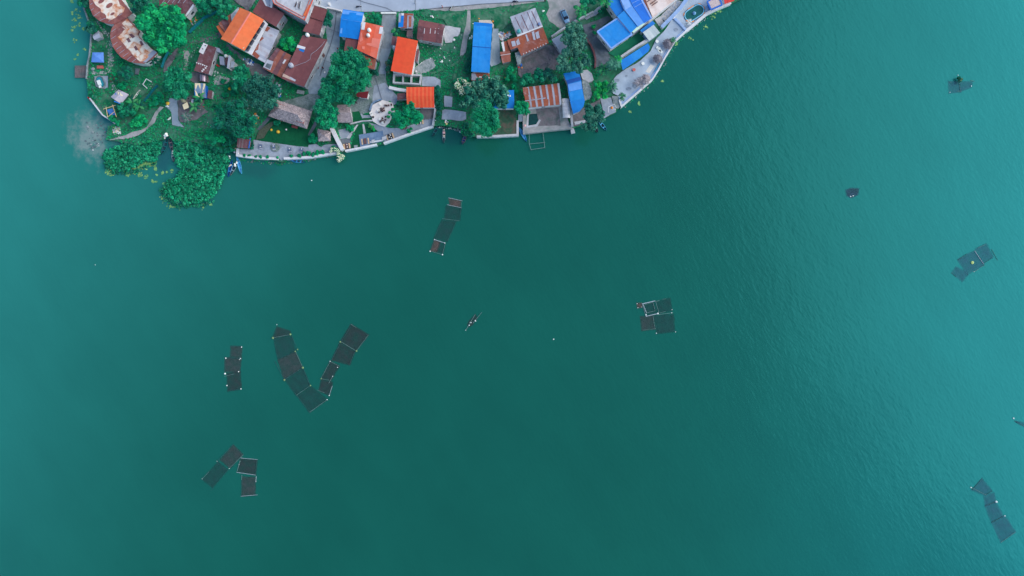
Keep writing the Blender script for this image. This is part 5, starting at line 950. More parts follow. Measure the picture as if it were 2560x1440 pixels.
pads('green scum floating off the resort lake wall', [(1597, 260, 2), (1576, 280, 1.5), (1726, 97, 2.5), (1764, 68, 2), (1782, 42, 4), (1800, 28, 4), (1690, 108, 3), (1644, 165, 2), (1656, 203, 1)], 9, (.1, .3))
# low weeds and grass tufts over the open ground
def weeds():
    pts = []
    while len(pts) < 11000:
        x, y = random.uniform(215, 1500), random.uniform(-10, 375)
        if not inside((x, y), SHORE): continue
        if any(inside((x, y), p) for p in NOGROW) or any(inside((x, y), p) for p in FOOT): continue
        k = math.sin(x*.09+math.sin(y*.07)*2)+math.sin(y*.11+x*.03)
        if k < -.6 and random.random() < .75: continue
        if x > 1100 and y < 130 and random.random() < .8: continue
        pts.append(tuple(W(x, y, G+random.uniform(0, .15))))
    Q = leaf_cloud(np.array(pts), rng.uniform(.12, .34, len(pts)), 6, .36, up=.7, lo=0); t = np.repeat(rng.integers(0, 4, len(pts)), 6)
    o = MB().quads(Q, t.tolist()).build('ground_weeds', [LG[0], LM[3], LG[2], LM[1]]); o['kind'] = 'stuff'; o['label'] = 'short weeds and grass over the open ground of the village'; o['category'] = 'weeds'
weeds()
def rubble(label, area, n, mats, s=(.1, .3), z=G):
    m = MB(); xs = [p[0] for p in area]; ys = [p[1] for p in area]; k = 0
    while k < n:
        x, y = random.uniform(min(xs), max(xs)), random.uniform(min(ys), max(ys))
        if not inside((x, y), area): continue
        k += 1; c = W(x, y, z); a, b = random.uniform(*s), random.uniform(*s); m.box((c.x, c.y, z-.03), a*1.5, b*1.5, min(a, b)*.9, random.random()*3, random.randrange(len(mats)))
    o = m.build('rubble', mats); o['kind'] = 'stuff'; o['label'] = label; o['category'] = 'rubble'
RB = [STONE, FLOATM, PAVE_DK, PANEL]
rubble('grey and white rubble beside the long red-orange roof', PATCHES[[p.name.startswith('rubble_ground') for p in PATCHES].index(True)] and [(1064, 148), (1082, 146), (1088, 166), (1070, 180), (1040, 186), (1036, 170)], 330, RB, (.1, .32))
rubble('scattered white litter across the village grass', [(1050, 110), (1120, 110), (1160, 60), (1240, 40), (1270, 80), (1256, 100), (1170, 120), (1150, 140), (1110, 175), (1060, 150)], 55, [FLOATM, PANEL, STONE], (.07, .24))
rubble('pale stones along the rocky path', [(458, 122), (482, 124), (520, 96), (540, 92), (480, 140), (464, 190), (456, 182)], 130, [STONE, STONE, PAVE_DK], (.06, .2))
rubble('pale scraps on the stony ground by the scrap yard', [(534, 176), (548, 180), (576, 192), (574, 208), (552, 214), (534, 212)], 80, [PANEL, STONE, STONE], (.06, .24))
rubble('small stones on the sand track of the point', [(274, 350), (300, 340), (352, 325), (372, 318), (346, 338), (320, 346)], 120, [PANEL, STONE, PAVE_DK], (.06, .2))
rubble('white scraps in the muddy yard', [(1300, 140), (1372, 112), (1404, 140), (1394, 172), (1330, 185), (1296, 186)], 70, [PANEL, STONE, FLOATM], (.08, .25))
rubble('coloured rubbish heaped beside the narrow rusty shed', [(1246, 80), (1262, 84), (1276, 80), (1278, 88), (1262, 98), (1254, 106), (1248, 96)], 120, [FLOATM, PANEL, ORG, GREYR[0], BLUEP, STONE], (.12, .45))
rubble('white scraps in the walled yard of the striped house', [(1344, 276), (1398, 272), (1402, 314), (1344, 318)], 60, [PANEL, STONE, FLOATM], (.06, .22))
rubble('mixed junk piled at the foot of the white balcony', [(608, 148), (622, 146), (640, 158), (634, 164), (616, 158)], 60, [PANEL, FLOATM, GREYR[0], BLUEP, STONE], (.12, .4))
rubble('blue and white junk between grey-green tree and long brown roof', [(690, 208), (702, 206), (704, 226), (702, 246), (696, 246)], 46, [PANEL, TEAL, GREYR[0], BLUEP, STONE], (.12, .42))
rubble('orange and white rags beside the brown ribbed roof', [(474, 36), (490, 34), (492, 60), (478, 66)], 34, [PANEL, ORG, GREYR[0], STONE], (.1, .34))
rubble('coloured household junk in the mud below the tarp hut', [(452, 240), (486, 244), (512, 262), (500, 290), (460, 296), (448, 270)], 70, [PANEL, RED, GREYR[0], BLUEP, STONE, DARK], (.08, .3))
rubble('white and orange scraps under the western stair wall', [(632, 280), (650, 286), (640, 310), (630, 312)], 26, [FLOATM, ORG, PANEL, DARK], (.12, .4))
rubble('white debris in the shallows off the point', [(226, 360), (250, 356), (258, 372), (232, 376)], 16, [PANEL, STONE, STONE], (.06, .22), 0)
rubble('dark stones and twigs under the shallow water edge of the point', [(216, 306), (256, 296), (264, 330), (262, 366), (236, 384), (214, 356)], 46, [PAVE_DK, M('wet_stone', (84, 112, 124), .8, .2), STONE], (.08, .4), 0)
rubble('wet stones and green litter along the foot of the western lake wall', [(598, 396), (700, 406), (840, 390), (842, 394), (704, 413), (640, 408), (600, 402)], 150, [PAVE_DK, LM[0], LG[1], M('algae_stone', (60, 110, 96), .9, .25), STONE], (.06, .34), 0)
rubble('wet stones and litter along the shore by the moored canoes', [(1088, 316), (1152, 323), (1156, 338), (1150, 330), (1120, 322), (1090, 319)], 50, [PAVE_DK, MATS['algae_stone'], STONE, PANEL], (.06, .3), 0)
rubble('algae and litter along the foot of the resort lake wall', [(1556, 268), (1632, 203), (1648, 180), (1690, 106), (1740, 62), (1790, 28), (1792, 31), (1742, 66), (1694, 110), (1652, 183), (1636, 207), (1558, 273)], 130, [MATS['algae_stone'], LM[0], LM[3], STONE], (.05, .26), 0)
rubble('pale broken timber and stone on the shore of the point', [(282, 318), (300, 318), (302, 334), (284, 336)], 60, [WOODL, STONE, PANEL], (.1, .4))
rubble('white pebbles by the flower shrubs and trees of the west slope', [(560, 240), (640, 250), (630, 290), (560, 300), (500, 330), (490, 312)], 26, [FLOATM, PANEL, STONE], (.08, .22))
# ---------------------------------------------------------------- boats
def boat(label, a, b, wd, hullm, inm, seats=2, rim=None, z=0.0, name='canoe', group='canoes moored along the shore'):
    """a slim double-ended canoe from stern a to bow b (pixels)"""
    p, q = W(*a, .3), W(*b, .3); L = (q-p).length; d = (q-p)/L; s = Vector((-d.y, d.x, 0)); c = (p+q)/2; o = thing(name, label, 'boat', (c.x, c.y, z), group)
    N = 14; m = MB(); inn = MB(); rm = MB(); ring = []
    for i in range(N+1):
        t = i/N; wv = wd/2*max(.03, math.sin(math.pi*t)**.7); sh = .22*abs(2*t-1)**2.5; x = c+d*(t-.5)*L
        ring.append([x+s*wv+Vector((0, 0, z+.38+sh-x.z)), x+s*wv*.55+Vector((0, 0, z-.05-x.z)), x-s*wv*.55+Vector((0, 0, z-.05-x.z)), x-s*wv+Vector((0, 0, z+.38+sh-x.z))])
    vs = [v for r in ring for v in r]; fs = [(4*i+k, 4*i+k+1, 4*i+5+k, 4*i+4+k) for i in range(N) for k in range(3)]
    m.add(vs, fs).build('hull', hullm, o)
    iv = []
    for r in ring:
        mid = (r[0]+r[3])/2; iv += [lerp(mid, r[0], .84)+Vector((0, 0, -.02)), lerp((r[1]+r[2])/2, r[1], .8)+Vector((0, 0, .07)), lerp((r[1]+r[2])/2, r[2], .8)+Vector((0, 0, .07)), lerp(mid, r[3], .84)+Vector((0, 0, -.02))]
    inn.add(iv, [(4*i+4+k, 4*i+5+k, 4*i+k+1, 4*i+k) for i in range(N) for k in range(3)]).build('inner_shell', inm, o)
    for k in (0, 3):
        rv = []
        for r in ring: mid = (r[0]+r[3])/2; rv += [r[k]+Vector((0, 0, .03)), lerp(mid, r[k], .8)+Vector((0, 0, .03))]
        rm.add(rv, [(2*i, 2*i+1, 2*i+3, 2*i+2) for i in range(N)])
    rm.build('gunwale', rim or hullm, o)
    for j in range(seats):
        t = (j+1)/(seats+1); x = c+d*(t-.5)*L; wv = wd*max(.05, math.sin(math.pi*t)**.7)*.9; MB().box((x.x, x.y, z+.27), .28, wv, .05, math.atan2(d.y, d.x)).build('seat', rim or hullm, o)
    return o
CB = [M('canoe_teal', (16, 108, 116), .5, .12), M('canoe_blue', (56, 152, 224), .5, .1), M('canoe_navy', (16, 66, 140), .5, .12), M('canoe_brown', (104, 96, 110), .7, .2), M('canoe_in_dark', (22, 66, 82), .7, .2), M('canoe_in_blue', (80, 160, 226), .6, .12), M('canoe_sky', (84, 182, 236), .5, .1), M('canoe_pale', (140, 170, 186), .6, .12)]
boat('teal canoe beside the corner of the dining patio', (1081, 342), (1098, 312), 1.15, CB[0], CB[4], 2, CB[0])
boat('dark teal canoe carrying pale bundles off the mossy slabs', (1110, 358), (1109, 316), 1.0, CB[0], CB[4], 2, CB[7])
boat('blue canoe with red seats under the shore bush', (1156, 361), (1165, 336), 1.1, CB[3], CB[2], 3, CB[3])
boat('bright blue canoe moored in the narrow channel mouth', (1317, 354), (1297, 318), 1.1, CB[1], CB[5], 3, CB[1])
boat('sky blue canoe with a dark inside under the shore tree', (1516, 326), (1497, 302), 1.0, CB[6], CB[4], 2, CB[6])
boat('dull brown canoe next to the sky blue one', (1494, 331), (1486, 312), .9, CB[3], CB[4], 1, CB[3])
boat('blue canoe lying along the patio steps', (722, 398), (762, 406), 1.15, CB[1], CB[2], 3, CB[1])
boat('navy blue canoe nearest the hyacinth bed', (571, 442), (581, 400), 1.1, CB[2], CB[2], 2, CB[1])
boat('brown canoe loaded with white sacks between two blue canoes', (576, 438), (594, 402), 1.15, CB[3], CB[4], 2, CB[7])
boat('light blue canoe with its bow at the white wall corner', (604, 434), (593, 392), 1.15, CB[6], CB[5], 2, CB[6])
boat('dark teal canoe in the channel against the smaller hyacinth bed', (405, 386), (419, 346), 1.5, CB[0], CB[4], 3, CB[0])
boat('dark brown canoe in the channel against the larger hyacinth bed', (431, 378), (424, 346), 1.1, CB[3], CB[4], 2, CB[3])
boat('narrow grey canoe behind the brown one in the channel', (434, 404), (431, 376), .9, CB[3], CB[4], 1, CB[7])
boat('white boat with a dark hull opening on the tip of the point', (262, 280), (244, 260), 1.3, FLOATM, GLASS, 1, FLOATM, z=.25, name='rowing_boat', group='boats pulled up on the point')
boat('red and white boat pulled up on the tip of the point', (242, 260), (221, 243), .9, FLOATM, RED, 2, M('boat_red', (190, 70, 48), .6, .1), z=.3, name='rowing_boat', group='boats pulled up on the point')
boat('white crescent-shaped canoe lying on the garden grass', (338, 250), (355, 227), .55, FLOATM, PANEL, 1, FLOATM, z=G, name='canoe')
boat('small yellow kayak on the grass beside a leafy bush', (579, 228), (573, 217), .7, YEL, YEL, 1, YEL, z=G, name='kayak', group=None)
boat('orange kayak leaning by the brown lid shelter', (514, 239), (520, 231), .4, ORG, ORG, 1, ORG, z=G, name='kayak', group=None)
def blob(name, label, cat, px, py, z, r, mat, sq=.7, group=None):
    m = MB(); c = W(px, py, z); m.lathe((c.x, c.y, z), [(r*.7, 0), (r, .3*r*sq*2), (r*.85, .7*r*sq*2), (r*.35, r*sq*2), (.02, r*sq*2.02)], 12)
    if cat in ('sack', 'bag', 'rag', 'heap', 'foam block'):        # slumped cloth and plastic: uneven, longer than wide
        a, e = random.random()*3.1, random.uniform(1.2, 1.7); ph = [random.random()*6 for _ in range(3)]; ca, sa = math.cos(a), math.sin(a)
        def wv(v):
            x, y = v[0]-c.x, v[1]-c.y; t = math.atan2(y, x); f = .78*(1+.22*math.sin(2*t+ph[0])+.16*math.sin(3*t+ph[1])+.1*math.sin(5*t+ph[2])); u, w_ = (x*ca+y*sa)*f*e, (-x*sa+y*ca)*f/e**.5
            return (c.x+u*ca-w_*sa, c.y+u*sa+w_*ca, z+(v[2]-z)*.7*(1+.25*math.sin(3*t+ph[1])))
        m.v = [wv(v) for v in m.v]
    o = m.build(name, mat, smooth=True); return tag(o, label, cat, group)
SK = M('sack_cloth', (224, 216, 206), .8, .1); PK = M('pink_cloth', (214, 176, 186), .8, .1)
for nm, lb, ct, x, y, z, r, mt in (('sack', 'cream round bundle at the bow of the laden teal canoe', 'sack', 1110, 325, .3, .32, SK), ('basket', 'pink round basket in the middle of the laden teal canoe', 'basket', 1109.5, 332, .3, .45, PK), ('sack', 'larger cream sack behind the pink basket', 'sack', 1109.5, 340, .3, .42, SK),
    ('sack', 'white sack at the bow of the brown canoe', 'sack', 592, 407, .3, .4, FLOATM), ('sack', 'large white sack amidships in the brown canoe', 'sack', 588, 413, .3, .5, FLOATM), ('sack', 'yellowish sack in the navy blue canoe', 'sack', 576, 414, .25, .42, SK), ('sack', 'white heap on the stern of the narrow grey canoe', 'sack', 433, 384, .3, .45, FLOATM), ('sack', 'white sack beyond the stern of the grey canoe', 'sack', 434, 378, .3, .4, PANEL),
    ('sack', 'big pile of white sacking at the head of the boat channel', 'sack', 416, 338, G, .8, FLOATM), ('sack', 'smaller white sack by the head of the channel', 'sack', 413, 343, .6, .5, PANEL), ('sack', 'white bag on the shore above the navy canoe', 'bag', 574, 391, G-.2, .35, FLOATM), ('sack', 'white bag just below another on the canoe shore', 'bag', 573, 396, .2, .38, FLOATM),
    ('drum', 'blue-white drum by the wall corner above the canoes', 'drum', 587, 380, G, .4, GREYR[0]), ('sack', 'tall cream bag beside the boarded shelter', 'bag', 588, 372, G, .35, SK), ('basin', 'yellow basin beside the boat ramp', 'basin', 420, 259, G, .6, YEL), ('sack', 'white bag below the yellow basin', 'bag', 418.5, 266, G, .55, FLOATM), ('sack', 'white bag on the grass by the ramp foot', 'bag', 424, 297, G, .5, FLOATM),
    ('drum', 'white drum in the corner of the dining patio wall', 'drum', 1088, 299, G+.2, .4, FLOATM), ('drum', 'white drum among four at the grass shore', 'drum', 1114.5, 302, G, .32, FLOATM), ('drum', 'blue drum among four at the grass shore', 'drum', 1119, 305, G, .3, GREYR[0]), ('drum', 'cream drum among four at the grass shore', 'drum', 1113.5, 306, G, .34, SK), ('drum', 'yellowish drum among four at the grass shore', 'drum', 1116.5, 310, G, .34, M('cream_drum', (222, 214, 150), .6, .08)),
    ('ball', 'yellow ball in the grass by the tall hedge', 'ball', 1263.5, 195, G, .3, YEL), ('basin', 'orange basin beside the outhouse', 'basin', 1305, 170, G, .35, ORG), ('basin', 'red basin beside the outhouse', 'basin', 1297, 169, G, .38, RED), ('drum', 'blue drum in front of the outhouse', 'drum', 1301, 163, G, .55, BLUEP), ('basin', 'cream basin at the outhouse corner', 'basin', 1294.5, 162, G, .42, SK),
    ('sack', 'white sack under the west hedge of the blue longhouse', 'sack', 1176, 96, G, .5, FLOATM), ('sack', 'white bag at the wall of the blue longhouse', 'bag', 1180, 91, G, .45, FLOATM), ('drum', 'white round basin on the broken slab', 'basin', 1135, 100, G, .42, FLOATM), ('sack', 'white sack on the grass south of the broken slab', 'sack', 1111, 144, G, .38, FLOATM), ('mattress', 'long white foam block lying on the village grass', 'foam block', 1104, 154, G, .55, FLOATM),
    ('basin', 'orange object on the grass above the blue longhouse', 'basin', 1197.5, 47, G, .3, ORG), ('sack', 'black rubbish bag beside the blue longhouse step', 'bag', 1230, 48, G, .4, BLACK), ('basin', 'orange basin beside the black rubbish bag', 'basin', 1232, 54, G, .34, ORG), ('sack', 'white rag heap on the roadside grass', 'heap', 1080, 42, G, .6, PANEL), ('sack', 'white bag on the grass by the parking ground', 'bag', 1358, 28, G, .45, FLOATM),
    ('sack', 'white bag beside the stony ground path', 'bag', 583.5, 197, G, .45, FLOATM), ('sack', 'white bag in the weeds near the grey tree', 'bag', 594, 254, G, .42, FLOATM), ('basin', 'round grey manhole lid in the grass', 'lid', 555, 269, G-.2, .55, GRAVEL), ('sack', 'red rag in the scrap yard', 'rag', 545, 164, G, .5, RED), ('sack', 'white bag in the narrow alley beside the long brown roof', 'bag', 811.5, 181, G, .32, FLOATM), ('basin', 'red bucket in the alley', 'bucket', 795, 170, G, .32, M('dark_red_plastic', (130, 40, 60), .6, .1)),
    ('sack', 'red float by the stern of the bright blue canoe', 'float', 1331, 324, G-.3, .35, M('orange_red', (226, 82, 52), .6, .1)), ('drum', 'pink box by the channel wall', 'box', 1312, 315, G, .5, PK), ('drum', 'orange drum on the slipway canopy', 'drum', 1529, 270, G, .45, ORG), ('drum', 'yellow basin on the lakeside bed', 'plant pot', 679, 325, G, .4, YEL), ('drum', 'yellow plant tub beside the curved garden bed', 'plant pot', 696, 330, G, .55, YEL), ('drum', 'white pot on the pavilion lawn', 'pot', 716, 324, G, .32, PANEL)):
    blob(nm, lb, ct, x, y, z, r, mt, .45 if ct in ('bag', 'heap', 'rag', 'basin', 'foam block') else .7)
# ---------------------------------------------------------------- fish cages on the lake
NETS = [M('net_brown', (96, 86, 88), .9, .15, .8, .05, alpha=.72), M('net_dark', (58, 68, 76), .9, .15, .8, .05, alpha=.54), M('net_teal', (48, 80, 86), .9, .15, .6, .05, alpha=.44), M('net_grey', (66, 80, 86), .9, .15, .8, .05, alpha=.62), M('net_blue', (66, 102, 134), .9, .12, .6, .05, alpha=.38)]
def cage(label, ox, oy, k, nets, poles, floats, pr=.09):
    f = lambda p: (ox+p[0]/k, oy+p[1]/k)
    allp = [f(p) for n_, pp in nets for p in pp]; c = W(sum(p[0] for p in allp)/len(allp), sum(p[1] for p in allp)/len(allp), 0)
    o = thing('fish_cage', label, 'fish cage', c, 'floating fish cages on the lake')
    for i, (mi, pp) in enumerate(nets):
        P = [W(*p, .018+.006*i) for p in wob([f(p) for p in pp], .55, 5)]; a = sum(P[j-1].x*P[j].y-P[j].x*P[j-1].y for j in range(len(P))); P = P if a > 0 else P[::-1]
        P = [Vector((p.x, p.y, .018+.006*i)) for p in inset([(p.x, p.y) for p in P], -.28)]; n = len(P); q = inset([(p.x, p.y) for p in P], .6); z = P[0].z; nm = MB().add(P+[Vector((p.x, p.y, z)) for p in q], [tuple(range(n, 2*n))]+[(j, (j+1) % n, n+(j+1) % n, n+j) for j in range(n)]).build('net', NETS[mi], o)
        at = nm.data.attributes.new('weave', 'FLOAT', 'POINT'); at.data.foreach_set('value', [.5]*n+[1.0]*n)
    for mi, a, b, r in poles: r = r*.62+.008; MB().tube(W(*f(a), .1), W(*f(b), .11), r, r*.85, 6).build('pole', (BAMBOO, BAMBOO_DK, BAMBOO_W)[mi], o)
    for mi, p, r in floats: MB().ball(W(*f(p), .1), r*.82, sq=.8).build('float', (FLOATM, WEED)[mi], o, True)
    return o
B = .07; Dk = .06
cage('four-part fish cage with pale brown nets at both ends, closest to the village', 1040, 470, 8, [(0, [(665, 225), (890, 262), (880, 365), (680, 350)]), (2, [(600, 370), (900, 400), (870, 645), (575, 610)]), (2, [(520, 650), (800, 665), (620, 1070), (360, 1010)]), (0, [(365, 1060), (480, 1085), (415, 1270), (295, 1255)]), (2, [(475, 1100), (585, 1110), (540, 1300), (420, 1270)])],
     [(2, (650, 195), (925, 257), .1), (2, (620, 333), (908, 395), .09), (0, (905, 290), (900, 380), .05), (1, (900, 400), (885, 540), .06), (0, (525, 612), (870, 657), .06), (2, (370, 1032), (580, 1100), .15), (1, (365, 1040), (285, 1260), .06), (0, (585, 1110), (528, 1330), .06), (0, (285, 1262), (528, 1332), .06), (1, (500, 690), (360, 1000), .04), (1, (790, 700), (630, 1060), .04)], [(0, (370, 1032), .2), (0, (575, 1100), .2), (0, (280, 1265), .26), (0, (528, 1332), .26)])
cage('narrow three-part fish cage with six white floats beside the V of nets', 540, 780, 5.33, [(3, [(200, 460), (340, 465), (335, 600), (195, 590)]), (3, [(125, 610), (335, 620), (315, 800), (120, 790)]), (1, [(150, 820), (320, 800), (335, 1025), (160, 1050)])], [(1, (205, 462), (335, 466), .06), (1, (135, 612), (330, 622), .06), (0, (105, 858), (245, 825), .06), (1, (160, 1050), (330, 1026), .06)], [(0, (340, 467), .22), (0, (130, 615), .26), (0, (325, 620), .22), (0, (312, 634), .15), (0, (300, 795), .22), (0, (120, 822), .34), (0, (145, 980), .24), (0, (332, 1025), .22)])
cage('longer western arm of the V-shaped chain of dark nets', 540, 780, 5.33, [(1, [(815, 200), (985, 260), (990, 300), (760, 345)]), (2, [(770, 350), (1000, 320), (1060, 520), (830, 630)]), (3, [(830, 640), (1060, 535), (1150, 740), (915, 900)]), (2, [(930, 915), (1155, 755), (1255, 980), (1070, 1110)]), (2, [(1090, 1120), (1260, 990), (1480, 1165), (1250, 1335)])],
     [(0, (755, 345), (990, 300), .07), (1, (830, 630), (1055, 525), .08), (1, (905, 905), (1155, 740), .1), (0, (1070, 1110), (1255, 980), .06), (0, (1250, 1335), (1480, 1168), .08), (1, (780, 400), (830, 640), .05), (1, (780, 650), (910, 900), .06), (1, (1010, 320), (1085, 495), .06), (0, (1060, 525), (1155, 740), .06), (1, (1165, 760), (1255, 980), .06), (1, (1050, 1075), (1250, 1340), .05)], [(1, (757, 345), .42), (1, (990, 298), .38), (1, (1085, 500), .28), (1, (1055, 525), .28), (1, (1155, 742), .42), (1, (910, 905), .42), (1, (1258, 980), .28), (0, (810, 168), .14), (0, (1480, 1168), .2)])
cage('shorter eastern arm of the V-shaped chain of dark nets', 540, 780, 5.33, [(1, [(1800, 165), (2030, 305), (1865, 515), (1660, 395)]), (1, [(1650, 415), (1850, 530), (1780, 700), (1545, 640)]), (1, [(1525, 660), (1640, 720), (1530, 910), (1410, 880)]), (1, [(1410, 900), (1550, 940), (1510, 1110), (1375, 1045)])],
     [(0, (1800, 165), (1870, 210), .07), (0, (1660, 395), (1870, 520), .08), (0, (2030, 305), (1870, 520), .06), (1, (1800, 190), (1670, 390), .06), (0, (1515, 655), (1650, 725), .06), (0, (1520, 660), (1400, 885), .06), (0, (1400, 888), (1515, 910), .06), (0, (1345, 1040), (1445, 1075), .05), (2, (1550, 985), (1508, 1115), .07), (0, (1560, 850), (1500, 950), .07), (1, (1650, 430), (1540, 640), .06), (1, (1850, 530), (1780, 690), .06)], [(1, (1655, 398), .34), (1, (1870, 518), .38), (0, (1520, 657), .18), (1, (1400, 888), .25), (0, (1618, 737), .18), (0, (1508, 1112), .2), (0, (1552, 857), .16)])
cage('slanting two-part cage at the lower end of the lake', 490, 1090, 8.47, [(3, [(790, 200), (990, 390), (720, 670), (520, 510)]), (2, [(470, 550), (660, 710), (350, 1090), (140, 915)])], [(1, (785, 180), (440, 540), .07), (0, (1000, 395), (700, 690), .08), (0, (270, 760), (130, 910), .06), (1, (700, 690), (440, 1000), .06), (1, (875, 290), (970, 390), .06), (1, (310, 1160), (380, 1090), .05)], [(0, (705, 688), .13), (0, (130, 908), .12), (0, (445, 535), .1)])
cage('square netted cage framed by pale poles touching the slanting cage', 490, 1090, 8.47, [(1, [(945, 490), (1290, 510), (1260, 820), (880, 760)])], [(2, (945, 465), (1310, 500), .09), (0, (935, 520), (870, 740), .1), (2, (860, 768), (1265, 828), .1), (1, (1290, 510), (1262, 810), .05)], [(0, (910, 600), .12)])
cage('upright grey-green cage hanging below the square one', 490, 1090, 8.47, [(3, [(980, 870), (1255, 880), (1245, 1250), (970, 1270)])], [(0, (970, 820), (965, 930), .08), (2, (1275, 850), (1265, 980), .09), (2, (950, 1275), (1305, 1245), .08), (1, (975, 930), (965, 1270), .05)], [(0, (1268, 960), .12)])
cage('cage with a thick bleached pole square among four dim nets', 1560, 720, 10.29, [(2, [(500, 430), (760, 370), (850, 640), (590, 690)]), (2, [(830, 350), (1180, 270), (1230, 580), (900, 640)]), (3, [(430, 740), (740, 720), (790, 1050), (460, 1090)]), (2, [(760, 720), (1270, 680), (1300, 1110), (850, 1170)]), (0, [(340, 400), (450, 400), (450, 490), (350, 500)])],
     [(2, (460, 410), (800, 330), .2), (0, (520, 435), (735, 365), .08), (2, (490, 420), (580, 650), .16), (0, (470, 420), (560, 720), .1), (2, (560, 730), (880, 655), .18), (0, (740, 365), (800, 580), .09), (0, (810, 340), (900, 640), .09), (0, (590, 640), (800, 585), .09), (0, (820, 345), (915, 320), .09), (0, (915, 640), (1080, 600), .08), (0, (900, 680), (1260, 635), .1), (0, (745, 720), (800, 1060), .07), (0, (480, 1085), (820, 1045), .06), (0, (990, 295), (1090, 270), .05)], [(0, (335, 405), .16), (0, (355, 508), .16), (0, (455, 490), .12), (0, (565, 690), .28), (0, (870, 655), .34), (0, (1225, 637), .18), (0, (1235, 555), .16), (0, (832, 1163), .2), (0, (1325, 1130), .16)])
cage('bluish pentagon-shaped cage carrying a small bush, far out in the lake', 2080, 160, 4, [(4, [(1165, 175), (1270, 180), (1285, 280), (1170, 290)]), (4, [(1275, 180), (1400, 180), (1390, 230), (1290, 270)])], [(0, (1385, 165), (1425, 172), .08), (0, (1250, 272), (1300, 270), .06), (1, (1270, 185), (1285, 275), .06), (0, (1175, 185), (1195, 180), .06)], [(0, (1260, 112), .18), (0, (1393, 220), .2), (0, (1180, 283), .14)])
T('floating_bush', 'small green bush growing on the far pentagon-shaped cage', [(2398, 198, 5), (2401, 201, 4)], 1.4, [LP[0], WEED, LD[1]], 'bush', leaf=.4, z0=.05)
cage('tiny dark bundle of net with two white floats in open water', 2080, 160, 4, [(1, [(150, 1270), (185, 1250), (260, 1255), (250, 1300), (190, 1330), (155, 1310)]), (4, [(140, 1262), (190, 1242), (268, 1250), (258, 1305), (192, 1338), (146, 1316)])], [(1, (180, 1252), (250, 1258), .06)], [(0, (185, 1325), .25), (0, (210, 1318), .22)])
cage('blue-grey three-part cage with a yellow clump floating in its middle', 2340, 580, 9, [(4, [(490, 620), (870, 420), (1080, 730), (700, 960)]), (4, [(890, 390), (1130, 270), (1290, 560), (1060, 690)]), (4, [(450, 790), (640, 880), (720, 950), (590, 1110), (360, 920)])], [(1, (490, 630), (700, 490), .07), (2, (870, 425), (1070, 720), .1), (0, (945, 360), (1110, 280), .05), (1, (1250, 390), (1390, 640), .06), (1, (1080, 705), (1270, 575), .06), (0, (850, 895), (970, 825), .07), (0, (1000, 800), (1095, 745), .05), (1, (345, 915), (460, 1010), .06)], [(0, (855, 893), .12)])
blob('weed_clump', 'yellow-green weed clump afloat inside the blue-grey cage', 'weed clump', 2430.5, 656.5, .05, .5, M('yellow_weed', (186, 214, 140), .9, .15), .25)
cage('long four-part cage with a large white float in the far corner of the lake', 2380, 1020, 4, [(4, [(200, 820), (300, 705), (400, 830), (330, 870)]), (4, [(320, 880), (420, 850), (440, 940), (335, 980)]), (4, [(335, 985), (440, 945), (510, 1080), (395, 1140)]), (4, [(400, 1150), (530, 1080), (635, 1240), (490, 1340)])], [(0, (185, 790), (340, 870), .06), (1, (200, 820), (300, 710), .07), (1, (340, 868), (405, 830), .07), (1, (330, 978), (435, 938), .07), (1, (395, 1145), (510, 1085), .09), (0, (490, 1345), (635, 1240), .06)], [(0, (443, 937), .42), (0, (528, 1078), .24), (0, (190, 795), .24)])
cage('cage only half in view with one white float at the frame edge', 2380, 1020, 4, [(4, [(620, 130), (720, 150), (760, 200), (720, 182)])], [(1, (625, 128), (720, 182), .06)], [(0, (615, 103), .3)])
cage('small raft of two bleached poles with white floats in mid-lake', 1130, 760, 16, [(1, [(690, 700), (930, 440), (1000, 560), (800, 830), (690, 900), (630, 830)])], [(0, (545, 1060), (930, 415), .1), (0, (835, 770), (1195, 325), .1), (1, (740, 830), (860, 680), .05)], [(0, (545, 1050), .14), (0, (685, 850), .22), (0, (760, 745), .2), (0, (725, 735), .16), (0, (930, 660), .22), (0, (948, 690), .16)])
for i, (x, y) in enumerate(((1384, 848), (238, 662), (779, 451))): tag(MB().ball(W(x, y, .08), (.2, .11, .18)[i], sq=.8).build('marker_buoy', FLOATM, smooth=True), ['lone white buoy between raft and bleached pole cage', 'lone tiny white buoy in the western open water', 'lone small white buoy off the white lake wall'][i], 'buoy')
o = thing('pole_frame', 'bamboo pole frame standing in the water below the walled yard', 'pole frame', W(1342, 350, 0))
for a, b in (((1323, 330), (1323, 361)), ((1357, 329), (1362, 370)), ((1322, 360), (1363, 356)), ((1323, 360), (1328, 375)), ((1328, 374), (1362, 369))): MB().tube(W(*a, .55), W(*b, .6), .09).build('pole', BAMBOO, o)
for x, y in ((1323, 360), (1361, 357), (1328, 375), (1362, 370)): MB().tube(W(x, y, -1), W(x, y, .75), .08).build('post', BAMBOO, o)
o = thing('bamboo_frame', 'yellow bamboo frame over a blue tarp on the tip of the point', 'frame', W(284, 280))
for a, b in (((265, 267), (269, 293)), ((281, 262), (291, 292)), ((258, 273), (289, 263)), ((269, 293), (285, 280))): MB().tube(W(*a, G+1.5), W(*b, G+1.5), .09).build('pole', WOODL, o)
for x, y in ((266, 272), (268, 291), (283, 266), (290, 290)): MB().tube(W(x, y, G-.1), W(x, y, G+1.5), .07).build('post', WOODL, o)
tag(MB().prism([W(*p) for p in ((271, 276), (286, 273), (294, 289), (279, 291))], G+.9, G+.98).build('tarp', M('slate_tarp', (60, 120, 200), .7, .2)), 'crumpled blue tarp slung under the yellow bamboo frame', 'tarp')
o = thing('swing_frame', 'white three-sided post frame on the garden lawn', 'frame', W(366, 208))
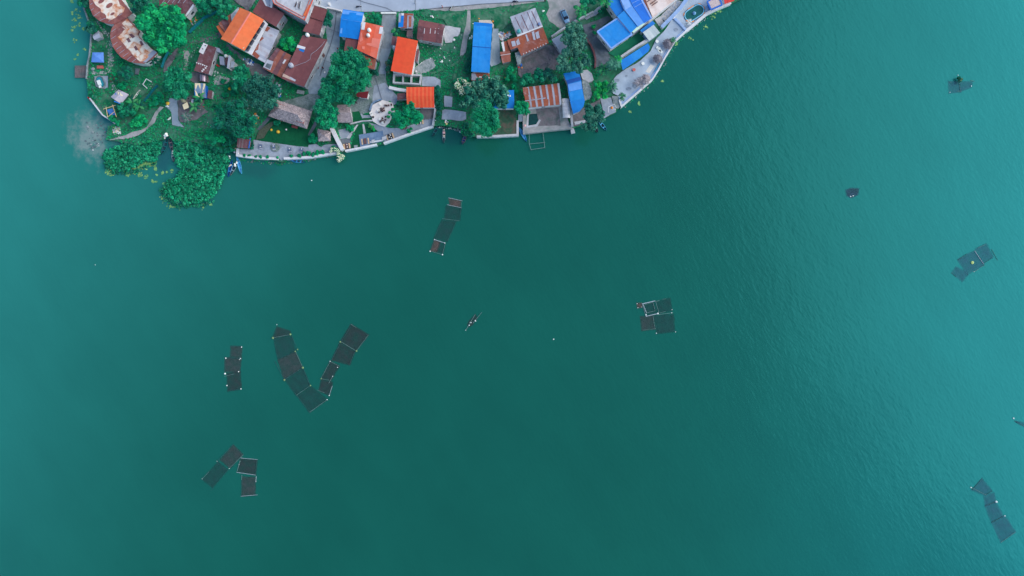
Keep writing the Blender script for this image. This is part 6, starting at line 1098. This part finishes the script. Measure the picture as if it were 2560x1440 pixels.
for a, b in (((357, 211), (366, 197)), ((366, 197), (379, 205)), ((357, 211), (368, 221))): MB().tube(W(*a, G+1.9), W(*b, G+1.9), .11).build('beam', WHITE, o)
for x, y in ((357, 211), (366, 197), (379, 205), (368, 221)): MB().tube(W(x, y, G-.1), W(x, y, G+1.9), .09).build('post', WHITE, o)
o = thing('dock', 'old brown plank dock jutting from the stone wall of the point', 'dock', W(202, 178, 0)); m = MB()
for i in range(11):
    t = i/11; m.prism([W(187+30*t, 164-1*t, .5), W(187+30*(t+.083), 164, .5), W(187+30*(t+.083), 194, .5), W(187+30*t, 194, .5)], .42+.015*(i % 2), .5+.02*(i % 3))
m.build('plank_deck', [M('dock_wood', (112, 108, 116), .9, .25, 2, .1, alt=(70, 96, 104), amt=.3)], o)
for x, y in ((188, 165), (215, 165), (188, 193), (215, 193), (202, 179)): MB().tube(W(x, y, -1), W(x, y, .75), .1).build('post', WOOD, o)
# ---------------------------------------------------------------- pools, parasols, furniture
def stadium(c, L, w_, rot, n=10):
    out = []; a, r = (L-w_)/2, w_/2
    for i in range(2*n+2):
        s = 1 if i <= n else -1; t = (i if i <= n else i-n-1)/n*math.pi-math.pi/2; x, y = (a+r*math.cos(t), r*math.sin(t)) if s > 0 else (-a-r*math.cos(t), -r*math.sin(t)); out.append((c.x+x*math.cos(rot)-y*math.sin(rot), c.y+x*math.sin(rot)+y*math.cos(rot)))
    return out
pc = W(1735, 33.5); pr = R(33); o = thing('oval_pool', 'raised oval pool with orange-edged rim and teal water on the plaza', 'pool', pc)
def ringwall(outer, inner, z0, z1):
    m = MB(); n = len(outer); vs = [(x, y, z1) for x, y in outer]+[(x, y, z1) for x, y in inner]+[(x, y, z0) for x, y in outer]+[(x, y, z0) for x, y in inner]
    return m.add(vs, [(i, (i+1) % n, n+(i+1) % n, n+i) for i in range(n)]+[(2*n+i, 2*n+(i+1) % n, (i+1) % n, i) for i in range(n)]+[(n+i, n+(i+1) % n, 3*n+(i+1) % n, 3*n+i) for i in range(n)])
ringwall(stadium(pc, 6.7, 3.7, pr), stadium(pc, 6.1, 3.1, pr), G-.1, G+.5).build('pool_rim', M('pool_blue_rim', (120, 196, 236), .5, .08), o)
ringwall(stadium(pc, 7.1, 4.1, pr), stadium(pc, 6.74, 3.74, pr), G-.1, G+.32).build('outer_kerb', DARK, o)
MB().add([(x, y, G+.34) for x, y in stadium(pc, 6.14, 3.14, pr)], [tuple(range(22))]).build('pool_water', M('pool_teal', (6, 98, 100), .12, .06, 1, .5), o)
os_ = stadium(pc, 7.0, 4.0, pr)
for i in (1, 4, 7, 10, 13, 17, 20):
    a, b = Vector((*os_[i], G+.32)), Vector((*os_[(i+1) % 22], G+.32)); d_ = (b-a); mid = (a+b)/2; MB().box((mid.x, mid.y, G+.32), max(.8, d_.length*.75), .3, .12, math.atan2(d_.y, d_.x)).build('seat_block', ORG, o)
MB().lathe(W(1735, 34, G+.3), [(.45, -.1), (.5, .2), (.55, .35), (.15, .4), (.12, .7), (.3, .75), (.05, .85)], 14).build('fountain', M('fountain_blue', (120, 180, 236), .5, .12), o, True)
po = thing('boat_pond', 'oval stone basin holding a turquoise pedal boat', 'pond', W(252, 206)); c = W(252, 206)
ringwall(stadium(c, 4.2, 2.9, R(115)), stadium(c, 3.7, 2.4, R(115)), G-.1, G+.45).build('stone_rim', STONE, po); MB().add([(x, y, G+.25) for x, y in stadium(c, 3.74, 2.44, R(115))], [tuple(range(22))]).build('pond_water', M('pond_grey', (86, 124, 150), .15, .1), po)
pb = thing('pedal_boat', 'turquoise and white pedal boat in the oval stone basin', 'boat', W(252, 206, G+.25)); MB().prism(stadium(W(252.5, 206), 3.0, 1.5, R(112)), G+.26, G+.6).build('hull', M('turquoise_hull', (30, 140, 166), .5, .1), pb)
MB().box(W(248.5, 207, G+.6), 1.0, 1.5, .35, R(20)).build('seat', FLOATM, pb); MB().box(W(251, 217, G+.6), .7, .7, .3, R(20)).build('engine_cover', FLOATM, pb)
def parasol(label, px, py, r, h=2.3, mat=None):
    c = W(px, py, G+h); o = thing('thatched_parasol', label, 'parasol', (c.x, c.y, G)); MB().tube((c.x, c.y, G-.1), (c.x, c.y, G+h), .09).build('pole', BROWNWOOD, o); m = MB(); n = 18
    m.lathe((c.x, c.y, G+h-.7), [(r, 0), (r*.66, .32), (r*.3, .62), (.05, .85)], n, 0); Q = []
    for _ in range(int(r*r*150)):
        a = random.random()*6.28; t = random.random()**.6; p = Vector((c.x+r*t*math.cos(a), c.y+r*t*math.sin(a), G+h-.7+.84*(1-t)+.05)); d = Vector((math.cos(a), math.sin(a), -.6)).normalized(); s = Vector((-math.sin(a), math.cos(a), .1))*.05; L = .5
        Q.append([p-s, p+s, p+d*L+s+Vector((0, 0, .06)), p+d*L-s+Vector((0, 0, .06))])
    m.quads(np.array([[tuple(v) for v in q] for q in Q]), [random.randrange(2) for _ in Q]).build('thatch_cover', [mat, DT2] if mat else [STRAW, DT2], o)
DT = M('grey_thatch', (110, 112, 130), .95, .3, 2.5, .05); DT2 = M('grey_thatch_light', (134, 136, 152), .95, .3, 2.5, .05)
parasol('round grey thatched parasol beside the small palm', 1671, 107.5, 1.42, mat=DT); parasol('round grey thatched parasol next to the white loungers', 1646, 145, 1.3, mat=DT); parasol('brown thatched parasol by the dead palm', 1615, 196, 1.35)
def rtable(label, px, py, r, mat, h=.74, stool=True):
    c = W(px, py); o = thing('round_table', label, 'table', c); MB().lathe(c+Vector((0, 0, h-.06)), [(r*.97, 0), (r, .03), (r*.97, .06)], 20).build('table_top', mat, o); MB().tube(c, c+Vector((0, 0, h-.04)), .09).build('pedestal', PLASTER, o); MB().lathe(c, [(r*.5, -.02), (r*.5, .05), (.1, .09)], 14).build('foot', PLASTER, o)
rtable('round white table below the silver canopy', 1641.5, 105.5, .5, FLOATM); rtable('round white table in front of the blue awning', 1606.5, 160.5, .5, FLOATM); rtable('round white pedestal table at the end of the pale blue divider', 1684, 46, .45, WHITE); rtable('round red table on the lower plaza', 1584, 176, .5, M('table_red', (196, 110, 110), .6, .1)); rtable('round white table by the resort wall and turf', 1529, 43, .3, FLOATM); rtable('second small white table by the deep blue roof', 1533.5, 48, .28, FLOATM)
blob('stool', 'small white stool next to the table before the awning', 'stool', 1600, 162, G, .22, FLOATM)
def lounger(label, px, py, rz, L=1.9, w_=.75):
    c = W(px, py); o = thing('sun_lounger', label, 'lounger', c, 'pair of white loungers'); ca, sa = math.cos(rz), math.sin(rz)
    MB().box((c.x-ca*.3, c.y-sa*.3, G+.3), L*.66, w_, .09, rz).build('seat', FLOATM, o); e = (c.x+ca*.62, c.y+sa*.62)
    m = MB(); A = [Vector((e[0]-ca*.3+sg*-sa*w_/2, e[1]-sa*.3+sg*ca*w_/2, G+.38)) for sg in (-1, 1)]; Bq = [p+Vector((ca*.6, sa*.6, .28)) for p in A]; m.add([A[0], A[1], Bq[1], Bq[0]]+[p+Vector((0, 0, .07)) for p in (A[0], A[1], Bq[1], Bq[0])], [(0, 1, 2, 3), (7, 6, 5, 4), (0, 4, 5, 1), (1, 5, 6, 2), (2, 6, 7, 3), (3, 7, 4, 0)]).build('backrest', FLOATM, o)
    for dx in (-.7, .3):
        for dy in (-.3, .3): MB().tube((c.x+ca*dx-sa*dy, c.y+sa*dx+ca*dy, G), (c.x+ca*dx-sa*dy, c.y+sa*dx+ca*dy, G+.31), .03).build('leg', WHITE, o)
lounger('white sun lounger nearer the lake wall of the pair', 1650.5, 127, R(125)); lounger('white sun lounger nearer the awning of the pair', 1645.5, 124.5, R(125))
tag(MB().prism([W(*p) for p in ((1613, 180), (1626, 161), (1636, 166), (1623, 184))], G+.01, G+.3).build('stage_block', M('white_stone', (212, 218, 222), .9, .1, 1)), 'low white stone platform on the lower plaza', 'platform')
tag(MB().prism([W(*p) for p in ((1633, 183), (1650, 152), (1657, 150), (1640, 178))], G+.01, G+.5).build('wall_bench', M('bench_teal', (62, 140, 190), .6, .1)), 'long turquoise bench against the lake wall by the grey parasol', 'bench')
fr = thing('canopy_frame', 'white curved pipe frame with orange cloths on the slipway', 'frame', W(1529, 268))
for a, b in (((1520, 268), (1536, 260)), ((1536, 260), (1540, 268)), ((1540, 268), (1538, 276)), ((1520, 268), (1522, 282))): MB().tube(W(*a, G+1.7), W(*b, G+1.7), .08).build('pipe', WHITE, fr)
for x, y in ((1520, 268), (1536, 260), (1538, 276), (1522, 282)): MB().tube(W(x, y, G-.1), W(x, y, G+1.7), .06).build('post', WHITE, fr)
PLM = M('plate_white', (236, 238, 244), .4, .04)
def dining(label, px, py, L, w_, rz, mat, bench=None, nplates=0, bl=None, gap=.62, shade=None):
    c = W(px, py); o = thing('dining_table', label, 'table', c); ca, sa = math.cos(rz), math.sin(rz); at = lambda x, y, z: Vector((c.x+ca*x-sa*y, c.y+sa*x+ca*y, z))
    top = 'table_top'; m = MB()
    for j in range(4): m.box(at(0, -w_/2+w_*(j+.5)/4, G+.69), L, w_/4-.015, .05, rz)
    m.build(top, mat, o)
    for x in (-L/2+.12, L/2-.12):
        for y in (-w_/2+.1, w_/2-.1): MB().box(at(x, y, G), .08, .08, .69, rz).build('leg', mat, o)
    for k in range(nplates):
        p = at(-L/2+L*(k+.5)/nplates, random.choice((-.22, .2))*w_, G+.745); tag(MB().lathe(p, [(.05, 0), (.16, .03), (.17, .04), (.1, .02)], 14).build('plate', PLM), 'white plate on the '+label, 'plate', 'plates on the '+label)
    if bench:
        for sg in ((1, -1) if bench is not False else ()):
            bc = at(0, sg*(w_/2+gap-.2), G); b = thing('bench', bl[0 if sg > 0 else 1], 'bench', bc); MB().box(bc+Vector((0, 0, .4)), L, .42, .06, rz).build('seat', bench, b)
            for x in (-L/2+.15, L/2-.15): MB().box(bc+Vector((ca*x, sa*x, 0)), .07, .36, .4, rz).build('leg', bench, b)
dining('dark table between pale benches by the slanting wall', 868, 366, 1.6, .8, R(100), BROWNWOOD, WOODL, 2, ('pale bench on the wall side of the dark stone patio table', 'pale bench on the lawn side of the dark stone patio table'))
dining('brown table between pale benches on the blue deck', 914, 354, 1.8, .85, R(98), BROWNWOOD, WOODL, 0, ('pale bench west of the brown deck table', 'pale bench east of the brown deck table'), gap=.75)
dining('set dining table by the lake wall steps', 976, 342, 1.6, 1.3, R(-70), DARK, WOODL, 4, ('pale bench on the shore side of the set table', 'pale bench on the deck side of the set table'), gap=.5)
dining('set dining table under the terrace tree edge', 1051, 306, 1.3, 1.0, R(-85), DARK, WOODL, 4, ('pale bench on the cottage side of the set table', 'pale bench on the tree side of the set table'), gap=.5)
for i, (x, y, r) in enumerate(((653, 366, 0), (686, 368, 8), (726, 374, 5), (756, 375, 0))):
    dining(['square grey table beside the boarded shelter', 'square grey table in the stone circle', 'square grey table with a white cloth heap', 'square grey table at the round patio end'][i], x, y, 1.0, .9, R(r), M('table_slate', (92, 114, 150), .8, .12), GREYR[0], 1, (['white bench above the table by the boarded shelter', 'white bench above the stone circle table', 'white bench above the heaped table', 'white bench above the patio end table'][i], ['white bench below the table by the boarded shelter', 'white bench below the stone circle table', 'white bench below the heaped table', 'white bench below the patio end table'][i]), gap=.5)
patch('stone_circle', M('circle_stones', (128, 146, 150), .9, .3, 2.5, .1, alt=(84, 112, 112), amt=.45, altscale=1.5), [(688+12*math.cos(t), 368+11*math.sin(t)) for t in [i*.45 for i in range(14)]], .5)
def chair(label, px, py, rz, mat, group, z0=G+.55):
    c = W(px, py, z0); o = thing('chair', label, 'chair', c, group); ca, sa = math.cos(rz), math.sin(rz)
    MB().box(c+Vector((0, 0, .42)), .46, .46, .05, rz).build('seat', mat, o); b = c+Vector((ca*.23, sa*.23, .47)); MB().box(b, .05, .46, .48, rz).build('backrest', mat, o)
    for x in (-.19, .19):
        for y in (-.19, .19): MB().box(c+Vector((ca*x-sa*y, sa*x+ca*y, 0)), .045, .045, .42, rz).build('leg', mat, o)
    return o
proto = None
for (x, y, r) in ((963, 264, 20), (967, 265, 10), (972, 264, 200), (979, 263, 90), (953, 272, 5), (957, 274, 190), (953, 277, 8), (957, 279, 185), (960, 271, 185), (961, 277, 190), (948, 281, 80), (953, 301, 30), (958, 303, 200), (951, 305, 60), (957, 297, 120), (964, 300, 220), (961, 306, 250)):
    if proto is None: proto = chair('brown wooden chair on the white octagonal terrace', x, y, R(r), BROWNWOOD, 'brown chairs on the white terrace')
    else: c_ = dup(proto); p = W(x, y, G+.55); c_.location = p; c_.rotation_euler = (0, 0, R(r-20))
for i, (x, y) in enumerate(((952, 261), (947, 278), (928, 284), (930, 288), (951, 299), (958, 308))):
    c = W(x, y, G+.55); o = thing('round_table', ['white round table at the top of the octagonal terrace', 'white table beside the middle terrace chairs', 'white table at the terrace rim by the garden', 'second white table at the terrace rim', 'white table among the lower terrace chairs', 'white table at the lowest terrace corner'][i], 'table', c)
    MB().lathe(c+Vector((0, 0, .68)), [(.4, 0), (.42, .03), (.4, .05)], 16).build('table_top', PLM, o); MB().tube(c, c+Vector((0, 0, .7)), .06).build('pedestal', PLASTER, o)
blob('heater', 'dark firepot at the terrace edge beside the plants', 'firepot', 964.5, 292, G+.55, .3, BLACK); blob('heater', 'dark planter on the garden rim of the terrace', 'planter', 933, 293, G+.55, .34, DARK)
strip_wall('railing_wall', 'blue-grey curved rail around the top of the octagonal terrace', [(926, 278), (931, 262), (940, 255), (955, 250)], .4, 1.1, BLUEDECK)
for i, (a, b) in enumerate((((930, 357), (937, 356)), ((956, 350), (967, 347)))):
    tag(MB().prism([W(a[0], a[1]-6), W(b[0], b[1]-6), W(b[0], b[1]+2), W(a[0], a[1]+2)], G+.02, G+.75).build('planter_box', CONC), ['square white planter on the blue deck edge', 'square white planter beside the lake wall gap'][i], 'planter')
tag(MB().prism([W(*p) for p in ((926, 355), (957, 350), (958, 353), (927, 358))], G, G+.6).build('deck_bench', WHITE), 'long white bench along the edge of the blue deck', 'bench')
tag(MB().prism([W(*p) for p in ((885, 364), (894, 363), (895, 371), (886, 372))], G, G+.35).build('planter_box', STONE), 'square stone-edged planter on the lakeside lawn', 'planter')
tag(MB().prism([W(*p) for p in ((1013, 309), (1017, 308), (1019, 319), (1015, 323), (1004, 325), (1003, 322), (1013, 318))], G, G+.5).build('corner_bench', BROWNWOOD), 'dark corner bench under the terrace tree', 'bench')
tag(MB().box(W(711, 305, G), 0, 0, 0).box(W(700, 302), 1.0, .6, .8, R(-15)).build('flower_box', M('brick_box', (150, 84, 88), .8, .15)), 'brick red flower box in front of the thatched pavilion', 'flower box')
tag(MB().box(W(738, 318), 1.7, .7, .8, R(-15)).build('flower_box', MATS['brick_box']), 'longer brick red flower box at the pavilion corner', 'flower box')
tag(MB().box(W(752, 231), 2.2, 1.1, .45, R(-12)).build('stone_slab', STONE), 'grey slab table in the shade of the alley gardens', 'slab')
tag(MB().box(W(252, 168.5), 1.9, .9, .5, R(0)).build('brick_seat', M('brick_pink', (196, 108, 108), .8, .1)), 'pinkish brick seat below the gazebo', 'seat'); blob('stone_disc', 'round stone millstone table below the gazebo', 'stone table', 233, 173, G, .62, STONE, .3)
tag(MB().box(W(345, 181), 1.0, 1.6, .7, R(-6)).box(W(345, 173.5), 1.3, .35, .4, R(-6)).build('garden_table', PAVE_DK), 'small dark stone table on the garden lawn', 'table')
# ---------------------------------------------------------------- car, motorbikes, people
def car(label, a, b, wd, paint):
    p, q = W(*a), W(*b); L = (q-p).length; c = (p+q)/2; rz = math.atan2(q.y-p.y, q.x-p.x); o = thing('parked_car', label, 'car', c); ca, sa = math.cos(rz), math.sin(rz)
    at = lambda x, y, z: Vector((c.x+ca*x-sa*y, c.y+sa*x+ca*y, G+z))
    prof = [(-.5, .62, .80), (-.47, .5, .94), (-.3, .9, 1.0), (.0, .95, 1.0), (.28, .86, .98), (.44, .72, .92), (.5, .55, .74)]; vs = []; m = MB()
    for t, zt, ww in prof:
        x = t*L; vs += [at(x, -wd/2*ww, .25), at(x, -wd/2*ww, zt*.9), at(x, -wd/2*ww*.88, zt), at(x, wd/2*ww*.88, zt), at(x, wd/2*ww, zt*.9), at(x, wd/2*ww, .25)]
    n = len(prof); m.add(vs, [(6*i+k, 6*i+(k+1) % 6, 6*i+6+(k+1) % 6, 6*i+6+k) for i in range(n-1) for k in range(6)]+[(5, 4, 3, 2, 1, 0), tuple(6*(n-1)+k for k in range(6))]).build('body', paint, o, True)
    cb = [(-.44, .92, .84), (-.3, 1.42, .7), (.06, 1.46, .7), (.26, .95, .84)]; vs = []
    for t, z, ww in cb: vs += [at(t*L, -wd/2*ww, z), at(t*L, wd/2*ww, z)]
    lo = [at(-.44*L, -wd/2*.86, .86), at(-.44*L, wd/2*.86, .86), at(.26*L, -wd/2*.86, .86), at(.26*L, wd/2*.86, .86)]
    MB().add(vs+lo, [(0, 1, 3, 2), (4, 5, 7, 6), (0, 2, 4, 6, 10, 8), (1, 9, 11, 7, 5, 3)]).build('windows_glass', GLASS, o); MB().prism([at(-.31*L, -wd/2*.7, 0), at(.08*L, -wd/2*.7, 0), at(.08*L, wd/2*.7, 0), at(-.31*L, wd/2*.7, 0)], G+1.42, G+1.5).build('roof_panel', M('car_roof_dark', (86, 136, 180), .3, .05), o)
    for x in (-.31, .31):
        for y in (-1, 1):
            w1 = at(x*L, y*wd*.5, .31); ax_ = Vector((-sa, ca, 0))*y; wh = MB().tube(w1-ax_*.18, w1+ax_*.03, .31, n=16).build('wheel', BLACK, o); MB().tube(w1+ax_*.02, w1+ax_*.05, .18, n=12).build('rim', SILV[2], wh)
    for y in (-1, 1): MB().box(at(.475*L, y*wd*.33, .52), .16, .3, .14, rz).build('headlight', PANEL, o); MB().box(at(.14*L, y*(wd*.5+.06), .88), .12, .2, .12, rz).build('mirror', paint, o)
    return o
car('small light blue hatchback parked on the pale dirt ground', (1405, 27), (1419, 58.5), 1.75, M('car_blue', (130, 186, 240), .25, .04, 1, .6))
def bike(label, px, py, rz, paint):
    c = W(px, py); o = thing('motorbike', label, 'motorbike', c, 'motorbikes by the road'); ca, sa = math.cos(rz), math.sin(rz); at = lambda x, y, z: Vector((c.x+ca*x-sa*y, c.y+sa*x+ca*y, G+z)); ax_ = Vector((-sa, ca, 0))
    for x in (-.62, .64):
        w1 = at(x, 0, .3); wh = MB().tube(w1-ax_*.06, w1+ax_*.06, .3, n=16).build('wheel', BLACK, o); MB().tube(w1-ax_*.07, w1+ax_*.07, .1, n=10).build('hub', SILV[2], wh)
    m = MB(); m.tube(at(-.6, 0, .35), at(.1, 0, .4), .14, .2); m.tube(at(.1, 0, .4), at(.45, 0, .9), .18, .14); m.tube(at(-.75, 0, .62), at(-.1, 0, .6), .1, .17); m.build('body', paint, o)
    MB().box(at(-.3, 0, .68), .75, .26, .12, rz).build('seat', BLACK, o); MB().tube(at(.48, -.33, 1.0), at(.48, .33, 1.0), .03).build('handlebar', SILV[0], o); MB().tube(at(.62, 0, .3), at(.46, 0, 1.0), .045).build('fork', SILV[0], o); MB().ball(at(.6, 0, .85), .1).build('headlight', PANEL, o)
bike('dark blue motorbike on the road above the blue-roofed house', 897, 18, R(8), M('bike_blue', (30, 60, 120), .4, .1)); bike('white and blue motorbike standing on the road edge', 1128, 21, R(45), M('bike_white', (206, 220, 240), .4, .1)); bike('dark motorbike at the grass edge of the upper road', 1288, 5, R(2), M('bike_dark', (40, 60, 100), .4, .1))
def person(label, px, py, rz, shirt, trousers, z0=G, sit=False, h=1.68, arm=.25):
    c = W(px, py, z0); o = thing('person', label, 'person', c); f = Vector((math.cos(rz), math.sin(rz), 0)); s = Vector((-f.y, f.x, 0)); k = h/1.7
    P = lambda x, y, z: tuple((f*x+s*y)*k+Vector((0, 0, z*k)))
    V = [P(0, 0, .93), P(0, 0, 1.12), P(.01, 0, 1.34), P(.02, 0, 1.46), P(.04, 0, 1.56), P(.05, 0, 1.66)]; Rr = [.14, .125, .15, .06, .085, .08]; E = [(0, 1), (1, 2), (2, 3), (3, 4), (4, 5)]
    for sg in (1, -1):
        b = len(V); V += [P(0, .09*sg, .86), P(.05*sg, .1*sg, .48), P(-.02+.08*sg, .1*sg, .08), P(.12+.08*sg, .11*sg, .04)]; Rr += [.1, .065, .045, .04]; E += [(0, b), (b, b+1), (b+1, b+2), (b+2, b+3)]
        b = len(V); V += [P(0, .2*sg, 1.38), P(-.02, .27*sg, 1.12), P(arm, .25*sg, .95), P(arm+.09, .24*sg, .9)]; Rr += [.055, .045, .035, .035]; E += [(2, b), (b, b+1), (b+1, b+2), (b+2, b+3)]
    def skin(name, idx, add, mat):
        mp = {j: i for i, j in enumerate(idx)}; me = bpy.data.meshes.new(name); me.from_pydata([V[j] for j in idx], [(mp[a], mp[b]) for a, b in E if a in mp and b in mp], []); me.materials.append(mat)
        ob = bpy.data.objects.new(name, me); C.objects.link(ob); ob.parent = o; md = ob.modifiers.new('skin', 'SKIN'); sk = me.skin_vertices[0].data
        for i, j in enumerate(idx): sk[i].radius = (Rr[j]+add, Rr[j]+add)
        sk[0].use_root = True; ob.modifiers.new('sub', 'SUBSURF').levels = 1; return ob
    skin('body', list(range(len(V))), 0, SKIN); skin('shirt', [0, 1, 2, 10, 11, 18, 19], .022, shirt); skin('trousers', [0, 6, 7, 8, 14, 15, 16], .018, trousers)
    hp = c+Vector(P(.035, 0, 1.6)); MB().lathe(hp, [(.1*k, -.02), (.112*k, .04), (.09*k, .1), (.03, .135)], 12).build('hair', HAIR, o, True)
sh = lambda n_, c: M('cloth_'+n_, c, .9, .08)
person('person in a dark red top walking down the western alley', 809, 172, R(100), sh('darkred', (110, 40, 50)), sh('black', (30, 32, 40))); person('person in dark clothes standing in the gravel courtyard', 892, 258, R(250), sh('navy', (24, 40, 70)), sh('black', (30, 32, 40)))
person('person in a white and red top at the road edge', 1106.5, 19, R(200), sh('pinkwhite', (224, 190, 196)), sh('red', (170, 60, 70))); person('person in a white shirt on the verge below the upper motorbike', 1285.5, 14, R(80), sh('white', (226, 230, 238)), sh('grey', (120, 124, 132))); person('person in brown walking out of the parking ground', 1362, 4, R(90), sh('brown', (110, 70, 64)), sh('slate', (70, 82, 96)))
person('person in a maroon shirt beside the motor drum of the brown annex wall', 846, 124, R(40), sh('maroon', (150, 50, 60)), sh('slate', (70, 82, 96)))
# utility posts along the road
for i, (x, y) in enumerate(((843, 0), (1038, 8))):
    p = W(x, y); o = thing('utility_pole', ['utility pole casting over the top of the alley', 'thin utility pole at the middle of the road'][i], 'utility pole', p); MB().tube(p-Vector((0, 0, .3)), p+Vector((0, 0, 7)), .13, .09, 8).build('pole_shaft', PLASTER, o); MB().box(p+Vector((0, 0, 6.5)), 1.4, .1, .1, R(80)).build('cross_bar', DARK, o)
    MB().lathe(p+Vector((.3, 0, 5.6)), [(.2, 0), (.22, .1), (.22, .6), (.1, .7)], 12).build('transformer', SILV[0], o, True)
tag(MB().box(W(824, 12, G), .55, .8, 1.1, R(-10)).build('gate_post', WHITE), 'white gate post at the corner of the terrace building road', 'gate post')
tag(MB().box(W(972, 35, G), 4.6, .45, .9, R(0)).build('stair_parapet', FLOATM), 'bright white parapet across the top of the long stairs', 'parapet')
